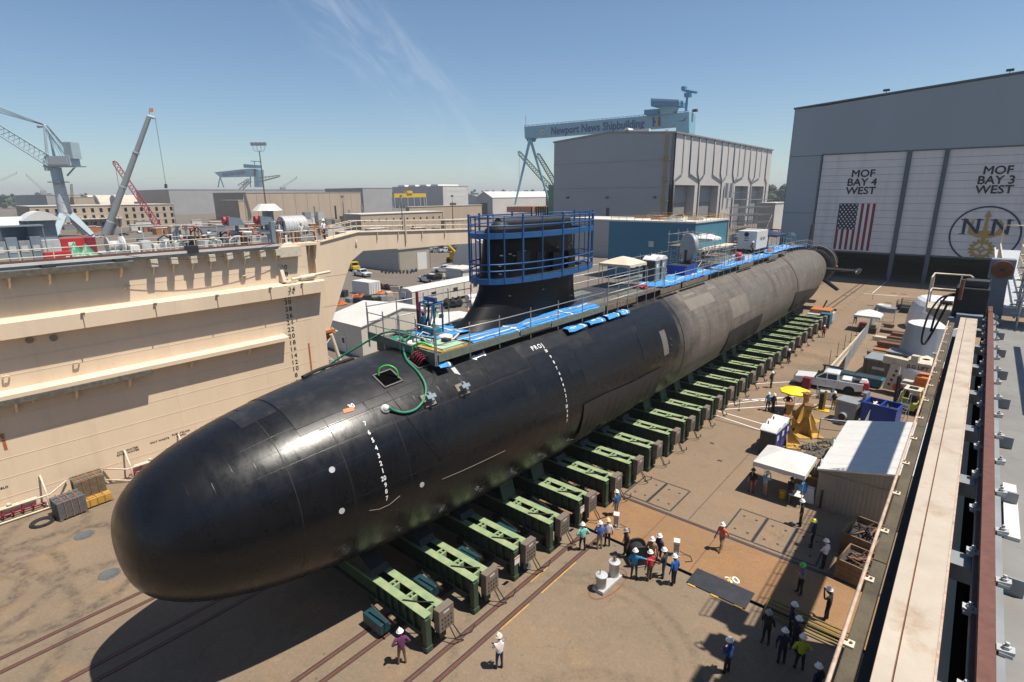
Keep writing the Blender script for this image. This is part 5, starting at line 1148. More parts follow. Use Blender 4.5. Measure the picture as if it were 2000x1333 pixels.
# blue tarps with white tape
def tarp(label, x0, x1, y0, y1, zf, seed, hang=0.):
    r = random.Random(seed); t = thing('blue_tarp', label, 'tarp', (HX, y0, zf(y0))); z0 = zf(y0); nu, nv = 10, max(8, int((y1-y0)*2))
    o = r.random()*9
    def fn(u, v):
        x = x0+(x1-x0)*u; y = (y1-y0)*v; zz = zf(y0+y)-z0+.10+.09*mnoise.noise(Vector((x*1.1+o, y*.9, 0)))+.03*mnoise.noise(Vector((x*4, y*4+o, 2)))
        if hang and u > .8: zz -= (u-.8)/.2*hang*(.6+.5*mnoise.noise(Vector((y*.7, o, 5))))
        return (x, y, zz)
    B().grid(fn, nu*2, nv).obj('sheet', 'tarp_blue', t)
    # white tape strips follow the sheet
    for k in range(max(2, int((y1-y0)/2.4))):
        v0 = (k+.3+r.random()*.4)/max(2, int((y1-y0)/2.4)); b = B()
        if k % 2: b.grid(lambda u, v: Vector(fn(.03+.94*u, min(1, v0+v*.16/(y1-y0))))+Vector((0, 0, .02)), 14, 1)
        else:
            u0 = .15+.6*r.random(); b.grid(lambda u, v: Vector(fn(u0+v*.14/(x1-x0), max(0, min(1, v0-.12+.3*u))))+Vector((0, 0, .02)), 14, 1)
        b.obj('tape', 'white_clean', t, fix=False)
    return t
tarp('blue tarp laid along the near side of the sail', 1.2, 2.78, 20.6, 33.8, lambda y: 12.1, 1, .25)
tarp('small blue tarp flap hanging at the front corner of the work platform', 2.5, 3.0, 17.75, 18.5, lambda y: 11.5, 9, .2)
for i, (y, l_) in enumerate(((28.6, 2.2), (31.2, 2.0), (33.6, 1.6), (35.4, 1.3))):
    tarp(['first', 'second', 'third', 'fourth'][i]+' loose blue tarp flap below the toe boards beside the sail', 2.85, 3.4, y, y+l_, lambda yy: 11.36, 20+i, .25)
tarp('blue tarp on the deck beside the two grey toilets', -.2, 2.85, 43.6, 56.5, lambda y: 12.12, 2)
tarp('long blue tarp on the deck by the red drum and white generator', .2, 2.8, 57.8, 76, lambda y: 12.12, 3)
tarp('blue tarp on the sloping deck towards the rudder', -1.2, 2.3, 77, 101, lambda y: dz(y)+.1, 4)
tarp('blue tarp edge near the hatch forward of the sail', -1.5, .8, 19.6, 22.2, lambda y: 12.2, 6)
# hatch with mint cover and orange mat forward of the sail
hc = thing('hatch_cover', 'mint green hatch cover on an orange mat forward of the sail', 'hatch cover', (HX+1.6, 18.9, 12.16))
B().bx(-.9, 1.1, -.75, 1.3, .01, .03).obj('mat', 'yellow_dirty', hc); B().bx(-.8, .85, -.45, 1.2, .031, .1).lathe([(.55, .1), (.55, .2), (.45, .22), (.01, .2)], (0, .35, 0), 18).obj('cover', 'mint', hc)
B().lathe([(.42, 0), (.42, .08), (.3, .1), (.3, .02), (.01, .02)], (-1.6, -.4, 0), 20).obj('white_ring', 'white', hc); B().box((.2, .4, .32), (.5, .3, .16)).obj('wrench', 'dark', hc)
# blue lifting frame with hoses
fr = thing('valve_frame', 'bright blue pipe frame with valves and hoses forward of the sail', 'frame', (HX-.7, 20.5, 12.15)); fr.scale = (.8, .8, .72)
for x in (-.75, .75):
    for y in (-.4, .4): B().tube((x, y, 0), (x, y, 2.6), .07, n=8).obj('upright', 'blue', fr)
    B().tube((x, -.4, 2.6), (x, .4, 2.6), .07, n=8).obj('top_bar', 'blue', fr)
for y in (-.4, .4): B().tube((-.75, y, 2.6), (.75, y, 2.6), .07, n=8).tube((-.75, y, .5), (.75, y, .5), .06, n=8).obj('cross_bar', 'blue', fr)
B().bx(-.6, .6, -.1, .1, 2.75, 3.05).obj('lift_bar', 'blue', fr)
for k in range(4): B().path([(-.55+k*.36, 0, 2.5), (-.5+k*.36, -.15, 1.6), (-.6+k*.36, -.3, .9), (-.4+k*.36, -.5, .1)], .07, 6).obj('hose', ['beige_metal', 'dark', 'grey_light', 'hose_green'][k], fr)
B().cbox(.0, 1.3, -.9, -.2, .05, .8, .06).obj('pump', 'teal', fr); B().tube((-.4, -.4, .6), (-.4, -.4, 1.5), .2, n=12).obj('valve_body', 'teal', fr)
for k in range(5): B().lathe([(.14, 0), (.14, .05)], (-.6+k*.3, -.5, .7+.3*(k % 2)), 10, axis='Y').obj('hand_wheel', random.choice(['red', 'blue', 'dark']), fr)
for i in range(9):
    q = (HX+random.uniform(-2.2, 1.0), random.uniform(18., 20.5)); r_ = random.uniform(.2, .45)
    b = B().lathe([(r_, 0), (r_*1.1, r_*.3), (r_*.7, r_*.5), (.01, r_*.5)], (0, 0, 0), 14); b.path([(0, r_, .1), (.3, r_+.4, .35), (.8, r_+.2, .2), (1., 0, .05)], .05, 5); b.obj('hose_bundle', ['hose_green', 'white', 'dark', 'galv', 'hose_green', 'grey_light', 'blue', 'dark', 'galv'][i], None, (q[0], q[1], 12.16), random.random()*6, 'small fittings and coiled hoses on the platform forward of the sail', 'hose', 'small gear forward of the sail')
# green hoses over the bow
def hosew(name, label, pts, r, m): 
    o = Vector(pts[0]); P = [Vector(p)-o for p in pts]; S_ = []
    for i in range(len(P)-1):
        a, b_, c, d = P[max(i-1, 0)], P[i], P[i+1], P[min(i+2, len(P)-1)]
        for k in range(6):
            t = k/6; S_.append(.5*((2*b_)+(c-a)*t+(2*a-5*b_+4*c-d)*t*t+(3*b_-a-3*c+d)*t**3))
    S_.append(P[-1]); return B().path(S_, r, 8).obj(name, m, None, tuple(o), 0, label, 'hose')
H_ = lambda px, py, off=.1: hp(*HR(px, py), off)
hosew('green_hose', 'thick green hose curving down over the bow to a white flange', [(HX+.6, 18.2, 12.8), H_(790, 685, .35), H_(793, 705), H_(815, 730), H_(829, 755), H_(827, 780), H_(812, 800), H_(790, 808), H_(770, 805), H_(756, 801, .2)], .065, 'hose_green')
hosew('green_hose', 'green hose running left from the platform down to the dock', [(HX+.2, 18.2, 12.8), (HX-1.2, 17.6, 12.75), (HX-2.5, 16.6, 11.9), (HX-3.6, 15.6, 11.0), (HX-4.6, 14.6, 9.8), (HX-5.2, 13.8, 8.2)], .055, 'hose_green')
q = HR(752, 800); sc_(B().lathe([(.22, 0), (.22, .1), (.12, .12), (.12, .22), (.01, .22)], hp(*q), 16, rot=hnorm(*q).to_track_quat('Z', 'Y').to_matrix()), 'hose_flange', 'white')
p = hp1; hosew('bright_green_hose', 'bright green hose looping out of the front square hatch', [p+Vector((-.3, -.3, -.0)), p+Vector((-.32, -.2, .5)), p+Vector((-.05, .1, .66)), p+Vector((.25, .35, .45)), p+Vector((.3, .4, .0))], .04, 'green_bright')
p = p2; hosew('bright_green_hose', 'bright green hose looping over the hatch with dark red pipes', [p+Vector((-.4, -.2, .1)), p+Vector((-.3, -.1, .8)), p+Vector((0, .2, 1.0)), p+Vector((.4, .5, .8))], .06, 'green_bright')
hosew('black_pipe', 'black pipe bundle running along the far shoulder of the bow', [H_(592, 742, .12), H_(625, 724, .15), H_(660, 709, .12), H_(690, 698, .1)], .09, 'rubber')
for (a, e) in (((867, 690), (800, 860)), ((755, 765), (860, 900))):
    pts = [H_(a[0]+(e[0]-a[0])*k/5, a[1]+(e[1]-a[1])*k/5, .03) for k in range(6)]; sc_(B().path(pts, .012, 4), 'thin_rope', 'black')
# blue enclosure round the sail
en = thing('sail_scaffold', 'bright blue two-level pipe enclosure round the sail', 'scaffold', (HX, 28, 12)); eo = (-HX, -28, -12)
def oval(z, hw=2.15, y0=23.6, y1=35.4, n=40):
    P = []
    for i in range(n):
        a = 2*math.pi*i/n; ca, sa = math.cos(a), math.sin(a)
        P.append(Vector((HX+hw*math.copysign(abs(ca)**.85, ca), (y0+y1)/2+(y1-y0)/2*math.copysign(abs(sa)**.9, sa), z)))
    return P
def band(z, h, nm, m, w_=.35, hw=2.15):
    O, I = oval(z, hw), oval(z, hw-w_, 23.6+w_, 35.4-w_); n = len(O); b = B(); up = Vector((0, 0, h))
    for i in range(n):
        j = (i+1) % n; b.add([O[i], O[j], O[j]+up, O[i]+up], [(0, 1, 2, 3)], 0, True); b.add([I[i], I[j], I[j]+up, I[i]+up], [(3, 2, 1, 0)], 0, True); b.add([O[i]+up, O[j]+up, I[j]+up, I[i]+up], [(0, 1, 2, 3)]); b.add([O[i], O[j], I[j], I[i]], [(3, 2, 1, 0)])
    b.obj(nm, m, en, eo)
band(14.75, .32, 'lower_ring', 'blue', .35); band(14.98, .05, 'lower_walkway', 'dark', .85, 2.13); band(17.45, .32, 'upper_ring', 'blue', .35); band(17.68, .05, 'upper_walkway', 'dark', .85, 2.13)
O = oval(0); n = len(O)
for i in range(0, n, 2):
    B().tube(O[i]+Vector((0, 0, 14.8)), O[i]+Vector((0, 0, 17.6)), .07 if i % 4 == 0 else .04, n=8).obj('post', 'blue', en, eo)
    B().tube(O[i]+Vector((0, 0, 17.6)), O[i]+Vector((0, 0, 18.75+.1*(i % 4 == 0))), .07 if i % 4 == 0 else .04, n=8).obj('post', 'blue', en, eo)
for zz in (15.55, 15.95, 18.2, 18.68): B().path([p+Vector((0, 0, zz)) for p in O+O[:1]], .045, 6).obj('ring_rail', 'blue', en, eo)
# ---- things standing on the platform
def canopy(name, label, c, w_, l_, h, m='white_fabric', leg='grey_light', rz=0., ph=.9, val=.22):
    t = thing(name, label, 'canopy tent', tuple(c), rz); n = 10
    def fn(u, v):
        x, y = (u-.5)*2, (v-.5)*2; e = max(abs(x), abs(y)); dgl = 1-abs(abs(x)-abs(y)); zz = h+ph*(1-e)*(1-.25*(1-e))-.10*math.sin(math.pi*min(1, e))*(1-dgl)
        return (x*w_/2, y*l_/2, zz)
    b = B().grid(fn, n*2, n*2); 
    for s in range(4):
        P = []
        for i in range(9):
            q = -1+2*i/8; P.append(((q if s % 2 == 0 else (1 if s == 1 else -1))*w_/2, ((-1 if s == 0 else 1) if s % 2 == 0 else q)*l_/2))
        for i in range(8): (x0, y0), (x1, y1) = P[i], P[i+1]; sag = .04*math.sin(i*2.1); b.add([(x0, y0, h), (x1, y1, h), (x1*1.01, y1*1.01, h-val-sag), (x0*1.01, y0*1.01, h-val-.04*math.sin(i*2.1-2.1))], [(0, 1, 2, 3)])
    b.obj('canopy', m, t, fix=False)
    for x in (-1, 1):
        for y in (-1, 1): B().tube((x*w_/2*.98, y*l_/2*.98, 0), (x*w_/2*.98, y*l_/2*.98, h), .025, n=6).obj('leg', leg, t)
    for y in (-1, 1):
        B().tube((-w_/2, y*l_/2*.98, h-.35), (0, y*l_/2*.98, h-.05), .015, n=5).tube((w_/2, y*l_/2*.98, h-.35), (0, y*l_/2*.98, h-.05), .015, n=5).obj('truss_bar', leg, t)
    return t
canopy('canopy_tent', 'small white canopy tent behind the sail, left of the grey toilets', (HX-.6, 42.5, 12.1), 3.0, 3.0, 2.1, 'canvas', ph=.75)
canopy('canopy_tent', 'small white canopy behind the round grey duct', (HX-1.5, 63, 12.1), 2.8, 2.8, 2.9, ph=.7)
canopy('canopy_tent', 'navy blue canopy tent towards the stern', (HX-.6, 84, 11.9), 3.6, 3.6, 2.3, 'navy', ph=.8)
def toilet(name, label, loc, rz=0., body='plastic_grey', dark='plastic_dark', roof='white_clean', door=None, group=None):
    t = thing(name, label, 'toilet', tuple(loc), rz, group); w_ = .58
    B().cbox(-w_, w_, -w_, w_, .1, 2.05, .05).obj('cabin', dark, t); B().bx(-w_*.98, w_*.98, -w_*.98, w_*.98, 0, .12).obj('skid', 'dark', t)
    d = B().cbox(w_-.02, w_+.035, -w_*.82, w_*.82, .15, 2.0, .015).obj('door', door or body, t); B().bx(w_+.03, w_+.045, -.28, .12, 1.3, 1.7).obj('notice', 'white_clean', d); B().bx(w_+.03, w_+.06, .3, .36, 1.0, 1.15).obj('latch', 'dark', d)
    r = B(); P = [(-w_*1.07+2*w_*1.07*i/8, 2.05+.30*math.sin(math.pi*i/8)+.03) for i in range(9)]; r.prism(P+[(w_*1.07, 2.0), (-w_*1.07, 2.0)], -w_*1.07, w_*1.07, 'X'); r.obj('roof', roof, t)
    B().tube((-w_*.6, w_*.6, 2.1), (-w_*.6, w_*.6, 2.55), .05, n=8).obj('vent_pipe', 'dark', t); return t
toilet('portable_toilet', 'grey portable toilet on the submarine, left one of two', (HX+.3, 46.2, 12.12), 0., group='grey toilets on the submarine')
toilet('portable_toilet', 'grey portable toilet on the submarine, right one of two', (HX+.3, 47.5, 12.12), 0., group='grey toilets on the submarine')
dc = thing('round_duct', 'large round grey duct mouth on a stand over a blue bin', 'duct', (HX+.2, 53.8, 12.12))
B().lathe([(1.35, -.3), (1.4, .0), (1.4, .15), (1.3, .2), (.01, .16)], (.3, 0, 2.6), 28, axis='Y', rot=Matrix.Rotation(R_(180-35), 3, 'Z')).obj('disc', 'grey_metal', dc); B().tube((.2, .2, 0), (.2, .2, 2.3), .4, n=10).obj('stand', 'dark', dc)
bn = thing('blue_bin', 'open blue bin at the foot of the round duct', 'bin', (HX+.5, 52.6, 12.12)); B().box((0, 0, .5), (1.9, 2.6, 1.), taper=(1.1, 1.08)).obj('body', 'blue_deep', bn); B().bx(-.9, .9, -1.2, 1.2, .96, 1.02).obj('liner', 'dark', bn)
gn = thing('generator_unit', 'white generator unit with small logo on the submarine near the stern', 'generator', (HX-.3, 76.5, 12.1))
B().cbox(-1.2, 1.2, -2.3, 2.3, .75, 3.1, .06).obj('housing', 'white', gn); B().cbox(-1.1, 1.1, -.1, .9, 3.1, 3.2, .03).obj('top_cover', 'white', gn); B().bx(-1.1, 1.1, -2.2, 2.2, .3, .75).obj('chassis', 'black', gn)
for y in (-1.3, 1.3): B().tube((1.0, y, .3), (1.2, y, .3), .3, n=14).obj('wheel', 'tyre', gn)
B().lathe([(.3, -.02), (.01, -.021)], (-.1, -2.3, 2.65), 18, axis='Y').obj('logo_disc', 'navy', gn)
for zz in (2.15, 1.85): B().bx(-.35, .2, -2.32, -2.3, zz, zz+.08).obj('label_line', 'ink', gn)
for k in range(9): B().bx(1.2, 1.22, -.9+.25*k, -.8+.25*k, 1.9+.12*math.sin(k*2), 2.2+.1*math.cos(k*3)).obj('valve_port', 'dark', gn)
def drum(name, label, loc, m='red', r=.29, h=.88):
    B().lathe([(r, 0), (r, h*.32), (r*1.04, h*.34), (r, h*.36), (r, h*.65), (r*1.04, h*.67), (r, h*.69), (r, h), (r*.94, h), (r*.94, h-.02), (.01, h-.02)], (0, 0, 0), 20).obj(name, m, None, tuple(loc), 0, label, 'drum')
drum('steel_drum', 'red steel drum standing on the blue tarp', (HX+1.3, 66.5, 12.22), 'red', .36, 1.0)
sk = thing('white_tray', 'white open tray beside the red drum', 'tray', (HX+1.0, 68.6, 12.2)); B().bx(-.8, .8, -1.2, 1.2, 0, .08).obj('floor', 'white_clean', sk)
for q in ((-.8, -.74, -1.2, 1.2), (.74, .8, -1.2, 1.2), (-.74, .74, -1.2, -1.14), (-.74, .74, 1.14, 1.2)): B().bx(*q, .08, .5).obj('side', 'white_clean', sk)
B().box((0, 0, .45), (.9, 1.1, .9), taper=(.8, .8)).lathe([(.3, .9), (.3, 1.0), (.01, 1.05)], (0, 0, 0), 12).obj('covered_bundle', 'black', None, (HX+.2, 72, 12.15), .3, 'black covered bundle left of the white generator', 'bundle')
B().lathe([(.01, 0), (.28, .02), (.26, .5), (.2, .55), (.01, .5)], (0, 0, 0), 14).obj('waste_bucket', 'yellow', None, (HX+.6, 83.2, 11.95), 0, 'yellow bucket under the navy canopy', 'bucket')
for i, (y, m_) in enumerate(((79.3, 'orange'), (91, 'ply'))): B().box((0, 0, .2), (.6, .8, .4), taper=(.7, .6)).obj('rag_pile', m_, None, (HX+1.2, y, dz(y)+.25), .4, ['small orange bundle right of the white generator', 'small tan bundle on the sloping blue tarp'][i], 'bundle')
rp_ = B()
for k in range(7): rp_.path([(random.uniform(-.9, .9), random.uniform(-.5, .5), .05), (random.uniform(-.6, .6), random.uniform(-.5, .5), .25), (random.uniform(-.9, .9), random.uniform(-.5, .5), .06)], .06, 5)
rp_.obj('red_hose_pile', 'red', None, (HX+1.4, 42.3, 12.15), 0, 'tangle of red hoses in front of the grey toilets', 'hose')
# black arch gear near the stern
for i, (y, s) in enumerate(((88.5, 1.25), (97, 1.0))):
    t = thing('handling_frame', ['black arched handling frame behind the navy canopy', 'blue arched frame nearest the rudder'][i], 'frame', (HX-.8, y, dz(y)))
    for k in (-.5, .5): B().path([(-.8*s, k, 0), (-.8*s, k, 1.4*s), (-.4*s, k, 2.1*s), (.4*s, k, 2.1*s), (.8*s, k, 1.4*s), (.8*s, k, 0)], .08, 6).obj('hoop', 'black' if i == 0 else 'teal', t)
    for z_ in (.6, 1.3): B().tube((-.8*s, -.5, z_*s), (-.8*s, .5, z_*s), .05, n=5).tube((.8*s, -.5, z_*s), (.8*s, .5, z_*s), .05, n=5).obj('rung', 'black' if i == 0 else 'teal', t)
bxs = thing('equipment_box', 'dark machine boxes with a rust orange top behind the white generator', 'machine', (HX-3.4, 84, 11.3)); B().cbox(-1, 1, -1, 1, 0, 2.4, .05).obj('cabinet', 'dark', bxs); B().cbox(-1., 1., 1.2, 3.6, 0, 3.4, .05).obj('cabinet', 'orange_rust', bxs); B().lathe([(1.6, 0), (1.2, 1.2), (.4, 1.8), (.01, 1.9)], (0, 6.4, .8), 18).obj('dome', 'grey_metal', bxs)
# ================================================================ PEOPLE
def skin_mesh(bones, radii, name):
    """bones: list of (a,b) joint names with coords dict; grown with a Skin modifier rooted at the pelvis"""
    names = list(radii); idx = {k: i for i, k in enumerate(names)}
    me = bpy.data.meshes.new(name); me.from_pydata([radii[k][0] for k in names], [(idx[a], idx[b]) for a, b in bones], [])
    o = bpy.data.objects.new(name, me); COL.objects.link(o)
    md = o.modifiers.new('skin', 'SKIN'); md.use_smooth_shade = True
    for k in names:
        sv = me.skin_vertices[0].data[idx[k]]; r = radii[k][1]; sv.radius = r if isinstance(r, tuple) else (r, r); sv.use_root = (k == 'pelvis')
    sb = o.modifiers.new('sub', 'SUBSURF'); sb.levels = 1; sb.render_levels = 1
    dg = bpy.context.evaluated_depsgraph_get(); out = bpy.data.meshes.new_from_object(o.evaluated_get(dg)); bpy.data.objects.remove(o); bpy.data.meshes.remove(me); return out
def make_pose(name, lhand, rhand, lelb, relb, lfoot=(.11, 0), rfoot=(-.11, 0), lean=0., headturn=(0, .02), knee=.02, sleeve='short', hem=.86):
    """faces +y; x: left of the body is +x"""
    V = Vector; J = {}
    J['pelvis'] = (V((0, 0, .95)), (.165, .125)); J['waist'] = (V((0, lean*.3, 1.1)), (.16, .115)); J['chest'] = (V((0, lean*.7, 1.32)), (.19, .125)); J['neck'] = (V((0, lean, 1.5)), .062)
    hx, hy = headturn; J['head0'] = (V((hx*.3, lean+hy+.01, 1.6)), (.085, .095)); J['head1'] = (V((hx*.5, lean+hy+.02, 1.70)), (.088, .10)); J['nose'] = (V((hx, lean+hy+.125, 1.615)), .018)
    E = [('pelvis', 'waist'), ('waist', 'chest'), ('chest', 'neck'), ('neck', 'head0'), ('head0', 'head1'), ('head0', 'nose')]
    for s, sg, el, ha, ft in (('l', 1, lelb, lhand, lfoot), ('r', -1, relb, rhand, rfoot)):
        sh = V((sg*.2, lean*.9, 1.42)); el, ha = V(el), V(ha); J['sh'+s] = (sh, .078); J['el'+s] = (el, .052); J['wr'+s] = (ha, .034); d = (ha-el).normalized(); pm = ha+d*.08; J['pa'+s] = (pm, (.042, .022))
        E += [('chest', 'sh'+s), ('sh'+s, 'el'+s), ('el'+s, 'wr'+s), ('wr'+s, 'pa'+s)]
        sd = d.cross(V((0, 1, 0))); sd = sd.normalized() if sd.length > .2 else d.cross(V((0, 0, 1))).normalized(); cu = sd.cross(d)
        for k, (o, ln) in enumerate(((-.03, .07), (-.01, .085), (.01, .08), (.03, .06))):
            a = pm+d*.035+sd*o; J['f%d%s' % (k, s)] = (a, .0105); J['g%d%s' % (k, s)] = (a+d*ln*.7+cu*ln*.5*sg, .009); E += [('pa'+s, 'f%d%s' % (k, s)), ('f%d%s' % (k, s), 'g%d%s' % (k, s))]
        a = ha+d*.03+sd*.03; J['t'+s] = (a+sd*.03+d*.04, .011); E += [('wr'+s, 't'+s)]
        hp_ = V((sg*.095, 0, .9)); an = V((ft[0], ft[1], .09)); kn = (hp_+an)/2+V((0, knee+abs(ft[1])*.12, .02)); J['hi'+s] = (hp_, .098); J['kn'+s] = (kn, .068); J['an'+s] = (an, .05); J['he'+s] = (an+V((0, -.03, -.045)), .042); J['to'+s] = (an+V((sg*.03, .17, -.05)), (.05, .035))
        E += [('pelvis', 'hi'+s), ('hi'+s, 'kn'+s), ('kn'+s, 'an'+s), ('an'+s, 'he'+s), ('an'+s, 'to'+s)]
    me = skin_mesh(E, J, name)
    # slots: 0 shirt 1 trousers 2 skin 3 boots, picked by the nearest bone
    def cls(a, b_):
        if a[:2] in ('he', 'ne', 'no') and a != 'hel' and a != 'her' or b_ in ('nose', 'head1'): return 2
        if b_[:2] in ('he', 'to') : return 3
        if a[:2] in ('hi', 'kn') or b_[:2] == 'hi': return 1
        if a[:2] in ('wr', 'pa') or a[0] in 'f' : return 2
        if a[:2] == 'el': return 2 if sleeve == 'short' else 0
        return 0
    segs = [(J[a][0], J[b_][0], cls(a, b_), (J[a][1] if not isinstance(J[a][1], tuple) else min(J[a][1]))) for a, b_ in E]
    for p in me.polygons:
        c = p.center; best = None
        for a, b_, k, r in segs:
            ab = b_-a; t = max(0, min(1, (c-a).dot(ab)/max(1e-9, ab.length_squared))); d = (c-(a+ab*t)).length-r
            if best is None or d < best[0]: best = (d, k, t)
        k = best[1]
        if k == 0 and c.z < hem+.06 and abs(c.x) < .25: k = 1
        p.material_index = k; p.use_smooth = True
    zmin = min(v.co.z for v in me.vertices)
    for v in me.vertices: v.co.z -= zmin
    for i in range(4): me.materials.append(None)
    me['head'] = (J['head1'][0].x, J['head1'][0].y, J['head1'][0].z-zmin); return me
POSE = {
 'stand': make_pose('body_stand', (.27, .06, .86), (-.27, .06, .86), (.29, -.03, 1.14), (-.29, -.03, 1.14), (.12, .03), (-.12, -.04)),
 'hips': make_pose('body_hips', (.2, .12, 1.02), (-.2, .12, 1.02), (.40, -.06, 1.16), (-.40, -.06, 1.16), (.15, .0), (-.15, .05)),
 'folded': make_pose('body_folded', (-.08, .24, 1.2), (.08, .22, 1.16), (.27, .12, 1.15), (-.27, .12, 1.15), (.12, .0), (-.12, .06), sleeve='long'),
 'walk': make_pose('body_walk', (.27, .28, .92), (-.26, -.22, .9), (.28, .03, 1.14), (-.29, -.1, 1.16), (.09, -.28), (-.09, .28), .06, knee=.05),
 'point': make_pose('body_point', (.86, .12, 1.38), (-.27, .1, .86), (.52, .05, 1.40), (-.3, -.03, 1.14), (.13, .02), (-.13, -.05)),
 'phone': make_pose('body_phone', (.1, .26, 1.56), (-.1, .26, 1.56), (.30, .16, 1.30), (-.30, .16, 1.30), (.12, .0), (-.12, .05), sleeve='long', headturn=(0, .05)),
 'one_up': make_pose('body_one_up', (.27, .06, .86), (-.12, .28, 1.4), (.29, -.03, 1.14), (-.3, .12, 1.16), (.12, .04), (-.12, -.02)),
}
def helmet_mesh():
    b = B().lathe([(.131, 0), (.128, .03), (.118, .075), (.085, .125), (.04, .15), (.001, .156)], (0, 0, 0), 16)
    b.lathe([(.126, .0), (.165, -.008), (.163, .006), (.124, .016)], (0, .012, 0), 16); b.box((0, 0, .14), (.03, .2, .03)); return b.mesh('hard_hat')
HM = helmet_mesh(); HM.materials.append(None)
VM = B().lathe([(.21, 0), (.215, .2), (.225, .4), (.18, .5), (.1, .52)], (0, 0, 0), 12).mesh('vest'); VM.materials.append(None)
_cl = {}
def cloth(c, r=.85):
    k = 'cloth_%02d%02d%02d' % tuple(int(v*99) for v in c)
    return mat(k, c, r, var=.2, sc=5)
def person(label, px, py, pose, face, shirt, trousers, helm=(.82, .82, .8), skin='skin', z=0., s=1., pos=None):
    """px,py: the top of the hard hat in the photo"""
    p = Vector(pos) if pos else G(px, py, z+1.86*s)
    p.z = z; t = thing('person', label, 'person', tuple(p), face); t.scale = (s, s, s)
    o = link('body', POSE[pose], t)
    for i, m_ in enumerate((cloth(shirt), cloth(trousers), M(skin), M('boot'))): o.material_slots[i].link = 'OBJECT'; o.material_slots[i].material = m_
    h = link('hard_hat', HM, t, Vector(POSE[pose]['head'])+Vector((0, .0, .02)), (R_(-4), 0, 0)); h.material_slots[0].link = 'OBJECT'; h.material_slots[0].material = mat('hat_%02d%02d%02d' % tuple(int(v*99) for v in helm), helm, .3, var=.03)
    return t
NV = (.015, .02, .045); BK = (.014, .014, .016); KH = (.32, .24, .15); JE = (.03, .06, .13); BR = (.13, .08, .05)
A_ = lambda dx, dy: math.atan2(-dx, dy)     # facing direction
person('man in purple shirt and brown trousers standing alone beside the nearest carrier', 781, 1229, 'hips', A_(-1, .5), (.13, .03, .10), (.19, .12, .075))
person('man in white long-sleeved shirt and blue jeans standing alone at the bottom', 975, 1238, 'folded', A_(-1, .4), (.74, .70, .72), JE, (.7, .65, .55))
person('man in turquoise shirt seen from behind near the joint in the deck', 1139, 1021, 'hips', A_(-.8, .6), (.22, .60, .55), BK)
person('man in blue shirt and khaki trousers raising one hand, beside the turquoise shirt', 1173, 1018, 'one_up', A_(-.7, .7), (.05, .14, .42), KH)
person('person in white shirt with orange neck cloth, right of the blue shirt', 1188, 1013, 'stand', A_(-.5, .8), (.70, .62, .66), BK, (.8, .6, .3))
person('man in dark blue shirt and grey trousers beside a control box', 1206, 957, 'stand', A_(-1, .2), (.02, .10, .24), (.24, .22, .18))
person('man in dark brown shirt in front of the black cable reel', 1225, 1031, 'stand', A_(-.6, -.8), (.045, .03, .035), BK, (.3, .3, .32))
person('man in bright blue shirt pointing with his outstretched arm', 1241, 1072, 'point', A_(-.2, .98), (.02, .22, .45), (.05, .05, .045))
person('man in tan work clothes in the middle of the group', 1275, 1048, 'stand', A_(.2, -1), (.30, .19, .10), (.27, .17, .09))
person('man in navy jacket at the back of the group', 1290, 1042, 'stand', A_(-.4, -1), (.02, .04, .10), BK)
person('man in red shirt and brown trousers in the group', 1272, 1075, 'stand', A_(-.9, .4), (.45, .02, .04), (.10, .07, .04), skin='skin_dark')
person('man in dark shirt and blue jeans in the group', 1300, 1070, 'one_up', A_(-1, -.1), (.03, .04, .06), JE)
person('man in royal blue jacket at the right of the group', 1320, 1083, 'stand', A_(-.9, .3), (.01, .10, .42), BK, skin='skin_dark')
person('man in orange shirt walking alone across the orange strip', 1414, 1019, 'walk', A_(-.2, -1), (.58, .13, .06), (.24, .17, .11))
person('person in black top and dark red trousers under the near white tent', 1473, 914, 'stand', A_(-.3, -1), BK, (.22, .03, .03), (.05, .03, .03))
person('man in light blue shirt and khaki trousers at the edge of the near white tent', 1498, 920, 'phone', A_(.6, .8), (.22, .40, .55), KH)
person('person in black top under the near white tent, beside the yellow cooler', 1547, 932, 'one_up', A_(.5, .8), BK, (.06, .06, .07), (.03, .03, .03))
person('worker in dark clothes in the shade left of the shed corner', 1570, 975, 'stand', A_(-1, -.2), BK, BK)
person('worker with a yellow-green hard hat in the shade beside the timber box', 1593, 1014, 'stand', A_(-1, .1), NV, BK, (.75, .72, .1))
person('worker in white shirt standing by the timber box', 1617, 1053, 'one_up', A_(-1, .3), (.62, .58, .66), BK, skin='skin_dark')
person('worker in grey shirt with a bright green hard hat', 1571, 1099, 'one_up', A_(-.8, -.6), (.13, .17, .21), BK, (.05, .6, .08))
person('man in black holding something to his face on the sunlit patch', 1625, 1148, 'phone', A_(-1, .1), (.012, .013, .02), (.012, .016, .03), skin='skin_dark')
person('worker in navy standing in shade by the yellow barrier, facing left', 1551, 1175, 'stand', A_(.9, .3), NV, BK)
person('worker in black standing left of the yellow barrier', 1504, 1190, 'stand', A_(-.2, -1), BK, BK, (.3, .3, .33))
person('worker in navy standing behind the yellow-green shirt', 1560, 1203, 'stand', A_(.7, .6), NV, NV)
person('worker in navy in the shade left of the yellow-green shirt', 1535, 1228, 'stand', A_(-.4, 1), NV, BK, skin='skin_dark')
person('worker in yellow-green shirt in the shade', 1571, 1240, 'hips', A_(-.5, .9), (.42, .46, .03), BK)
person('man in blue and black standing alone at the edge of the wing shadow', 1428, 1246, 'folded', A_(-1, .2), (.015, .05, .22), BK)
person('worker at the bottom beside the timber fender, mostly cut off', 1603, 1297, 'stand', A_(-.8, .4), NV, BK)
person('man in light blue shirt left of the yellow umbrella', 1503, 766, 'stand', A_(-.3, -1), (.14, .34, .55), NV)
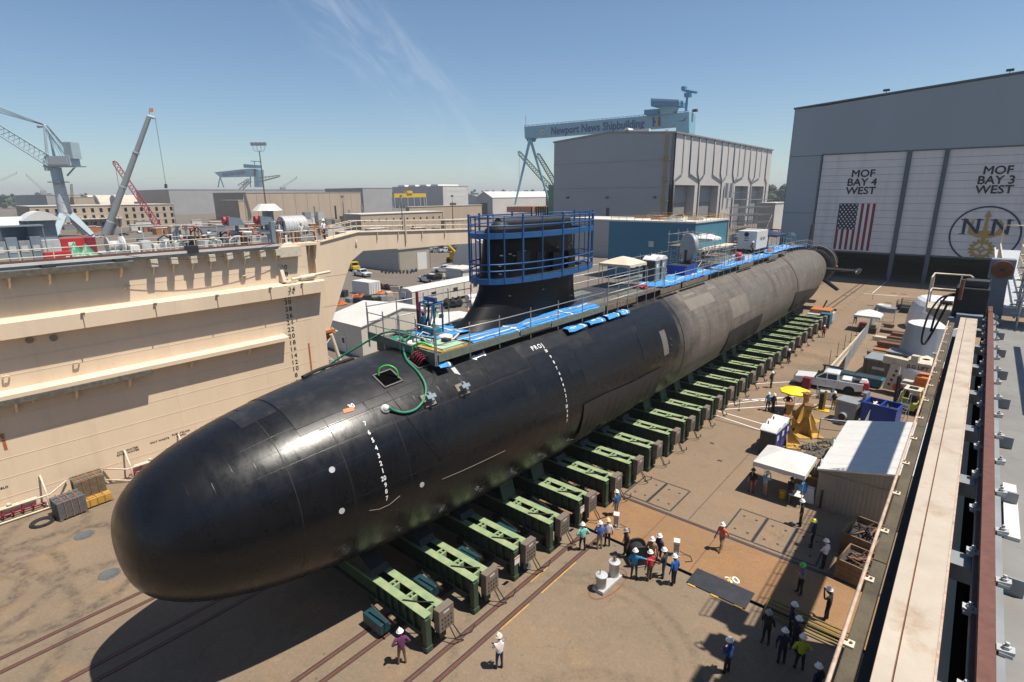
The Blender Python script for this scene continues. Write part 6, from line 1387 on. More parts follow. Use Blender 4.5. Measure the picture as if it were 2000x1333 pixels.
person('man in black left of the yellow umbrella', 1513, 768, 'stand', A_(.7, -.5), BK, (.02, .024, .035))
person('man in black standing under the yellow umbrella', 1541, 768, 'hips', A_(.2, -1), BK, BK, (.02, .02, .02))
person('man in dark shirt and khaki trousers behind the grey funnel', 1632, 764, 'stand', A_(-.6, -.8), (.03, .03, .035), KH)
person('man in dark shirt standing alone left of the white pickup', 1509, 725, 'stand', A_(1, -.3), BK, BK)
person('man in navy standing beside the carriers left of the barriers', 1543, 681, 'phone', A_(-.2, -1), NV, BK)
person('worker in orange-red vest far along the carriers', 1611, 635, 'stand', A_(-.3, -1), (.45, .06, .03), BK)
person('man in black walking beside the far white tent', 1673, 609, 'walk', A_(.3, -1), BK, BK, (.02, .02, .02))
person('worker on the submarine beside the white generator', 1412, 473, 'stand', A_(.9, -.4), (.16, .11, .07), BK, pos=(HX+.6, 73.8, 0), z=12.14)
person('worker in white leaning on the rail of the dock wing, left of two', 0, 0, 'one_up', A_(.9, .4), (.55, .55, .55), (.3, .3, .3), (.6, .56, .42), pos=(-47.2, 26.1, 0), z=15.95)
person('worker in white shirt and black trousers on the dock wing, right of two', 0, 0, 'one_up', A_(.9, .5), (.75, .75, .76), BK, pos=(-46.6, 28.0, 0), z=16.1)
person('worker in white shirt far off beside the stake truck', 0, 0, 'stand', A_(1, -.6), (.75, .75, .75), (.03, .12, .22), pos=tuple(G(867, 549)), z=0)
# ================================================================ VEHICLES
def wheel_set(t, xs, yw, r=.38, w_=.26):
    wm = B().lathe([(r*.55, -w_/2), (r*.95, -w_/2), (r, -w_*.3), (r, w_*.3), (r*.95, w_/2), (r*.55, w_/2)], (0, 0, 0), 18, axis='Y').mesh('tyre'); wm.materials.append(M('tyre'))
    rm = B().lathe([(.02, -w_*.42), (r*.3, -w_*.45), (r*.56, -w_*.35), (r*.56, w_*.35), (r*.3, w_*.45), (.02, w_*.42)], (0, 0, 0), 14, axis='Y').mesh('rim'); rm.materials.append(M('grey_light'))
    for x in xs:
        for y in (-yw, yw): o = link('wheel', None, t, (x, y, r)); link('tyre', wm, o); link('rim', rm, o)
def pickup(label, loc, rz, paint='silver_paint', bed=None, s=1., cat='pickup truck'):
    """nose towards +x"""
    t = thing('pickup_truck', label, cat, tuple(loc), rz); t.scale = (s, s, s); hw = .98
    def shell(y0, y1, pts, nm, m_): return B().prism(pts, y0, y1).obj(nm, m_, t)
    arch = lambda cx, r=.47: [(cx+r*math.cos(a), .40+r*math.sin(a)) for a in [math.pi*(1-i/8) for i in range(9)]]
    side = [(-2.92, .55)]+arch(-1.85)+arch(1.75)+[(2.62, .45), (2.88, .55), (2.92, .85), (2.80, 1.02), (1.25, 1.14), (1.05, 1.16), (-1.0, 1.18), (-2.9, 1.18)]
    b = B().prism(side, -hw, -hw+.10); b.prism(side, hw-.10, hw); b.obj('body_side', paint, t)
    B().prism([(1.0, .5), (2.62, .45), (2.88, .55), (2.92, .85), (2.80, 1.04), (1.25, 1.17), (1.0, 1.17)], -hw+.1, hw-.1).obj('hood', paint, t)
    B().bx(-1.0, 1.0, -hw+.1, hw-.1, .45, 1.12).obj('floor', 'dark', t); B().bx(-2.9, -1.0, -hw+.1, hw-.1, .55, .72).obj('bed_floor', 'dark', t)
    B().bx(-2.94, -2.86, -hw+.1, hw-.1, .6, 1.18).obj('tailgate', paint, t); B().bx(-1.02, -.94, -hw+.1, hw-.1, .72, 1.2).obj('bed_front', paint, t)
    # cab: tapered greenhouse
    cb = [(1.15, 1.15), (.38, 1.74), (.2, 1.80), (-.72, 1.80), (-.88, 1.74), (-1.02, 1.15)]
    b = B(); k = len(cb); ins = lambda z: hw-.04-(z-1.15)*.24
    P = [(x, -ins(z), z) for x, z in cb]+[(x, ins(z), z) for x, z in cb]; b.add(P, [tuple(range(k)), tuple(range(2*k-1, k-1, -1))]+[(i, k+i, k+i+1, i+1) for i in range(k-1)]); b.obj('cab', paint, t)
    for sg in (-1, 1):
        for x0, x1, u0, u1 in ((.95, .12, .32, .1), (.02, -.78, .02, -.72)):
            z0, z1 = 1.2, 1.68; y0, y1 = sg*(ins(z0)+.012), sg*(ins(z1)+.012); B().quad((x0, y0, z0), (x1, y0, z0), (u1, y1, z1), (u0, y1, z1)).obj('side_window', 'glass', t)
        B().bx(.98, 1.1, sg*(hw-.02), sg*(hw+.22), 1.18, 1.36).obj('mirror', 'dark', t); B().bx(2.8, 2.93, sg*.62, sg*.9, .72, .92).obj('headlight', 'chrome', t); B().bx(-2.96, -2.9, sg*.84, sg*.97, .75, 1.1).obj('tail_light', 'red', t)
        for x in (.1, -.95): B().bx(x-.01, x+.01, sg*(hw+.001), sg*(hw+.004), .55, 1.14).obj('door_gap', 'dark', t)
        for x in (.2, -.7): B().bx(x, x+.16, sg*(hw+.001), sg*(hw+.025), 1.0, 1.04).obj('door_handle', 'dark', t)
    iw = ins(1.22)-.06; B().quad((1.12, -iw, 1.2), (1.12, iw, 1.2), (.44, iw-.1, 1.7), (.44, -iw+.1, 1.7)).obj('windscreen', 'glass', t); B().quad((-1.03, -iw, 1.24), (-1.03, iw, 1.24), (-.9, iw-.12, 1.7), (-.9, -iw+.12, 1.7)).obj('rear_window', 'glass', t)
    B().bx(2.86, 2.96, -hw+.02, hw-.02, .42, .62).obj('bumper', 'chrome', t); B().bx(2.87, 2.945, -.55, .55, .66, .95).obj('grille', 'dark', t); B().bx(-3.02, -2.9, -hw+.05, hw-.05, .45, .6).obj('bumper', 'chrome', t)
    wheel_set(t, (1.75, -1.85), hw-.14, .40); return t
# right yard pickup
c = (G(1570, 757)+G(1678, 772))/2
p1 = pickup('white crew-cab pickup parked beside the blue carts, right of the carriers', (-9.9, 62.9, 0), math.pi+.06, s=1.08)
bb = B().cbox(-1.9, -1.15, -.7, .7, 1.0, 1.35, .04); bb.obj('tool_box', 'white', p1); B().bx(-2.7, -2.1, -.6, .6, .75, 1.1).bx(-2.9, -2.2, -.4, .3, 1.1, 1.35).obj('bed_load', 'dark', p1)
B().box((-2.9, .1, 1.35), (.7, .8, .3), taper=(.6, .6)).obj('plastic_bags', 'white', p1); B().box((-3.1, .5, 1.0), (.6, .7, .6), taper=(.7, .7)).obj('red_gear', 'red', p1); B().box((-3.0, -.3, .95), (.5, .4, .4), taper=(.7, .7)).obj('yellow_gear', 'yellow', p1)
pickup('white pickup parked in front of the warehouse under the bridge arm', G(708, 540), A_(1, -.45)+math.pi/2+.35, s=1.05)
# stake truck
st = pickup('white stake truck with dark high-sided bed in the left yard', G(838, 552), math.pi-.15, s=1.15, cat='truck')
for k in range(8): B().bx(-3.3+.33*k, -3.2+.33*k, -1.06, -1.0, .9, 2.05).bx(-3.3+.33*k, -3.2+.33*k, 1.0, 1.06, .9, 2.05).obj('stake', 'black', st)
for zz in (1.2, 1.5, 1.8): B().bx(-3.35, -1.0, -1.08, -1.02, zz, zz+.14).bx(-3.35, -1.0, 1.02, 1.08, zz, zz+.14).bx(-3.36, -3.3, -1.05, 1.05, zz, zz+.14).obj('side_board', 'black', st)
B().bx(-3.28, -1.02, -1.0, 1.0, .9, 1.6).obj('bed_load', 'black', st)
# flatbed with white bags
fb = pickup('white flatbed truck loaded with white sacks by the warehouse door', G(868, 532), math.pi*.95+.8, s=1.1, cat='truck')
B().cbox(-3.4, -1.0, -1.1, 1.1, .9, 1.05, .04).obj('flatbed', 'grey_light', fb)
for k in range(5): B().box((-3.0+.45*k, .1*(k % 2), 1.35), (.6, 1.9, .6), taper=(.8, .85)).obj('sack', 'white', fb)
# yellow truck / forklift group by the dark wall
yt = thing('yellow_truck', 'yellow utility truck against the dark warehouse wall', 'truck', tuple(G(694, 530)), A_(1, -.3)+1.57)
B().cbox(-1.2, 1.6, -1, 1, .6, 1.5, .1).obj('body', 'yellow', yt); B().cbox(-1.3, .2, -.95, .95, 1.5, 2.5, .1).obj('cab', 'yellow', yt); B().bx(-.2, .23, -.8, .8, 1.6, 2.3).bx(-1.1, .0, -.97, .97, 1.65, 2.3).obj('window', 'glass', yt); B().bx(-4.2, -1.3, -1, 1, .7, .95).obj('bed', 'dark', yt); wheel_set(yt, (.9, -1.0, -3.2), .9, .45)
# mobile crane, yellow
yc = thing('mobile_crane', 'yellow mobile crane with lattice-like booms in a V, behind the sail scaffold', 'crane', tuple(G(890, 513)), .3)
B().cbox(-2.4, 2.4, -1.4, 1.4, .9, 1.9, .1).obj('chassis', 'yellow', yc); B().cbox(-1.4, 1.2, -1.3, 1.3, 1.9, 3.3, .1).obj('house', 'yellow', yc); wheel_set(yc, (-1.7, 1.7), 1.35, .75, .5)
yo = G(890, 513); B().tube((0, 0, 3), Vector(GX(866, 478, yo.x))-yo, .5, .35, n=4).obj('boom', 'yellow', yc); B().tube((.5, 1, 3), Vector(GX(912, 474, yo.x))-yo, .55, .5, n=4).obj('boom', 'yellow', yc)
# parked cars far away: small row behind
for i in range(12):
    c = G(842+(i % 6)*10, 478+(i//6)*12+(i % 2)*3)
    pickup(['far parked white pickup', 'far parked grey pickup', 'far parked dark pickup'][i % 3]+' in the lot behind the warehouse', c, 1.2, ['silver_paint', 'grey_metal', 'dark'][i % 3])['group'] = 'cars parked far behind the warehouse'
# ================================================================ LEFT YARD
def box_bld(name, label, x0, x1, y0, y1, h, rise, wall='white', roof='roof_white', cat='building', ridge='Y', zb=0.):
    t = thing(name, label, cat, (x1, y0, zb)); w_, l_ = x1-x0, y1-y0
    B().bx(-w_, 0, 0, l_, 0, h).obj('wall', wall, t)
    if ridge == 'Y': B().prism([(-w_-.15, h), (-w_/2, h+rise), (.15, h), (.15, h+.1), (-w_/2, h+rise+.1), (-w_-.15, h+.1)], -.15, l_+.15).obj('roof', roof, t); B().prism([(-w_, h), (0, h), (-w_/2, h+rise)], .0, .05).prism([(-w_, h), (0, h), (-w_/2, h+rise)], l_-.05, l_).obj('gable', wall, t)
    else: B().prism([(-.15, h), (l_/2, h+rise), (l_+.15, h), (l_+.15, h+.1), (l_/2, h+rise+.1), (-.15, h+.1)], -w_-.15, .15, 'X').obj('roof', roof, t); B().prism([(0, h), (l_, h), (l_/2, h+rise)], -.05, 0, 'X').prism([(0, h), (l_, h), (l_/2, h+rise)], -w_, -w_+.05, 'X').obj('gable', wall, t)
    return t, w_, l_
mat('off_white', (.60, .56, .48), .55, var=.08, sc=.6, dirt=(.45, .38, .3), damt=.4, streak=True, dsc=.6)
t, w_, l_ = box_bld('white_cabin', 'white-roofed beige cabin with small door beside the bridge arm strut', -66, -57.6, 38.5, 51.5, 4.0, 1.4, 'off_white', 'roof_white', ridge='X')
B().bx(-w_*.55, -w_*.55+1.0, -.06, 0, .1, 2.3).obj('door', 'white_clean', t); B().bx(-w_*.55+.2, -w_*.55+.7, -.08, -.05, 1.3, 2.).obj('door_window', 'glass', t)
for k in range(3): B().bx(0, .03, 2.2+3.2*k, 2.26+3.2*k, 0, 4).obj('wall_joint', 'tan_dark', t)
for k in range(5): B().bx(-6+k*1.1, -5.8+k*1.1, 3+k*1.6, 3.2+k*1.6, 4.6, 4.75).obj('roof_bolt', 'grey_metal', t)
a, e = G(783, 612), G(960, 560)
tr = thing('office_trailer', 'long cream office trailer with white roof and rust stains, left of the sail', 'trailer', tuple(G(806, 607)), 0); L_ = 24.; W_ = 3.4
tr.rotation_euler.z = R_(4)
P = [(-W_, .6), (0, .6), (0, 3.3), (-W_*.25, 3.75), (-W_*.75, 3.75), (-W_, 3.3)]
B().prism(P, 0, L_).obj('body', 'off_white', tr); B().prism([(-W_-.05, 3.3), (-W_*.75, 3.77), (-W_*.25, 3.77), (.05, 3.3), (.05, 3.36), (-W_*.25, 3.84), (-W_*.75, 3.84), (-W_-.05, 3.36)], -.05, L_).obj('roof', 'roof_white', tr)
B().bx(-W_*.7, -W_*.4, -.3, 0, 1.6, 3.2).obj('air_conditioner', 'grey_light', tr); B().bx(-W_*.66, -W_*.44, -.33, -.3, 1.6, 2.2).obj('grille', 'dark', tr); B().bx(-W_*.99, -.02, -.02, 0, .6, 3.5).obj('end_panel', 'grey_light', tr)
for y in (5.5, 11.5, 17.5): o = B().bx(0, .05, y-.7, y+.7, 1.9, 2.7).obj('window', 'beige_metal', tr); B().bx(.05, .07, y-.6, y+.6, 2.0, 2.6).obj('pane', 'glass', o)
for y in (14, 16.2, 20): B().bx(0, .012, y, y+.25, 1.0, 3.2).obj('rust_stain', 'orange_rust', tr)
for k in range(12): B().bx(0, .02, 2*k, 2*k+.05, .6, 3.3).obj('wall_joint', 'tan_dark', tr)
for y in (1, 8, 16, 23): B().bx(-W_*.9, -.1, y-.3, y+.3, 0, .6).obj('pier', 'concrete_barrier', tr)
for i, (px, py, lab) in enumerate(((797, 640, 'white low wall block at the end of the office trailer'), (815, 655, 'grey sloping panel beside the white wall block'))):
    c = G(px, py-20); B().cbox(-2.2, 2.2, -.5, .5, 0, 1.0, .08).obj('low_block', ['white', 'grey_metal'][i], None, tuple(c), .3, lab, 'block')
t, w_, l_ = box_bld('white_hut', 'white hut behind the platform railing, below the office trailer', -59.5, -54.5, 47.5, 57.5, 2.6, .5, 'off_white', 'roof_white', ridge='X')
B().lathe([(.35, 0), (.35, .4), (.2, .5), (.01, .5)], (-2.5, 4, 3.1), 12).obj('roof_vent', 'dark', t)
# white container + hose heaps + pipes
ct = thing('shipping_container', 'white shipping container beside the orange hose heaps', 'container', tuple(G(722, 578)), R_(4)); B().bx(-5.5, 0, 0, 3.0, .15, 2.7).obj('box', 'white', ct)
for y in (.2, 1.6): B().bx(0, .06, y, y+1.25, .2, 2.6).obj('door', 'white_clean', ct)
for y in (.5, 1.0, 1.9, 2.4): B().tube((.1, y, .2), (.1, y, 2.6), .04, n=6).obj('lock_bar', 'grey_light', ct)
def hose_heap(label, c, r, m='orange', n=16, seed=1, h=.9):
    rr = random.Random(seed); b = B()
    for k in range(n):
        a0 = rr.random()*6.28; q = r*rr.uniform(.35, 1); pts = []
        for i in range(9):
            a = a0+i*.5; pts.append((math.cos(a)*q+rr.uniform(-.1, .1), math.sin(a)*q*.8+rr.uniform(-.1, .1), .08+h*(1-q/r)*rr.uniform(.5, 1)+.05*k/n))
        b.path(pts, .09, 5)
    return b.obj('hose_heap', m, None, tuple(c), 0, label, 'hose', 'orange hose heaps in the left yard')
hose_heap('orange hose heap nearest the bridge arm', G(663, 595), 1.6, seed=1); hose_heap('largest orange hose heap, before the white container', G(703, 585), 2.4, seed=2, n=26, h=1.6); hose_heap('orange hose heap on dark bins right of the white container', G(740, 574), 1.7, seed=3)
for i, (px, py, m_) in enumerate(((684, 590, 'plastic_grey'), (700, 592, 'dark'), (718, 590, 'dark'), (735, 589, 'rubber'), (748, 588, 'grey_metal'), (672, 580, 'dark'), (664, 575, 'green_side'), (760, 580, 'concrete_barrier'))):
    c = G(px, py); b = B().cbox(-.8, .8, -.6, .6, 0, .7+.3*(i % 3), .08).bx(-.7, .7, -.5, .5, .7+.3*(i % 3), .75+.3*(i % 3)); b.obj('storage_bin', m_, None, tuple(c), i*.4, ['grey bin', 'black bin', 'black crate', 'pile of black tyres-like hose', 'grey tub', 'dark crate', 'green crate', 'concrete block'][i]+' among the orange hose heaps', 'bin')
gt = B().box((0, 0, .6), (3., 1.0, 1.2), taper=(.9, .8)); gt.obj('green_skip', 'hose_green', None, tuple(G(727, 571)), .1, 'green covered skip at the right end of the white container', 'skip')
for i in range(4):
    c = G(735+i*9, 562+i*1.6); b = B()
    for k in range(5): b.bx(-3.5, 3.5, -.5+.25*k, -.36+.25*k, .3, .5)
    for k in range(4): b.bx(-3+2*k, -2.85+2*k, -.55, .6, 0, 1.0)
    b.obj('pipe_rack', ['black', 'rust', 'dark', 'black'][i], None, tuple(c), .15, ['first', 'second', 'third', 'fourth'][i]+' dark steel rack from the left behind the hose heaps', 'rack', 'steel racks in the left yard')
c = G(772, 573); B().box((0, 0, .7), (2.2, .3, 1.4)).bx(-1.1, 1.1, -.6, .6, 0, .15).obj('leaning_slab', 'concrete_barrier', None, tuple(c), .4, 'pale leaning panel at the right end of the steel racks', 'panel')
# bicycles and clutter along the warehouse wall: a rack of bikes
for i in range(9):
    c = G(750+i*7, 533+(i % 2)*2); b = B()
    for x in (-.5, .5): b.lathe([(.32, -.03), (.35, 0), (.32, .03)], (x, 0, .35), 12, axis='Y')
    b.tube((-.5, 0, .35), (-.1, 0, .8), .03, n=5).tube((.5, 0, .35), (.35, 0, .9), .03, n=5).tube((-.1, 0, .8), (.35, 0, .85), .03, n=5).box((-.15, 0, .9), (.25, .12, .06)); b.obj('bicycle', 'dark', None, tuple(c), 1.2+.2*(i % 3), 'bicycle parked in the row along the warehouse wall', 'bicycle', 'bicycles along the warehouse')
drum('steel_drum', 'blue drum beside the warehouse roller door', tuple(G(805, 532)), 'blue'); drum('steel_drum', 'dark drum beside the warehouse roller door', tuple(G(813, 531)), 'dark')
# white pipes, tyres and cone behind the sail
for i in range(2): B().tube((0, 0, .8), (0, 16, .8), .75, n=16).obj('white_pipe', 'white', None, tuple(G(916-i*3, 601-i*9)), R_(-4), ['nearer', 'farther'][i]+' long white pipe lying behind the sail base', 'pipe')
for i in range(6):
    c = G(873+(i % 3)*12, 598+(i//3)*6-(i % 3)*2); b = B().lathe([(.35, -.2), (.7, -.22), (.8, 0), (.7, .22), (.35, .2)], (0, 0, .75), 16, axis='X'); b.obj('rubber_fender', 'rubber', None, tuple(c), i*.6, 'black rubber roller in the pile behind the sail base', 'fender', 'black rollers behind the sail base')
cone = B().lathe([(.24, 0), (.24, .03), (.17, .04), (.04, .72), (.001, .73)], (0, 0, 0), 14); cone.obj('traffic_cone', 'orange', None, tuple(G(915, 606)), 0, 'orange traffic cone by the black rollers behind the sail base', 'cone')
gk = thing('red_standpipe', 'dark red pipe standing among the gear forward of the sail', 'pipe', (HX-2., 20.6, 12.1)); B().tube((0, 0, 0), (0, 0, 2.4), .09, n=8).path([(0, 0, 1.4), (.3, .1, 1.2), (.4, .15, .3)], .08, 6).obj('riser', 'red_dark', gk)
# yellow guard rails near the strut
railing('guard_rail', 'yellow pipe barrier beside the stair at the foot of the bridge arm', [(-47., 31.5, 0), (-47.5, 36.5, 0), (-50, 40, 0)], 1.1, (1., .5), 2.3, .04, 'yellow')
B().cbox(-.8, .8, -.5, .5, 0, 1.6, .1).obj('covered_unit', 'grey_blue', None, (-45.5, 33.6, 0), .2, 'dark grey covered unit beside the yellow barrier', 'machine')
# bundles of sheets on the dock deck
def bundle(label, c, w_, l_, h, m, rz, straps=2, n=9):
    t = thing('sheet_bundle', label, 'bundle', tuple(c), rz); 
    for k in range(n):
        x = -w_/2+w_*k/n; B().bx(x, x+w_/n*.86, -l_/2+random.uniform(-.03, .03), l_/2+random.uniform(-.03, .03), .12, h+random.uniform(-.05, .03)).obj('sheet', m, t)
    B().bx(-w_/2, w_/2, -l_/2, -l_/2+.15, 0, .12).bx(-w_/2, w_/2, l_/2-.15, l_/2, 0, .12).obj('skid', 'wood', t)
    for k in range(straps):
        y = -l_/2+l_*(k+1)/(straps+1); b = B().bx(-w_/2-.02, w_/2+.02, y-.015, y+.015, h+.02, h+.04).bx(w_/2+.01, w_/2+.03, y-.015, y+.015, .1, h+.03).bx(-w_/2-.03, -w_/2-.01, y-.03, y+.03, .1, h+.03); b.obj('strap', 'orange_rust', t)
bundle('bundle of grey sheets, near left of the three beside the wing wall', G(138, 1003), 1.5, 1.5, 1.25, 'iron', .1, 3)
bundle('tall bundle of brown sheets against the wing wall', G(178, 968), 1.2, 1.7, 1.5, 'wood', .0, 3)
bundle('low bundle of pale timber, right of the three beside the wing wall', G(190, 985), .7, 1.7, .6, 'yellow_dirty', .05, 3)
cb_ = B()
for k in range(7):
    r_ = .42+.035*k; cb_.path([(r_*math.cos(a*.3927), r_*math.sin(a*.3927), .05+.03*(k % 3)) for a in range(17)], .035, 6)
cb_.obj('hose_coil', 'rubber', None, tuple(G(83, 1022)), 0, 'black hose coil on the deck near the left edge', 'hose')
# ================================================================ GEAR ON THE WING TOP
ZT = 15.8
def gpos(px, py, X): q = GX(px, py, X); return (X, q.y)
def wgear(name, label, px, X, cat='machine', rz=0.): y = GX(px, 500, X).y; t = thing(name, label, cat, (X, y, ZT), rz); t.scale = (.72, .72, .82); return t
t = wgear('switch_cabinet', 'row of grey-blue electric cabinets at the far left of the wing top', 40, WX-3.4)
for k in range(4): B().cbox(-.6, .6, -1.7+.85*k, -.9+.85*k, 0, 1.8+.3*(k % 2), .03).obj('cabinet', ['grey_metal', 'grey_blue', 'grey_metal', 'grey_blue'][k], t); B().bx(.6, .63, -1.6+.85*k, -1.1+.85*k, .9, 1.4).obj('door_panel', 'grey_light', t)
B().bx(-.9, .9, -2., 2.0, 2.9, 3.0).obj('cabinet_roof', 'grey_blue', t)
for y in (-1.9, 1.9): B().tube((.8, y, 0), (.8, y, 2.9), .05, n=6).obj('post', 'grey_blue', t)
for i, (px, w2, hh, cap, bod) in enumerate(((36, 1.15, 3.6, 'grey_light', 'grey_blue'), (92, 1.2, 4.2, 'white', 'grey_blue'))):
    t = wgear('deck_house', ['grey mushroom ventilator, leftmost on the wing top', 'grey house with arched white cap, second from the left on the wing top'][i], px, WX-6.0+i)
    B().cbox(-1.0, 1.0, -1.0, 1.0, 0, hh-.7, .05).obj('trunk', bod, t)
    if i == 0: B().add([(-1.7, -1.7, hh-.7), (1.7, -1.7, hh-.7), (1.7, 1.7, hh-.7), (-1.7, 1.7, hh-.7), (-1., -1., hh), (1., -1., hh), (1., 1., hh), (-1., 1., hh)], [(3, 2, 1, 0), (4, 5, 6, 7), (0, 1, 5, 4), (1, 2, 6, 5), (2, 3, 7, 6), (3, 0, 4, 7)]).obj('cap', cap, t)
    else:
        P = [(-1.5+3*k/10, hh-.9+.75*math.sin(math.pi*k/10)) for k in range(11)]; B().prism(P, -1.6, 1.6, 'X').obj('cap', cap, t); B().cbox(.9, 1.9, -.9, .9, 0, 1.7, .04).obj('front_box', 'grey_light', t)
t = wgear('red_container', 'red steel container with pink end on the wing top', 152, WX-5); t.scale = (.5, .5, .62); B().cbox(-1, 1, -1.9, 1.0, 0, 2.2, .04).obj('box', 'red', t); B().cbox(-.95, .95, 1.05, 2.3, 0, 2.2, .04).obj('end_box', 'red_dark', t); B().bx(1.0, 1.02, -1.0, -.2, 1.4, 1.8).obj('logo_patch', 'white_clean', t)
t = wgear('red_locker', 'low red locker behind the cream railing on the wing top', 113, WX-2); B().cbox(-.4, .4, -1.0, 1.0, 0, .85, .05).obj('box', 'red', t); B().bx(.4, .42, .5, .8, .2, .45).obj('notice', 'white_clean', t)
for i, px in enumerate((150, 172)):
    b = B(); b.grid(lambda u, v: ((u-.5)*1.2, (v-.5)*1.6, .05+(1.0-.1*i)*max(0, 1-1.9*max(abs(u-.5), abs(v-.5)))*(1+.2*math.sin(u*9+v*7))), 10, 10); b.obj('green_tarp_heap', 'hose_green', None, (WX-2.3, GX(px, 505, WX-2.3).y, ZT), 0, ['left', 'right'][i]+' green tarp heap behind the railing on the wing top', 'tarp')
t = wgear('mooring_winch', 'light grey mooring winch with big drum on the wing top', 234, WX-4.4); t.scale = (.5, .5, .5)
B().cbox(-1.1, 1.1, -2.4, 2.4, 0, .4, .05).obj('bed', 'grey_blue', t); B().lathe([(1.25, -1.1), (1.25, -.95), (.7, -.94), (.7, .6), (1.25, .61), (1.25, .8)], (0, -.3, 1.4), 28, axis='Y').obj('drum', 'grey_light', t); B().lathe([(1.3, 0), (1.3, .25), (.2, .3)], (0, .55, 1.4), 28, axis='Y').obj('gear_cover', 'white', t)
for k in range(10): a = k*.628; B().lathe([(.09, 0), (.09, .04)], (.95*math.cos(a), .85, 1.4+.95*math.sin(a)), 8, axis='Y').obj('cover_bolt', 'dark', t)
B().cbox(-.6, .6, 1.1, 2.2, .4, 1.4, .06).obj('motor', 'grey_light', t)
t = wgear('capstan_gear', 'light grey gearbox row right of the mooring winch', 300, WX-4.2)
for k in range(4): B().cbox(-.6, .6, -2.2+1.1*k, -1.3+1.1*k, 0, .8+.35*(k % 2), .05).lathe([(.25, .6), (.25, .7)], (0, -1.7+1.1*k, .5), 12, axis='X').obj('gearbox', 'grey_light' if k % 2 else 'white', t)
for i, px in enumerate((455, 515)):
    t = wgear('winch_hood', ['slate blue winch hood with red lamp drum, left one', 'slate blue winch hood with red lamp drum, right one'][i], px+10, WX-3.6+.6*i); z1 = 2.2
    B().prism([(-.9, z1), (.9, z1), (.5, z1+.75), (-.9, z1+.9)], -.5, .9, 'X').obj('hood', 'grey_blue', t); B().tube((0, -1.2, z1+.5), (0, -.4, z1+.5), .42, n=18).obj('red_drum', 'red', t); B().tube((0, .3, 0), (0, .3, z1), .22, n=8).tube((-.5, .6, 0), (-.5, .6, z1), .12, n=6).obj('stand', 'grey_blue', t); B().tube((.2, -.8, 1.5), (.2, 2.0, 1.3), .25, n=10).obj('duct', 'galv', t)
t = wgear('mushroom_vent', 'white octagonal vent cap rising above the wing top', 533, WX-7); B().add([(1.9*math.cos(k*.785+.39), 1.9*math.sin(k*.785+.39), 3.5) for k in range(8)]+[(1.0*math.cos(k*.785+.39), 1.0*math.sin(k*.785+.39), 4.25) for k in range(8)], [tuple(range(7, -1, -1)), tuple(range(8, 16))]+[(k, (k+1) % 8, 8+(k+1) % 8, 8+k) for k in range(8)]).obj('cap', 'white', t); B().tube((0, 0, 0), (0, 0, 3.5), .7, n=12).obj('trunk', 'grey_blue', t)
t = wgear('ribbed_tank', 'grey ribbed drum tank between the vent cap and the workers', 578, WX-5.5); B().tube((0, -1.6, 1.6), (0, 1.6, 1.6), 1.25, n=24).obj('tank', 'grey_light', t)
for k in range(9): B().lathe([(1.25, -.05), (1.32, 0), (1.25, .05)], (0, -1.5+.375*k, 1.6), 24, axis='Y').obj('rib', 'grey_light', t)
B().bx(-1, 1, -1.2, -.9, 0, .8).bx(-1, 1, .9, 1.2, 0, .8).obj('saddle', 'grey_metal', t)
for i, px in enumerate((551, 580)): t = wgear('fairlead', ['rusty brown roller fairlead, left of the landing', 'rusty brown roller fairlead, at the landing'][i], px, WX-1.4-.3*i); B().tube((0, -.3, 0), (0, -.3, 1.5), .2, n=10).obj('roller', 'rust', t); B().tube((0, .2, 0), (0, .2, 1.3), .2, n=10).obj('roller', 'rust', t)
t = wgear('davit_post', 'slate blue davit post at the end of the rail girder', 538, WX-.6); B().cbox(-.25, .25, -.25, .25, -.1, 2.6, .04).obj('post', 'grey_blue', t)
rr = random.Random(8)
for k in range(34):
    px = 330+k*8.2; X = WX-rr.uniform(2.2, 7); y = GX(px, 500, X).y; t = thing('deck_valve', 'small pipe and valve among the many on the wing top', 'valve', (X, y, ZT), rr.random()*6, 'pipes and valves on the wing top'); h_ = rr.uniform(.7, 2.0)
    B().tube((0, 0, 0), (0, 0, h_), rr.uniform(.05, .12), n=7).path([(0, 0, h_*.8), (.4, .1, h_), (.9, .1, h_*.8), (1., .1, 0)], .06, 5).obj('pipe', rr.choice(['grey_light', 'galv', 'white', 'dark', 'rust', 'grey_metal']), t); B().lathe([(.2, 0), (.24, .03), (.2, .06)], (0, 0, h_), 12).obj('hand_wheel', rr.choice(['red', 'white', 'grey_metal', 'dark']), t)
    if k % 3 == 0: B().cbox(-.5, .5, -.4, .4, 0, rr.uniform(.5, 1.2), .04).obj('box', rr.choice(['grey_light', 'grey_blue', 'white', 'dark', 'galv']), t)
# ================================================================ RIGHT YARD
# near deck: bollard, cable reel, plate, pedestals
c = G(1188, 1140); bd = G(1208, 1120)-G(1168, 1156); BZ = math.atan2(-bd.x, bd.y); t = thing('double_bollard', 'grey double mooring bollard on the deck left of the group of workers', 'bollard', tuple(c), BZ); t.scale = (.8, .8, .85)
B().cbox(-.42, .42, -1.25, 1.05, 0, .26, .05).obj('base', 'grey_light', t)
for y, h_ in ((-.85, 1.0), (.65, 1.15)):
    p = B().lathe([(.33, .24), (.33, h_), (.40, h_+.03), (.41, h_+.1), (.38, h_+.13), (.01, h_+.13)], (0, y, 0), 24).obj('post', 'grey_light', t)
    for k in range(4 if y > 0 else 1): B().tube((.14*(k % 2)-.07, y+.14*(k//2)-.07, h_+.1), (.14*(k % 2)-.07, y+.14*(k//2)-.07, h_+.5), .03, n=6).obj('rod', 'rust', p)
B().path([(-.42, -.9, .62), (-.5, -.8, .55), (-.42, -.7, .62)], .03).obj('handle', 'white', t)
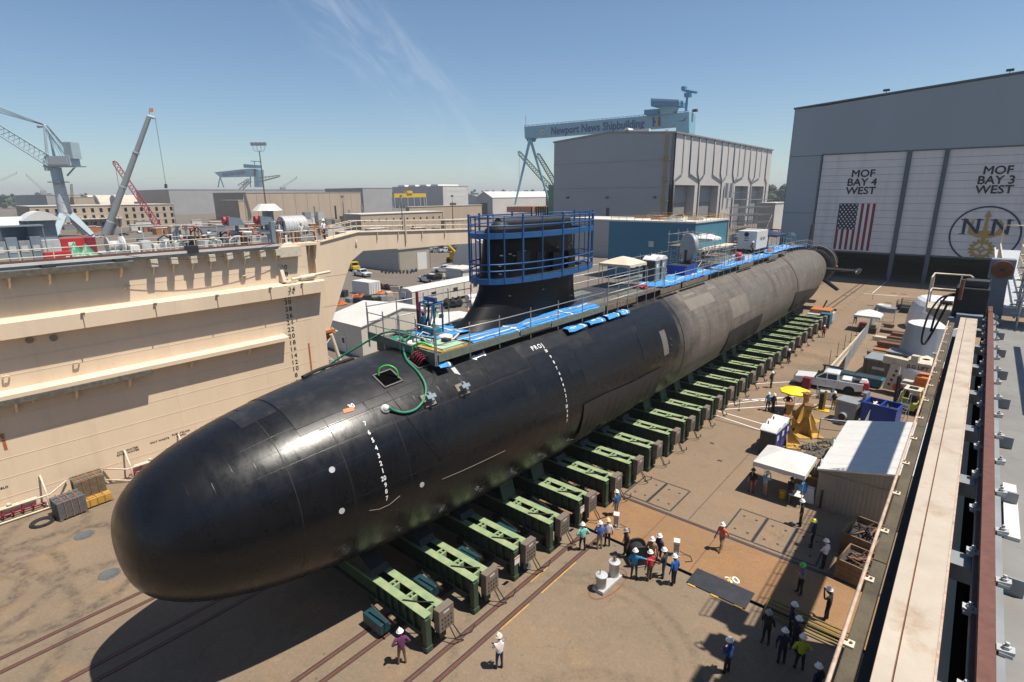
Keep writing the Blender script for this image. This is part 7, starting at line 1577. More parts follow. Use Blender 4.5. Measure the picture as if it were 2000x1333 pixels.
# chalk and rust ring on the deck round the bollard
P = [(.62*math.cos(a*.3)*1.0, 1.5*math.sin(a*.3), .006) for a in range(22)]; rb = B()
for i in range(21):
    a, e = Vector(P[i]), Vector(P[i+1]); n = Vector((-(e-a).y, (e-a).x, 0)).normalized()*.05; rb.add([a-n, e-n*.6, e+n*.6, a+n], [(0, 1, 2, 3)])
rb.obj('rust_ring', 'rust', deck, tuple(c), BZ, fix=False)
c = G(1245, 1098); t = thing('cable_reel', 'black cable reel in the middle of the group of workers', 'cable reel', tuple(c), R_(50))
for y in (-.4, .4): B().lathe([(.62, -.04), (.65, 0), (.62, .04), (.15, .05)], (0, y, .65), 24, axis='Y').lathe([(.15, -.05), (.62, -.04)], (0, y, .65), 24, axis='Y').obj('flange', 'black', t)
B().lathe([(.42, -.36), (.42, .36)], (0, 0, .65), 20, axis='Y').obj('cable', 'rubber', t); B().bx(-.5, .5, -.5, .5, 0, .08).tube((0, -.55, .65), (0, .55, .65), .05, n=8).obj('stand', 'grey_metal', t)
for i, (px, py) in enumerate(((1203, 1031), (1320, 1085))):
    t = thing('power_pedestal', ['small white-capped pedestal left of the reel', 'small white-capped pedestal right of the group'][i], 'pedestal', tuple(G(px, py)), .4)
    B().bx(-.25, .25, -.18, .18, 0, .04).obj('foot', 'grey_metal', t); B().tube((-.1, 0, 0), (-.1, 0, .75), .035, n=6).tube((.1, 0, 0), (.1, 0, .75), .035, n=6).obj('post', 'grey_metal', t); B().box((0, 0, .9), (.34, .3, .22), Matrix.Rotation(.35, 3, 'X')).obj('box', 'white', t); B().bx(-.15, .15, -.1, .1, .3, .72).obj('socket', 'grey_light', t)
    B().path([(.2, 0, .3), (.5, .2, .05), (.8, .1, .03), (.9, -.3, .03), (.5, -.5, .03)], .02, 5).obj('cord', 'rubber', t)
mat('steel_plate', (.032, .035, .042), .62, var=.3, sc=2, spec=.3); t = thing('steel_plate', 'dark steel bridging plate across the joint in the deck', 'plate', (-7.5, 25.45, .0)); B().bx(-1.52, 1.52, -.72, .72, .012, .06).obj('plate', 'steel_plate', t); t.rotation_euler.z = -.01
for k in range(3): B().bx(-1.4+1.2*k, -1.0+1.2*k, -.86, -.74, .0, .05).obj('stop_block', 'yellow_dirty', t)
# yellow barrier by the open joint in the wing shade
t = thing('yellow_barrier', 'dull yellow tubular barrier folded along the joint at bottom right', 'barrier', (-5.2, 25.9, 0))
for k in range(5): B().tube((0, -.05-.22*k, .35-.05*k), (3.6, -.1-.22*k, .35-.05*k), .045, n=6).obj('rail', 'lime_dark', t)
for x in (0, 1.8, 3.6): B().tube((x, -.05, .35), (x, -1.0, .1), .04, n=6).obj('cross_bar', 'lime_dark', t)
# near white canopy
canopy('canopy_tent', 'large white canopy tent left of the white-roofed shed', tuple(G(1521, 965)+Vector((0, .6, 0))), 3.2, 3.3, 2.35, ph=1.0, val=.3)
canopy('canopy_tent', 'small white canopy tent by the fence near the hall', tuple(G(1692, 645)), 3.3, 3.3, 2.4, ph=1.0, val=.28)
t = thing('cooler_table', 'folding table with a yellow cooler and white bags under the near canopy', 'table', (-6.6, 37.2, 0)); B().bx(-.4, .4, -.9, .9, .70, .74).obj('top', 'white', t)
for x in (-.35, .35):
    for y in (-.8, .8): B().tube((x, y, 0), (x, y, .7), .02, n=6).obj('leg', 'grey_metal', t)
B().lathe([(.2, 0), (.21, .45), (.22, .47), (.22, .53), (.01, .56)], (-.9, -.3, 0), 16).obj('cooler', 'yellow', t); B().box((.6, .4, .5), (.7, .6, 1.0), taper=(.7, .7)).obj('bag', 'wrap_white', t); B().box((.2, .2, 1.0), (.5, .5, .5), taper=(.7, .7)).obj('blue_bag', 'tarp_blue', t)
# white-roofed shed
SHX0, SHX1, SHY0, SHY1, ZL, ZR = -5.6, -.9, 37.2, 47.0, 2.6, 3.75
t = thing('site_shed', 'beige shed with a flat white roof beside the timber fender', 'shed', (SHX0, SHY0, 0)); so = (-SHX0, -SHY0, 0)
mat('shed_wall', (.27, .235, .18), .7, var=.12, sc=1, wave=.5, wsc=1.3, wdir='X')
B().prism([(SHX0, 0), (SHX1, 0), (SHX1, ZR), (SHX0, ZL)], SHY0, SHY1).obj('wall', 'shed_wall', t, so)
B().prism([(SHX0-.12, ZL), (SHX1+.12, ZR+.03), (SHX1+.12, ZR+.15), (SHX0-.12, ZL+.12)], SHY0-.12, SHY1+.12).obj('roof', 'white', t, so)
B().bx(SHX0-.02, SHX1+.02, SHY0-.06, SHY0-.005, ZL-.2, ZL-.1).obj('trim_strip', 'tan_dark', t, so); B().tube((SHX0+.35, SHY0-.08, 0), (SHX0+.35, SHY0-.08, 1.3), .06, n=8).obj('down_pipe', 'dark', t, so)
for y in (SHY0+.2, SHY0+4.0): B().prism([(y, 0), (y+.6, 0), (y+.44, .42), (y+.3, .5), (y+.16, .42)], 0, .04, 'X', c=(SHX0-.05, 0, ZL+.11)).obj('lifting_lug', 'white', t, so)
for k in range(6): y = SHY0+1.5*k+.9; B().add([(SHX0-.1, y, ZL+.128), (SHX1+.1, y, ZR+.155), (SHX1+.1, y+.025, ZR+.155), (SHX0-.1, y+.025, ZL+.128)], [(0, 1, 2, 3)]).obj('roof_seam', 'grey_light', t, so, fix=False)
B().bx(SHX1+.2, SHX1+1.2, SHY1-1.2, SHY1+.2, 0, 3.5).obj('utility_box', 'white', None, (0, 0, 0), 0, 'white utility box behind the far corner of the flat-roofed shed', 'box')
mat('crate_wood', (.19, .12, .065), .85, var=.35, sc=3, bump=.3)
for i, (px, py, z_, w_, l_) in enumerate(((-2.35, 33.6, 0, .85, 1.25), (-2.15, 31.1, 0, .85, 1.0))):
    c = Vector((px, py, 0)); t = thing('timber_box', ['open timber box full of dark cables beside the shed', 'lower timber box in front of the cable box'][i], 'crate', (c.x, c.y, 0), -.15); h_ = 1.5-.35*i
    for q in ((-w_, -w_+.08, -l_, l_), (w_-.08, w_, -l_, l_), (-w_+.08, w_-.08, -l_, -l_+.08), (-w_+.08, w_-.08, l_-.08, l_)):
        for k in range(4): B().bx(*q, h_*k/4+.01, h_*(k+1)/4-.012).obj('board', 'crate_wood', t)
    B().bx(-w_+.1, w_-.1, -l_+.1, l_-.1, 0, h_*.75).obj('fill', 'dark', t)
    for k in range(9): B().path([(random.uniform(-w_, w_)*.8, random.uniform(-l_, l_)*.8, h_*.8), (random.uniform(-w_, w_)*.7, random.uniform(-l_, l_)*.7, h_*1.06), (random.uniform(-w_, w_)*.8, random.uniform(-l_, l_)*.8, h_*.8)], .05, 5).obj('cable', 'rust' if k % 2 else 'rubber', t)
# blue portable toilets
for k in range(3): toilet('portable_toilet', ['blue-doored portable toilet, nearest of the three by the jack stands', 'blue-doored portable toilet, middle of the three by the jack stands', 'blue-doored portable toilet, farthest of the three by the jack stands'][k], (-10.2+.05*k, 43.2+1.22*k, 0), R_(-3), 'blue_deep', 'plastic_dark', 'white_clean', 'blue_deep', 'blue toilets in the right yard')
# yellow jack stands
def jack(label, px, py, h_, m='yellow_dirty', rz=0.):
    t = thing('jack_stand', label, 'jack stand', tuple(G(px, py)), rz, 'yellow jack stands'); r_ = .24
    B().tube((0, 0, .05), (0, 0, h_), r_, r_*.95, 14).obj('column', 'cream2' if m == 'cream2' else m, t); B().tube((0, 0, h_), (0, 0, h_+.3), r_*1.35, n=14).obj('head', 'yellow_dirty', t); B().bx(-.35, .35, -.35, .35, h_+.3, h_+.36).obj('saddle', 'rust', t)
    for k in range(4):
        B().prism([(r_*.9, .08), (1.15, .08), (1.1, .2), (r_*.9, h_*.72)], -.04, .04, rot=Matrix.Rotation(k*math.pi/2+.4, 3, 'Z')).obj('gusset', m, t)
    B().box((0, 0, .04), (2.1, 2.1, .08), Matrix.Rotation(.4, 3, 'Z')).obj('foot_plate', m, t); return t
jack('yellow jack stand right behind the blue toilets', 1532, 866, 2.0); jack('rust-streaked pale jack stand with a yellow head, front centre', 1573, 848, 2.3, 'yellow_dirty', .3); jack('yellow jack stand behind the pale one', 1569, 822, 2.3, 'yellow_dirty', .9); jack('yellow jack stand nearest the umbrella', 1537, 838, 2.0, 'yellow_dirty', .2)
# umbrella
c = G(1548, 806); t = thing('umbrella', 'yellow sun umbrella over a man in black', 'umbrella', tuple(c)); n = 8; P = [(1.35*math.cos(2*math.pi*k/n), 1.35*math.sin(2*math.pi*k/n), 2.15) for k in range(n)]
b = B()
for k in range(n): b.add([P[k], P[(k+1) % n], (0, 0, 2.6)], [(0, 1, 2)]); b.add([P[k], P[(k+1) % n], Vector(P[(k+1) % n])*1.01-Vector((0, 0, .14)), Vector(P[k])*1.01-Vector((0, 0, .14))], [(0, 1, 2, 3)])
b.obj('canopy', 'yellow_bright', t, fix=False); B().tube((0, 0, 0), (0, 0, 2.6), .025, n=6).obj('pole', 'grey_light', t)
for k in range(3): B().tube((0, 0, .5), (.5*math.cos(k*2.1), .5*math.sin(k*2.1), 0), .02, n=5).obj('leg', 'dark', t)
for k in range(n): B().tube((0, 0, 2.55), Vector(P[k])*.97, .012, n=4).obj('rib', 'grey_metal', t)
# red box cart, white machine, yellow bollard frame
t = thing('red_cabinet', 'dark red cabinet standing before the pickup nose', 'cabinet', tuple(G(1573, 764))); B().cbox(-.35, .35, -.35, .35, .1, 1.5, .04).obj('body', 'red_dark', t); B().bx(-.3, .3, -.3, .3, 0, .1).obj('base', 'dark', t)
t = thing('yellow_post_frame', 'yellow and dark post frame right of the umbrella', 'frame', tuple(G(1608, 802)), .1); B().cbox(-.1, .1, -.1, .1, 0, 2.0, .02).obj('post', 'yellow', t); B().cbox(-.45, -.1, -.15, .15, .1, 1.7, .03).obj('back_unit', 'dark', t); B().bx(-.6, .5, -.4, .4, 0, .06).obj('base', 'yellow', t); B().tube((0, 0, 1.0), (-.9, -.2, .05), .05, n=6).obj('hose', 'black', t)
t = thing('wire_cage', 'wire basket cage beside the pickup', 'cage', tuple(G(1610, 778)), .3)
for x in (-.7, .7):
    for y in (-.5, .5): B().tube((x, y, 0), (x, y, 1.1), .03, n=5).obj('post', 'galv', t)
for k in range(6):
    z_ = .1+.2*k
    for s in (-1, 1): B().tube((-.7, s*.5, z_), (.7, s*.5, z_), .012, n=4).tube((s*.7, -.5, z_), (s*.7, .5, z_), .012, n=4).obj('wire', 'galv', t)
B().box((0, 0, .4), (1.1, .8, .7), taper=(.8, .8)).obj('contents', 'grey_light', t)
# funnel-shaped dust collector
c = G(1655, 822); t = thing('dust_hopper', 'grey funnel-shaped fan hopper with dark round mouth', 'machine', tuple(c), R_(-12))
b = B(); a = [(-.75, -.75, 2.0), (.75, -.75, 2.0), (.75, .75, 2.0), (-.75, .75, 2.0)]; e = [(-.3, -.95, .35), (.3, -.95, .35), (.3, -.45, .35), (-.3, -.45, .35)]
b.box((0, -.1, 1.2), (1.6, 1.5, 1.7), taper=(1.1, 1.1)).add([(-.85, -.85, 2.05), (.85, -.85, 2.05), (.3, -1.25, .75), (-.3, -1.25, .75)], [(0, 1, 2, 3)]); b.add([(-.85, -.85, 2.05), (-.3, -1.25, .75), (-.8, -.85, .3)], [(0, 1, 2)]); b.add([(.85, -.85, 2.05), (.8, -.85, .3), (.3, -1.25, .75)], [(0, 1, 2)]); b.obj('hopper', 'grey_metal', t)
B().lathe([(.36, -1.5), (.36, -.9)], (0, 0, .75), 20, axis='Y').obj('inlet_collar', 'grey_metal', t); B().lathe([(.30, -1.505), (.01, -1.504)], (0, 0, .75), 20, axis='Y').obj('inlet_mouth', 'black', t)
B().box((1.0, .5, 1.7), (.25, .9, 2.4)).obj('side_plate', 'grey_blue', t); B().cbox(-.5, .5, .9, 1.7, .4, 1.7, .04).lathe([(.4, 1.72), (.4, 1.85)], (0, 0, 1.1), 16, axis='Y').obj('fan_unit', 'white', t); B().bx(-1, 1, -1.2, 1.6, 0, .12).obj('skid', 'white', t)
# blue tank box
t = thing('blue_tank', 'tall open blue steel tank with two bays', 'tank', (-4.2, 54.2, 0), R_(-8)); W2, L2, h_ = 1.25, .95, 2.4
for q in ((-W2, -W2+.08, -L2, L2), (W2-.08, W2, -L2, L2), (-W2+.08, W2-.08, -L2, -L2+.08), (-W2+.08, W2-.08, L2-.08, L2)): B().bx(*q, .05, h_).obj('side', 'blue_deep', t)
B().bx(-.06, .06, -L2+.08, L2-.08, .05, h_-.02).obj('divider', 'blue_deep', t); B().bx(-W2+.08, W2-.08, -L2+.08, L2-.08, .05, h_-.45).obj('fill', 'dark', t)
for k in range(8): B().path([(-1+random.random()*.7+(k % 2)*1.0, random.uniform(-.6, .6), h_-.42), (-.8+random.random()*.5+(k % 2)*1.0, random.uniform(-.6, .6), h_-.2), (-.9+random.random()*.6+(k % 2)*1.0, random.uniform(-.6, .6), h_-.42)], .06, 5).obj('hose', 'cream2' if k % 2 == 0 else 'dark', t)
B().bx(-W2-.06, W2+.06, -L2-.06, -L2, h_-.15, h_).bx(-W2-.06, W2+.06, L2, L2+.06, h_-.15, h_).bx(-W2-.06, -W2, -L2, L2, h_-.15, h_).bx(W2, W2+.06, -L2, L2, h_-.15, h_).obj('rim', 'blue_deep', t)
t = thing('step_ladder', 'wheeled steel step ladder right of the blue tank', 'ladder', tuple(G(1755, 830)), 1.2)
for y in (-.35, .35): B().tube((-.6, y, 0), (.5, y, 2.0), .03, n=6).tube((.5, y, 0), (.5, y, 3.0), .03, n=6).path([(.5, y, 3.0), (.2, y, 3.0), (-.5, y, 1.2)], .025, 5).obj('side_rail', 'galv', t)
for k in range(7): B().bx(-.55+.155*k, -.38+.155*k, -.35, .35, .25+.26*k, .28+.26*k).obj('step', 'galv', t)
# mesh fence panels, pallets, scrap between the stands and the shed
def fence_panel(label, a, e, h_=1.9, group='mesh fence panels', m='galv', nv=0, sheet=False):
    a, e = Vector(a), Vector(e); L_ = (e-a).length; rz = math.atan2((e-a).y, (e-a).x); t = thing('fence_panel', label, 'fence', tuple(a), rz, group)
    for x in (0, L_): B().tube((x, 0, 0), (x, 0, h_), .035, n=6).obj('post', m, t)
    for z_ in (.1, h_*.5, h_-.05): B().tube((0, 0, z_), (L_, 0, z_), .028, n=6).obj('rail', m, t)
    b = B(); s = .22; k = 0; x = -h_
    while x < L_:
        for d in (1, -1):
            x0, z0, x1, z1 = (x, 0, x+h_, h_) if d == 1 else (x+h_, 0, x, h_)
            def clip(xa, za, xb, zb):
                P = []
                for xx, zz, xo, zo in ((xa, za, xb, zb), (xb, zb, xa, za)):
                    if xx < 0: f = (0-xx)/(xo-xx); xx, zz = 0, zz+(zo-zz)*f
                    if xx > L_: f = (L_-xx)/(xo-xx); xx, zz = L_, zz+(zo-zz)*f
                    P.append((xx, zz))
                return P
            if min(x0, x1) < L_ and max(x0, x1) > 0: (xa, za), (xb, zb) = clip(x0, z0, x1, z1); b.tube((xa, 0, za), (xb, 0, zb), .007, n=3, caps=False)
        x += s
    b.obj('wire_mesh', m, t); 
    if sheet: B().bx(.04, L_-.04, -.012, .012, .12, h_-.08).obj('screen_cloth', 'mesh_grey', t)
    return t
fa, fe = G(1647, 728), G(1711, 626)
for k in range(9): fence_panel(LAB[k]+' panel of the screened fence behind the concrete barriers' if k else 'panel of the screened fence behind the concrete barriers, nearest', fa.lerp(fe, k/9), fa.lerp(fe, (k+.97)/9), 2.0, 'screened fence panels', 'galv', sheet=True)
fence_panel('mesh fence panel beside the pale jack stand', G(1597, 858), G(1680, 868), 1.9); fence_panel('mesh fence panel leading back from the jack stands', G(1680, 868), G(1694, 838), 1.9); fence_panel('low mesh panel beyond the fence corner', G(1711, 628), G(1745, 632), 1.6)
# concrete barriers
def barrier(label, a, e):
    a, e = Vector(a), Vector(e); L_ = (e-a).length; t = thing('concrete_barrier', label, 'barrier', tuple(a), math.atan2((e-a).y, (e-a).x), 'concrete barriers by the fence')
    B().prism([(-.3, 0), (.3, 0), (.28, .08), (.13, .35), (.09, .85), (-.09, .85), (-.13, .35), (-.28, .08)], .02, L_-.02, 'X').obj('block', 'concrete_barrier', t); B().bx(.4, .6, -.12, .12, 0, .06).obj('drain_slot', 'dark', t)
ba, be = G(1622, 728), G(1690, 650)
for k in range(7): barrier('pale concrete barrier, '+(LAB[k] if k else 'nearest')+' of the row beside the fence' if k < 6 else 'pale concrete barrier, last of the row, by the small tent', ba.lerp(be, k/7), ba.lerp(be, (k+1)/7))
for i in range(5):
    p = ba.lerp(be, .12+i*.19)+Vector((-.7, 0, 0)); B().tube((0, 0, 0), (0, 0, 1.9), .03, n=5).lathe([(.2, 0), (.2, .04)], (0, 0, 0), 10).obj('sign_post', 'dark', None, tuple(p), 0, LAB[i+1]+' thin dark post in front of the concrete barriers' if i else 'thin dark post nearest, in front of the concrete barriers', 'post')
for i, (px, py) in enumerate(((1443, 802), (1704, 585))): B().tube((0, 0, 0), (0, 0, 1.1), .03, n=5).lathe([(.15, 0), (.15, .03)], (0, 0, 0), 10).obj('sign_post', 'dark', None, tuple(G(px, py)), 0, ['thin dark stake between the carriers and the light blue shirt', 'thin dark stake near the hall'][i], 'post')
# pallets and scrap
for i in range(10):
    px, py = 1575+(i % 5)*14+(i//5)*8, 893-(i//5)*17-(i % 5)*3; c = G(px, py)
    t = thing('pallet', 'weathered grey pallet in the heap left of the flat-roofed shed', 'pallet', tuple(c), i*.37, 'pallets left of the shed')
    for k in range(5): B().bx(-.5, .5, -.5+.22*k, -.36+.22*k, .1, .125).obj('slat', 'wood_grey', t)
    for x in (-.45, 0, .37): B().bx(x, x+.09, -.5, .52, 0, .1).obj('bearer', 'wood_grey', t)
rr = random.Random(31)
for i in range(12):
    c = G(rr.uniform(1530, 1640), rr.uniform(868, 905)); b = B()
    for k in range(4): b.path([(rr.uniform(-.6, .6), rr.uniform(-.5, .5), .04+.05*k), (rr.uniform(-.6, .6), rr.uniform(-.5, .5), .15+.05*k), (rr.uniform(-.6, .6), rr.uniform(-.5, .5), .05)], rr.uniform(.02, .05), 5)
    b.obj('scrap_heap', rr.choice(['grey_metal', 'dark', 'yellow_dirty', 'wood_grey', 'galv', 'ply']), None, tuple(c), rr.random()*6, 'small heap of scrap bars and hoses between the toilets and the shed', 'scrap', 'scrap between the toilets and the shed')
t = thing('plywood_bin', 'open plywood bin between the near canopy and the shed', 'bin', tuple(G(1583, 948)), -.1)
for q in ((-.7, -.62, -.8, .8), (.62, .7, -.8, .8), (-.62, .62, -.8, -.72), (-.62, .62, .72, .8)): B().bx(*q, 0, 1.1).obj('side', 'ply', t)
B().bx(-.6, .6, -.7, .7, 0, .5).obj('fill', 'dark', t); B().bx(-.75, .75, -.86, -.81, .95, 1.05).obj('yellow_bar', 'yellow', t)
# blue carts near pickup
for i, (px, py) in enumerate(((1643, 742), (1693, 752))):
    t = thing('teal_cart', ['teal trough cart behind the pickup cab', 'teal trough cart with white lettering behind the pickup bed'][i], 'cart', tuple(G(px, py)), R_(-5)); B().box((0, 0, .55), (2.6, 1.2, .8), taper=(1.12, 1.15)).obj('trough', 'teal', t); B().bx(-1.2, 1.2, -.5, .5, .94, .97).obj('load', 'dark', t); B().bx(-1.4, 1.4, -.7, -.64, .9, 1.0).bx(-1.4, 1.4, .64, .7, .9, 1.0).obj('rim', 'teal', t)
    for x in (-.9, .9): B().bx(x-.2, x+.2, -.5, .5, 0, .18).obj('foot', 'dark', t)
    if i: B().bx(-.35, .35, -.68, -.655, .55, .7).obj('lettering_patch', 'grey_light', t)
t = thing('wood_table', 'dark steel trestle behind the pickup nose', 'trestle', tuple(G(1625, 729))); B().bx(-1, 1, -.12, .12, .7, .85).obj('beam', 'dark', t)
for x in (-.8, .8): B().bx(x-.06, x+.06, -.3, .3, 0, .7).obj('leg', 'dark', t)
# timber and steel stacks
STK = [(1745, 652, 3.0, 1.0, .5, 'wood_grey'), (1735, 668, 3.4, .9, .6, 'cream2'), (1760, 672, 3.2, .8, .9, 'dark'), (1752, 683, 4.2, .9, .8, 'rust'), (1745, 695, 4.4, 1.0, .6, 'orange_rust'), (1735, 705, 4.4, .9, .9, 'wood'), (1780, 700, 2.6, .8, .5, 'ply'), (1772, 715, 2.6, .9, .8, 'grey_metal'), (1715, 722, 2.4, .9, .9, 'dark'), (1760, 658, 2.2, .8, .5, 'rust'), (1800, 690, 2.4, .9, 1.0, 'dark'), (1735, 640, 1.2, .7, .6, 'wood')]
for i, (px, py, l_, w_, h_, m_) in enumerate(STK):
    t = thing('beam_stack', {'wood_grey': 'grey timber', 'cream2': 'pale steel', 'dark': 'black steel', 'rust': 'dark rusty steel', 'orange_rust': 'orange rusty steel', 'wood': 'brown timber', 'ply': 'tan timber', 'grey_metal': 'grey steel'}[m_]+' beam stack behind the fence, '+['beside the small tent', 'second row', 'below the wrapped cone', 'third row', 'fourth row', 'fifth row', 'by the canvas cover', 'before the canvas cover', 'nearest the grey crates', 'top row', 'right of the third row', 'nearest the tent table'][i], 'beam stack', tuple(G(px, py)), R_(-6)); n = 3
    for k in range(n):
        for q in range(2): B().bx(-l_/2+random.uniform(-.2, .1), l_/2+random.uniform(-.1, .2), -w_/2+w_*k/n, -w_/2+w_*(k+.86)/n, h_*q/2+.03, h_*(q+.9)/2).obj('beam', m_ if random.random() < .75 else 'rust', t)
# grey covered crates
for i, (px, py, w_, l_, h_) in enumerate(((1720, 730, 1.5, 1.6, 1.9), (1757, 712, 1.3, 1.3, 1.6))):
    t = thing('covered_crate', ['grey-brown tall covered crate left of the cream lift boom', 'grey covered crate behind the tall one'][i], 'crate', tuple(G(px, py)), R_(-6)); B().cbox(-w_, w_, -l_, l_, 0, h_, .05).obj('cover', 'wood_grey', t); B().cbox(-w_*1.02, w_*1.02, -l_*1.02, l_*1.02, h_-.12, h_+.06, .04).obj('lid', 'grey_metal', t); B().bx(-w_*.4, w_*.4, -l_-.03, -l_, .8, 1.1).obj('notice', 'grey_light', t)
    for k in range(3): B().bx(-w_*.8+w_*.8*k, -w_*.8+w_*.8*k+.05, -l_-.02, -l_, .1, h_-.1).obj('strap', 'dark', t)
B().cbox(-1.2, 1.2, -.9, .9, 0, 1.1, .05).obj('white_box', 'white_clean', None, tuple(G(1840, 715)), -.1, 'white box with flat top right behind the cream lift boom', 'box')
B().cbox(-1.8, 1.8, -.9, .9, 0, 1.0, .05).obj('glass_crate', 'grey_blue', None, tuple(G(1790, 715)), -.1, 'grey-blue flat crate between the canvas cover and the lift boom', 'crate')
# telescopic boom lift
c = G(1770, 772); t = thing('boom_lift', 'cream telescopic boom lift with an orange cover beside the timber fender', 'boom lift', (-2.9, 65.2, 0), R_(-8))
B().cbox(-1.0, 3.4, -1.0, 1.0, .5, 1.5, .1).obj('chassis', 'beige_metal', t); B().cbox(.2, 3.0, -1.05, 1.05, 1.4, 2.5, .2).obj('engine_cover', 'orange', t); B().prism([(-2.4, .4), (-1.2, .4), (-1.4, 3.2), (-2.0, 3.2)], -.5, .5).obj('mast_plate', 'beige_metal', t)
B().box((.4, 0, 3.3), (6.4, .8, .75), Matrix.Rotation(.05, 3, 'Y')).obj('boom', 'beige_metal', t); B().box((-.2, 0, 3.9), (.6, .7, .8)).obj('boom_bracket', 'beige_metal', t); B().tube((1.3, -.2, 3.4), (1.3, -.2, 5.0), .07, n=6).bx(1.1, 1.5, -.4, 0, 4.7, 4.9).obj('mast_post', 'beige_metal', t)
for sg in (-1, 1): text_obj('lettering', 'JLG LIFT', .5, 'ink', (.2, -.42, 3.2), (1, 0, 0), (0, 0, 1), t, bold=.012) if sg < 0 else None
for k in range(4): B().lathe([(.14, 0), (.14, .03)], (-1.9+.15*k, -.52, 1.0+.5*k), 10, axis='Y').obj('pin', 'dark', t)
B().lathe([(.45, 0), (.45, .02)], (-1.0, -1.02, 1.0), 18, axis='Y').obj('red_mark', 'red', t); wheel_set(t, (-.5, 2.6), .95, .55, .4)
# forklift
t = thing('forklift', 'yellow-green forklift with black mast in front of the boom lift', 'forklift', (-2.7, 60.4, 0), math.pi-.1); 
B().cbox(-1.5, .9, -.75, .75, .35, 1.1, .1).obj('body', 'lime', t); B().cbox(-1.7, -.8, -.75, .75, .5, 1.6, .15).obj('counterweight', 'lime', t)
for x, y in ((.7, -.65), (.7, .65), (-.9, -.65), (-.9, .65)): B().path([(x, y, 1.0), (x*.75-.05, y, 2.3)], .05, 6).obj('pillar', 'yellow', t)
B().bx(-.8, .5, -.72, .72, 2.3, 2.38).obj('roof', 'cream2', t); B().bx(-.5, .2, -.4, .4, 2.38, 2.42).obj('roof_glass', 'glass', t); B().cbox(-.6, .0, -.3, .3, 1.0, 1.6, .08).obj('seat', 'black', t)
for y in (-.35, .35): B().bx(1.0, 1.2, y-.08, y+.08, .1, 3.3).obj('mast_rail', 'black', t); B().bx(1.2, 2.4, y-.06, y+.06, .1, .16).obj('fork', 'black', t)
for z_ in (.6, 1.8, 3.2): B().bx(1.02, 1.18, -.4, .4, z_, z_+.12).obj('mast_bar', 'black', t)
wheel_set(t, (.55, -1.0), .62, .42, .3)
# wrapped big cone and canvas covered disc
c = G(1826, 674); t = thing('wrapped_cone', 'huge truncated cone wrapped in white plastic sheet', 'covered load', (-2.6, 79.0, 0)); n = 48; b = B(); R1, R2, h_ = 3.1, 2.5, 5.0; rings = []
for j in range(9):
    f = j/8; rings.append([(((R1+(R2-R1)*f)*(1+.02*math.sin(i*1.9)+.015*math.sin(i*4.3+j*.4)))*math.cos(2*math.pi*i/n), ((R1+(R2-R1)*f)*(1+.02*math.sin(i*1.9)+.015*math.sin(i*4.3+j*.4)))*math.sin(2*math.pi*i/n), h_*f) for i in range(n)])
for j in range(8): b.add(rings[j]+rings[j+1], [(i, (i+1) % n, n+(i+1) % n, n+i) for i in range(n)], 0, True)
b.obj('side_wrap', 'wrap_grey', t); B().add(rings[-1]+[(0, 0, h_+.15)], [(i, (i+1) % n, n) for i in range(n)], 0, True).obj('top_wrap', 'white_clean', t)
t = thing('canvas_cover', 'round load under a crumpled beige canvas with a dark hole', 'covered load', (-2.5, 72.6, 0)); t.scale = (.74, .74, .9); b = B()
def cf(u, v):
    a = 2*math.pi*u; r_ = .5+2.7*v; f = 1 if v < .62 else max(.12, 1-(v-.62)/.38*.9)
    return (r_*math.cos(a)*(1+.04*math.sin(a*9)*v), r_*math.sin(a)*(1+.05*math.sin(a*7+1)*v), 2.5*f+.12*math.sin(a*6+v*8)*v+.08*math.sin(a*13)*v)
b.grid(cf, 72, 14); b.obj('canvas', 'canvas', t, fix=False); B().lathe([(.01, 2.3), (.6, 2.3)], (0, 0, 0), 18).obj('hole', 'black', t); B().lathe([(3.3, 0), (3.25, 1.2), (2.9, 1.8)], (0, 0, 0), 40).obj('under_wrap', 'wrap_white', t)
# big white shrink-wrapped lump near hall
c = G(1830, 625); t = thing('wrapped_machine', 'large lumpy machine in white shrink wrap near the hall', 'covered load', (-2.2, 102, 0)); t.scale = (.85, .85, .8); b = B()
def lf(u, v):
    a = 2*math.pi*u; p = v*math.pi/2; r_ = 4.6*math.cos(p)**.35*(1+.12*math.sin(a*2+.5)+.05*math.sin(a*5)); return (r_*math.cos(a)*1.15, r_*math.sin(a), 6.2*math.sin(p)*(1+.15*math.sin(a*2+1)*math.cos(p)))
b.grid(lf, 26, 8, sm=False); b.obj('wrap', 'wrap_white', t, fix=False); B().bx(-4, 4, -3, 3, 0, .4).obj('skid', 'dark', t)
for i, (px, py, lab) in enumerate(((1729, 609, 'low grey round drum unit right of the small tent'), (1765, 606, 'small black wire cage right of the grey drum unit'), (1780, 612, 'dark cage stack left of the wrapped machine'))):
    c = G(px, py); 
    if i == 0: t = thing('round_unit', lab, 'machine', tuple(c)); B().box((0, 0, .4), (3, 2.2, .8)).obj('base', 'grey_blue', t); B().lathe([(1.1, .8), (1.1, 1.15), (.8, 1.2), (.7, .9), (.01, .9)], (-.4, 0, 0), 24).obj('ring', 'grey_light', t)
    else:
        t = thing('wire_cage', lab, 'cage', tuple(c)); s = 1.1+.5*(i-1)
        for x in (-s, s):
            for y in (-.8, .8): B().tube((x, y, 0), (x, y, 1.5*s), .05, n=5).obj('post', 'dark', t)
        B().box((0, 0, .5), (2*s, 1.6, .8), taper=(.95, .9)).obj('load', 'black', t)
        for z_ in (.5, 1., 1.45): B().path([(-s, -.8, z_*s), (s, -.8, z_*s), (s, .8, z_*s), (-s, .8, z_*s), (-s, -.8, z_*s)], .03, 4).obj('rail', 'dark', t)
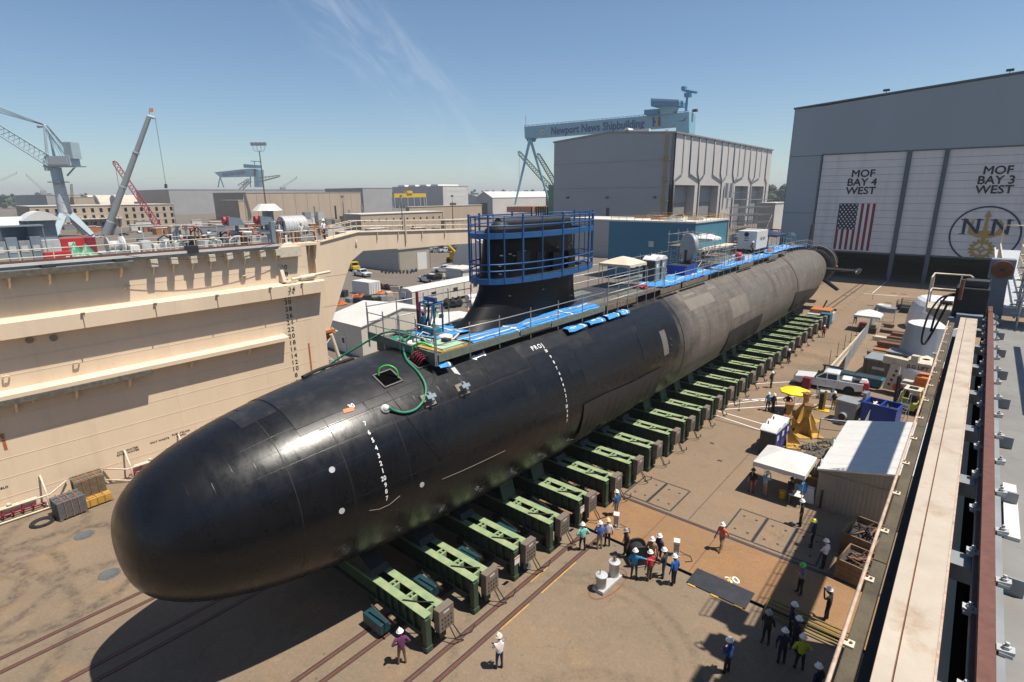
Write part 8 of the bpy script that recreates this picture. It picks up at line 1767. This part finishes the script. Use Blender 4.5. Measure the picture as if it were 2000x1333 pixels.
t = thing('tent_table', 'cluttered dark table with boxes under the small tent', 'table', tuple(G(1693, 650))); B().bx(-1.2, 1.2, -.5, .5, .8, .9).obj('top', 'wood', t); B().cbox(-1.1, -.2, -.4, .4, .9, 1.4, .05).obj('box', 'red_dark', t); B().cbox(.1, 1.0, -.4, .4, .9, 1.2, .05).obj('box', 'green_side', t); B().bx(-1.1, 1.1, -.45, .45, 0, .8).obj('base', 'dark', t)
# unit at the end of the carriers near the stern
t = thing('tow_tractor', 'teal and white tow unit with orange deck at the stern end of the carriers', 'tractor', (-17.2, 94.5, 0)); B().cbox(-1.6, 1.6, -2.2, 2.2, .5, 1.9, .1).obj('chassis', 'grey_light', t); B().cbox(-1.4, 1.4, -1.2, 1.6, 1.9, 2.5, .1).obj('deck', 'orange_rust', t); B().cbox(.3, 1.7, -2.4, -.6, .3, 2.2, .1).obj('power_pack', 'teal', t); B().tube((0, 1, 2.5), (.3, 1.4, 3.6), .12, n=8).obj('exhaust', 'dark', t); wheel_set(t, (-1.0, 1.0), 1.7, .5, .4)
# dark round marks on the yard (wheel dirt) handled by the ground material
# ================================================================ RIGHT WING TOP (camera side)
rw = thing('dock_wing_top', 'top of the near dock wing with cream girder, crane rail, bolts and grey deck', 'dock wall', (0, 0, 0))
EY, EB = 22.8, 26.0
mat('girder_cream', (.44, .375, .295), .55, var=.16, sc=1.2, dirt=(.30, .16, .08), damt=.7, dsc=2.2, bump=.1, bsc=20)
mat('deck_grey', (.20, .192, .18), .55, var=.14, sc=1.5, dirt=(.22, .18, .15), damt=.5, dsc=2.2)
mat('pipe_rust', (.48, .36, .27), .7, var=.3, sc=6, dirt=(.26, .09, .03), damt=.95, dsc=4)
def rp(b_, nm, m_, par=None): return b_.obj(nm, m_, par or rw)
rp(B().bx(.05, .86, -30, EB, 0, 14.2).bx(.86, 7, -30, EB, 0, 15.3), 'wing_body', 'cream')
rp(B().bx(.84, 7, -30, EB, 15.3, 15.5), 'deck', 'deck_grey')
rp(B().bx(.56, .80, -30, EB-.1, 14.2, 15.5), 'rail_plinth', 'unlit_black')  # black without reflection paints the deep shade of the gap
# cream girder: flange with a groove, blue-grey web below
rp(B().bx(-.115, .02, -30, EY, 15.97, 16.0), 'girder_flange', 'girder_cream'); rp(B().bx(.035, .31, -30, EY, 15.97, 16.0), 'girder_flange', 'girder_cream'); rp(B().bx(.02, .035, -30, EY, 15.95, 15.985), 'groove', 'rust')
rp(B().bx(-.118, -.115, -30, EY, 15.955, 16.001).bx(.31, .314, -30, EY, 15.955, 16.001), 'flange_edge', 'rust')
rp(B().bx(.292, .312, -30, EY, 16.0, 16.004), 'rust_edge', 'pipe_rust')
rp(B().bx(-.03, .0, -30, EY, 15.2, 15.97), 'girder_web', 'grey_blue'); rp(B().bx(-.10, .03, -30, EY, 15.2, 15.24), 'girder_foot', 'grey_blue')
# crane rail on chairs
rp(B().bx(.565, .685, -30, EB-.5, 15.93, 16.03), 'crane_rail', 'rustrail'); rp(B().bx(.60, .65, -30, EB-.5, 15.82, 15.93), 'rail_web', 'rustrail'); rp(B().bx(.54, .73, -30, EB-.5, 15.78, 15.82), 'rail_foot', 'rustrail')
rp(B().bx(.53, .80, -30, EB-.5, 15.72, 15.78), 'sole_plate', 'grey_metal')
chair = B().bx(.34, .79, -.11, .11, 15.503, 15.715).prism([(.30, 15.74), (.52, 15.74), (.52, 15.62), (.34, 15.62)], -.16, .16).bx(.80, 1.02, -.02, .02, 15.504, 15.715).mesh('rail_chair'); chair.materials.append(M('grey_metal'))
clip = B().bx(-.05, .05, -.06, .06, 0, .035).prism([(-.06, .035), (.07, .035), (.07, .05), (-.06, .07)], -.05, .05).lathe([(.034, .05), (.034, .09), (.018, .092), (.018, .125), (.001, .126)], (0, 0, 0), 6, sm=False).mesh('rail_clip'); clip.materials.append(M('grey_light'))
y = -2.
while y < EB-.6:
    if int(round((y+2)/1.22)) % 2 == 0: link('rail_chair', chair, rw, (0, y, 0))
    link('rail_clip', clip, rw, (.52, y+.1, 15.785)); link('rail_clip', clip, rw, (.80, y-.35, 15.785), math.pi)
    y += 1.22
# timber fender with rusty pipe
ty = -8
while ty < EY-.5:
    rp(B().cbox(-.37, -.235, ty, min(ty+4.98, EY), 15.58, 15.80, .012), 'timber', 'fender_wood'); ty += 5
rp(B().tube((-.405, -8, 15.83), (-.405, EY, 15.83), .02, n=8), 'pipe', 'pipe_rust')
y = 3.
while y < EY:
    rp(B().bx(-.42, -.30, y-.05, y+.05, 15.80, 15.822), 'pipe_clamp', 'cream2'); rp(B().lathe([(.014, 0), (.014, .02)], (-.33, y, 15.82), 6).lathe([(.014, 0), (.014, .02)], (-.37, y+.02, 15.82), 6), 'clamp_bolt', 'rust'); y += 1.18
rp(B().bx(-.235, .05, -30, EY, 15.3, 15.34), 'fender_shelf', 'dark')
# deck details on the right
wa, wb = G(1962, 1045, 15.55), G(1972, 945, 15.55); rp(B().bx(wa.x, wa.x+.16, wa.y, wb.y, 15.503, 15.55), 'white_board', 'white'); rp(B().path([(1.05, 5.6, 15.53), (1.2, 5.75, 15.53), (1.15, 5.7, 15.56), (1.3, 5.65, 15.53)], .015, 5), 'scrap_bit', 'beige_metal')
for k in range(9):
    y = 9+1.6*k; rp(B().bx(1.0, 7, y-.015, y+.015, 15.5, 15.503), 'deck_seam', 'grey_metal')
for k, yy in enumerate((15.5, 17.2, 19.)):
    rp(B().path([(2.1, yy, 15.5), (2.1, yy, 17.6)], .07, 4), 'brace_post', 'cream2'); rp(B().path([(1.75, yy-.5, 15.5), (2.1, yy, 16.6)], .06, 4), 'brace', 'cream2')
rp(B().bx(2.05, 2.15, 15.2, 22, 17.5, 17.65), 'brace_beam', 'cream2')
railing('guard_rail', 'cream guard rail along the right edge of the near wing', [(2.6, 9, 15.5), (2.6, 22, 15.5)], 1.1, (1., .55), 1.8, .035, 'cream2')
# buffer post at the rail end with brown disc
bf = thing('buffer_post', 'slate blue buffer post with a round brown pad at the rail end', 'buffer', (.72, EB-.1, 15.5))
B().box((0, .3, .8), (.55, .5, 1.6), taper=(.75, .8)).obj('post', 'grey_blue', bf); B().cbox(-.34, .34, .05, .55, 1.45, 2.15, .03).obj('head', 'grey_blue', bf); B().lathe([(.30, -.1), (.30, .06)], (0, 0, 1.8), 28, axis='Y').obj('pad', 'rust', bf); B().lathe([(.06, -.12), (.06, -.1)], (0, 0, 1.8), 10, axis='Y').obj('pad_bolt', 'dark', bf)
# motor unit beside the post
mu = thing('drive_unit', 'black drive unit with cables between the girder end and the buffer post', 'machine', (.15, EY+1.3, 15.5)); B().cbox(-.55, .35, -.1, .9, .3, 1.3, .05).obj('housing', 'black', mu); B().cbox(-.35, .3, .1, .7, 1.3, 1.55, .04).obj('top_box', 'dark', mu); B().tube((-.4, -.2, .9), (-.4, -.2, 1.6), .06, n=6).obj('lever', 'rust', mu); B().bx(-.4, .3, -.5, -.1, .1, .45).obj('chock', 'grey_blue', mu); B().bx(-.6, .6, -.4, 1.0, -.0, .3).obj('bed', 'grey_blue', mu)
hosew('black_cable', 'black cable loop hanging from the drive unit over the canvas cover, left one', [(-.35, EY+1.3, 16.5), (-.75, EY+1.2, 16.4), (-1.0, EY+.9, 15.8), (-1.05, EY+.7, 15.0), (-.95, EY+.7, 14.8), (-.8, EY+.9, 15.2), (-.55, EY+1.2, 16.2)], .035, 'rubber')
hosew('black_cable', 'black cable loop hanging from the drive unit, right one', [(-.3, EY+1.4, 16.55), (-.6, EY+1.4, 16.45), (-.8, EY+1.2, 15.9), (-.85, EY+1.0, 15.2)], .035, 'rubber')
# grated platform with cream railing beyond the girder
pf2 = thing('grated_platform', 'small grated platform with cream handrail left of the buffer post', 'platform', (-.45, EB+.1, 15.7))
B().bx(-.75, .45, -.3, 1.2, -.15, .0).obj('frame', 'beige_metal', pf2); B().prism([(-.75, -.15), (.45, -.15), (.45, -.6), (.1, -.75)], -.2, 1.1).obj('bracket', 'beige_metal', pf2)
for k in range(16): B().bx(-.72+.073*k, -.70+.073*k, -.28, 1.18, .0, .02).obj('grating_bar', 'beige_metal', pf2)
for p in ((-.75, -.3), (-.75, 1.2), (.1, 1.2)): B().tube((p[0], p[1], 0), (p[0], p[1], 1.15), .03, n=6).obj('post', 'cream2', pf2)
for z_ in (1.15, .55): B().path([(-.75, -.3, z_), (-.75, 1.2, z_), (.35, 1.2, z_), (.45, .9, z_-.05)], .03, 6).obj('rail', 'cream2', pf2)
B().tube((-.4, .6, .12), (.0, .6, .12), .09, n=10).obj('cylinder', 'black', pf2)
# gangway going on along the bridge arm of this side
gw = thing('gangway', 'cream gangway with handrails leading away behind the buffer post', 'gangway', (.5, EB, 15.6))
B().bx(.35, 1.9, 0, 26, .05, .35).obj('deck', 'grey_light', gw); B().bx(.28, .35, 0, 26, -.6, .5).bx(1.9, 1.97, 0, 26, -.1, .5).obj('girder', 'cream2', gw)
for x in (.31, 1.2):
    for k in range(12): B().tube((x, .6+1.2*k, .35), (x, .6+1.2*k, 1.6+.0*k), .03, n=6).obj('post', 'cream2', gw)
    for z_ in (1.0, 1.6): B().tube((x, .6, z_), (x, 13.8, z_), .035, n=6).obj('rail', 'cream2', gw)
B().path([(1.2, 13.8, 1.6), (1.2, 13.8, 2.6), (.31, 13.8, 2.6), (.31, 13.8, 1.6)], .035, 6).obj('gate_frame', 'cream2', gw)
tower('scaffold_tower', 'grey pipe scaffold at the right edge beside the buffer post', 1.35, EB-1.4, 15.5, 1.6, 2.0, 2.2, 5)
# ================================================================ FAR CLUTTER, TREES, HAZE
rr = random.Random(77); ZN = ['behind the portal crane', 'behind the winches', 'behind the white vent cap', 'behind the bridge arm']
for i in range(46):
    px = 10+i*20+rr.uniform(-8, 8); py = rr.uniform(437, 462) if px < 640 else rr.uniform(446, 474)
    c = G(px, py); l_, w_, h_ = rr.uniform(5, 14), rr.uniform(3, 6), rr.uniform(2.6, 4.5); k = rr.randrange(4)
    t = thing('site_store', ['white', 'grey', 'tan', 'rust red'][k]+' low store in the far yard, '+ZN[int(px//235)], 'shed', tuple(c), rr.uniform(-.1, .1), 'low stores in the far left yard')
    B().bx(-w_, 0, 0, l_, 0, h_).obj('box', ['off_white', 'grey_metal', 'tan_wall', 'orange_rust'][k], t); B().bx(-w_-.2, .2, -.2, l_+.2, h_, h_+.2).obj('roof', ['roof_white', 'grey_bldg', 'roof_tan', 'roof_white'][rr.randrange(4)], t); B().bx(0, .05, l_*.3, l_*.3+1.2, 0, 2.2).obj('door', 'dark', t)
for i in range(40):
    px = rr.uniform(0, 900); c = G(px, rr.uniform(455, 480)); k = rr.randrange(4)
    t = thing('parked_car', ['white', 'silver grey', 'black', 'dark red'][k]+' car in the far yard, '+ZN[int(px//235)], 'car', tuple(c), rr.choice((0, 1.57))+rr.uniform(-.1, .1), 'cars parked in the far left yard')
    B().prism([(-2.2, .3), (2.2, .3), (2.25, .75), (1.2, .9), (.6, 1.4), (-1.0, 1.45), (-1.7, .95), (-2.2, .9)], -.85, .85).obj('body', ['silver_paint', 'grey_light', 'dark', 'red_dark'][k], t); B().prism([(1.0, .92), (.55, 1.36), (-.95, 1.40), (-1.5, .96)], -.87, .87).obj('window', 'glass', t)
    for x in (-1.4, 1.4): B().tube((x, -.88, .32), (x, .88, .32), .32, n=10).obj('wheel', 'tyre', t)
# scaffolded works between the grey building and the hall
tower('scaffold_tower', 'tall pipe scaffold left of the hall corner', -62, 175, 0, 10, 14, 20, 9, 'galv'); tower('scaffold_tower', 'pipe scaffold behind the blue building', -52, 150, 0, 5, 8, 16, 8, 'galv')
t, l_, d_, h = bld('works_annex', 'grey plant building with a white roof left of the hall corner', 1508, 452, 1535, 398, 1478, ('pale_bldg', 'grey_bldg2', 'roof_white'))
t = thing('pipe_works', 'grey pipe works and tanks behind the stern railing', 'plant', (-52, 145, 0))
for k in range(16): x, y, h_ = rr.uniform(-8, 6), rr.uniform(0, 45), rr.uniform(3, 9); (B().tube((x, y, 0), (x, y, h_), rr.uniform(.5, 1.4), n=10) if k % 2 else B().bx(x-1.5, x+1.5, y-2, y+2, 0, h_)).obj('unit', rr.choice(['grey_light', 'galv', 'grey_metal', 'white', 'orange_rust', 'crane_blue2']), t)
# tree line on the horizon: leaf clumps in one far mass
b = B(); ico = bmesh.new(); bmesh.ops.create_icosphere(ico, subdivisions=1, radius=1); IV = [v.co.copy() for v in ico.verts]; ico.verts.index_update(); IF = [[v.index for v in f.verts] for f in ico.faces]; ico.free()
for px0, px1, dist, hh, n_ in ((-40, 180, 1500, 26, 320), (880, 1100, 1500, 30, 420), (1490, 1560, 900, 26, 260), (560, 900, 2100, 26, 420), (150, 560, 2300, 26, 420)):
    for i in range(n_):
        d = ray(rr.uniform(px0, px1), 380); d.z = 0; d.normalize(); p = d*(dist+rr.uniform(-60, 60)); p.z = rr.uniform(.1, 1)**.8*hh*rr.uniform(.6, 1.05); r_ = rr.uniform(2.5, 6)
        b.add([p+Vector((v.x*r_*rr.uniform(.7, 1.3), v.y*r_*rr.uniform(.7, 1.3), v.z*r_*rr.uniform(.6, 1.1))) for v in IV], IF)
b.obj('tree_line', 'leaf', None, kind='stuff', label='dark green tree line along the horizon', cat='trees', fix=False)
hz = B().bx(-9100, 9100, -9100, 9100, -1.2, 128).obj('haze', [], None, kind='stuff')
hm = bpy.data.materials.new('haze_air'); hm.use_nodes = True; n, l = hm.node_tree.nodes, hm.node_tree.links; n.remove(n['Principled BSDF'])
pv = n.new('ShaderNodeVolumePrincipled'); pv.inputs['Color'].default_value = (.86, .90, .95, 1); pv.inputs['Density'].default_value = .0002; pv.inputs['Anisotropy'].default_value = .2; l.new(pv.outputs[0], n['Material Output'].inputs['Volume']); hz.data.materials.append(hm)
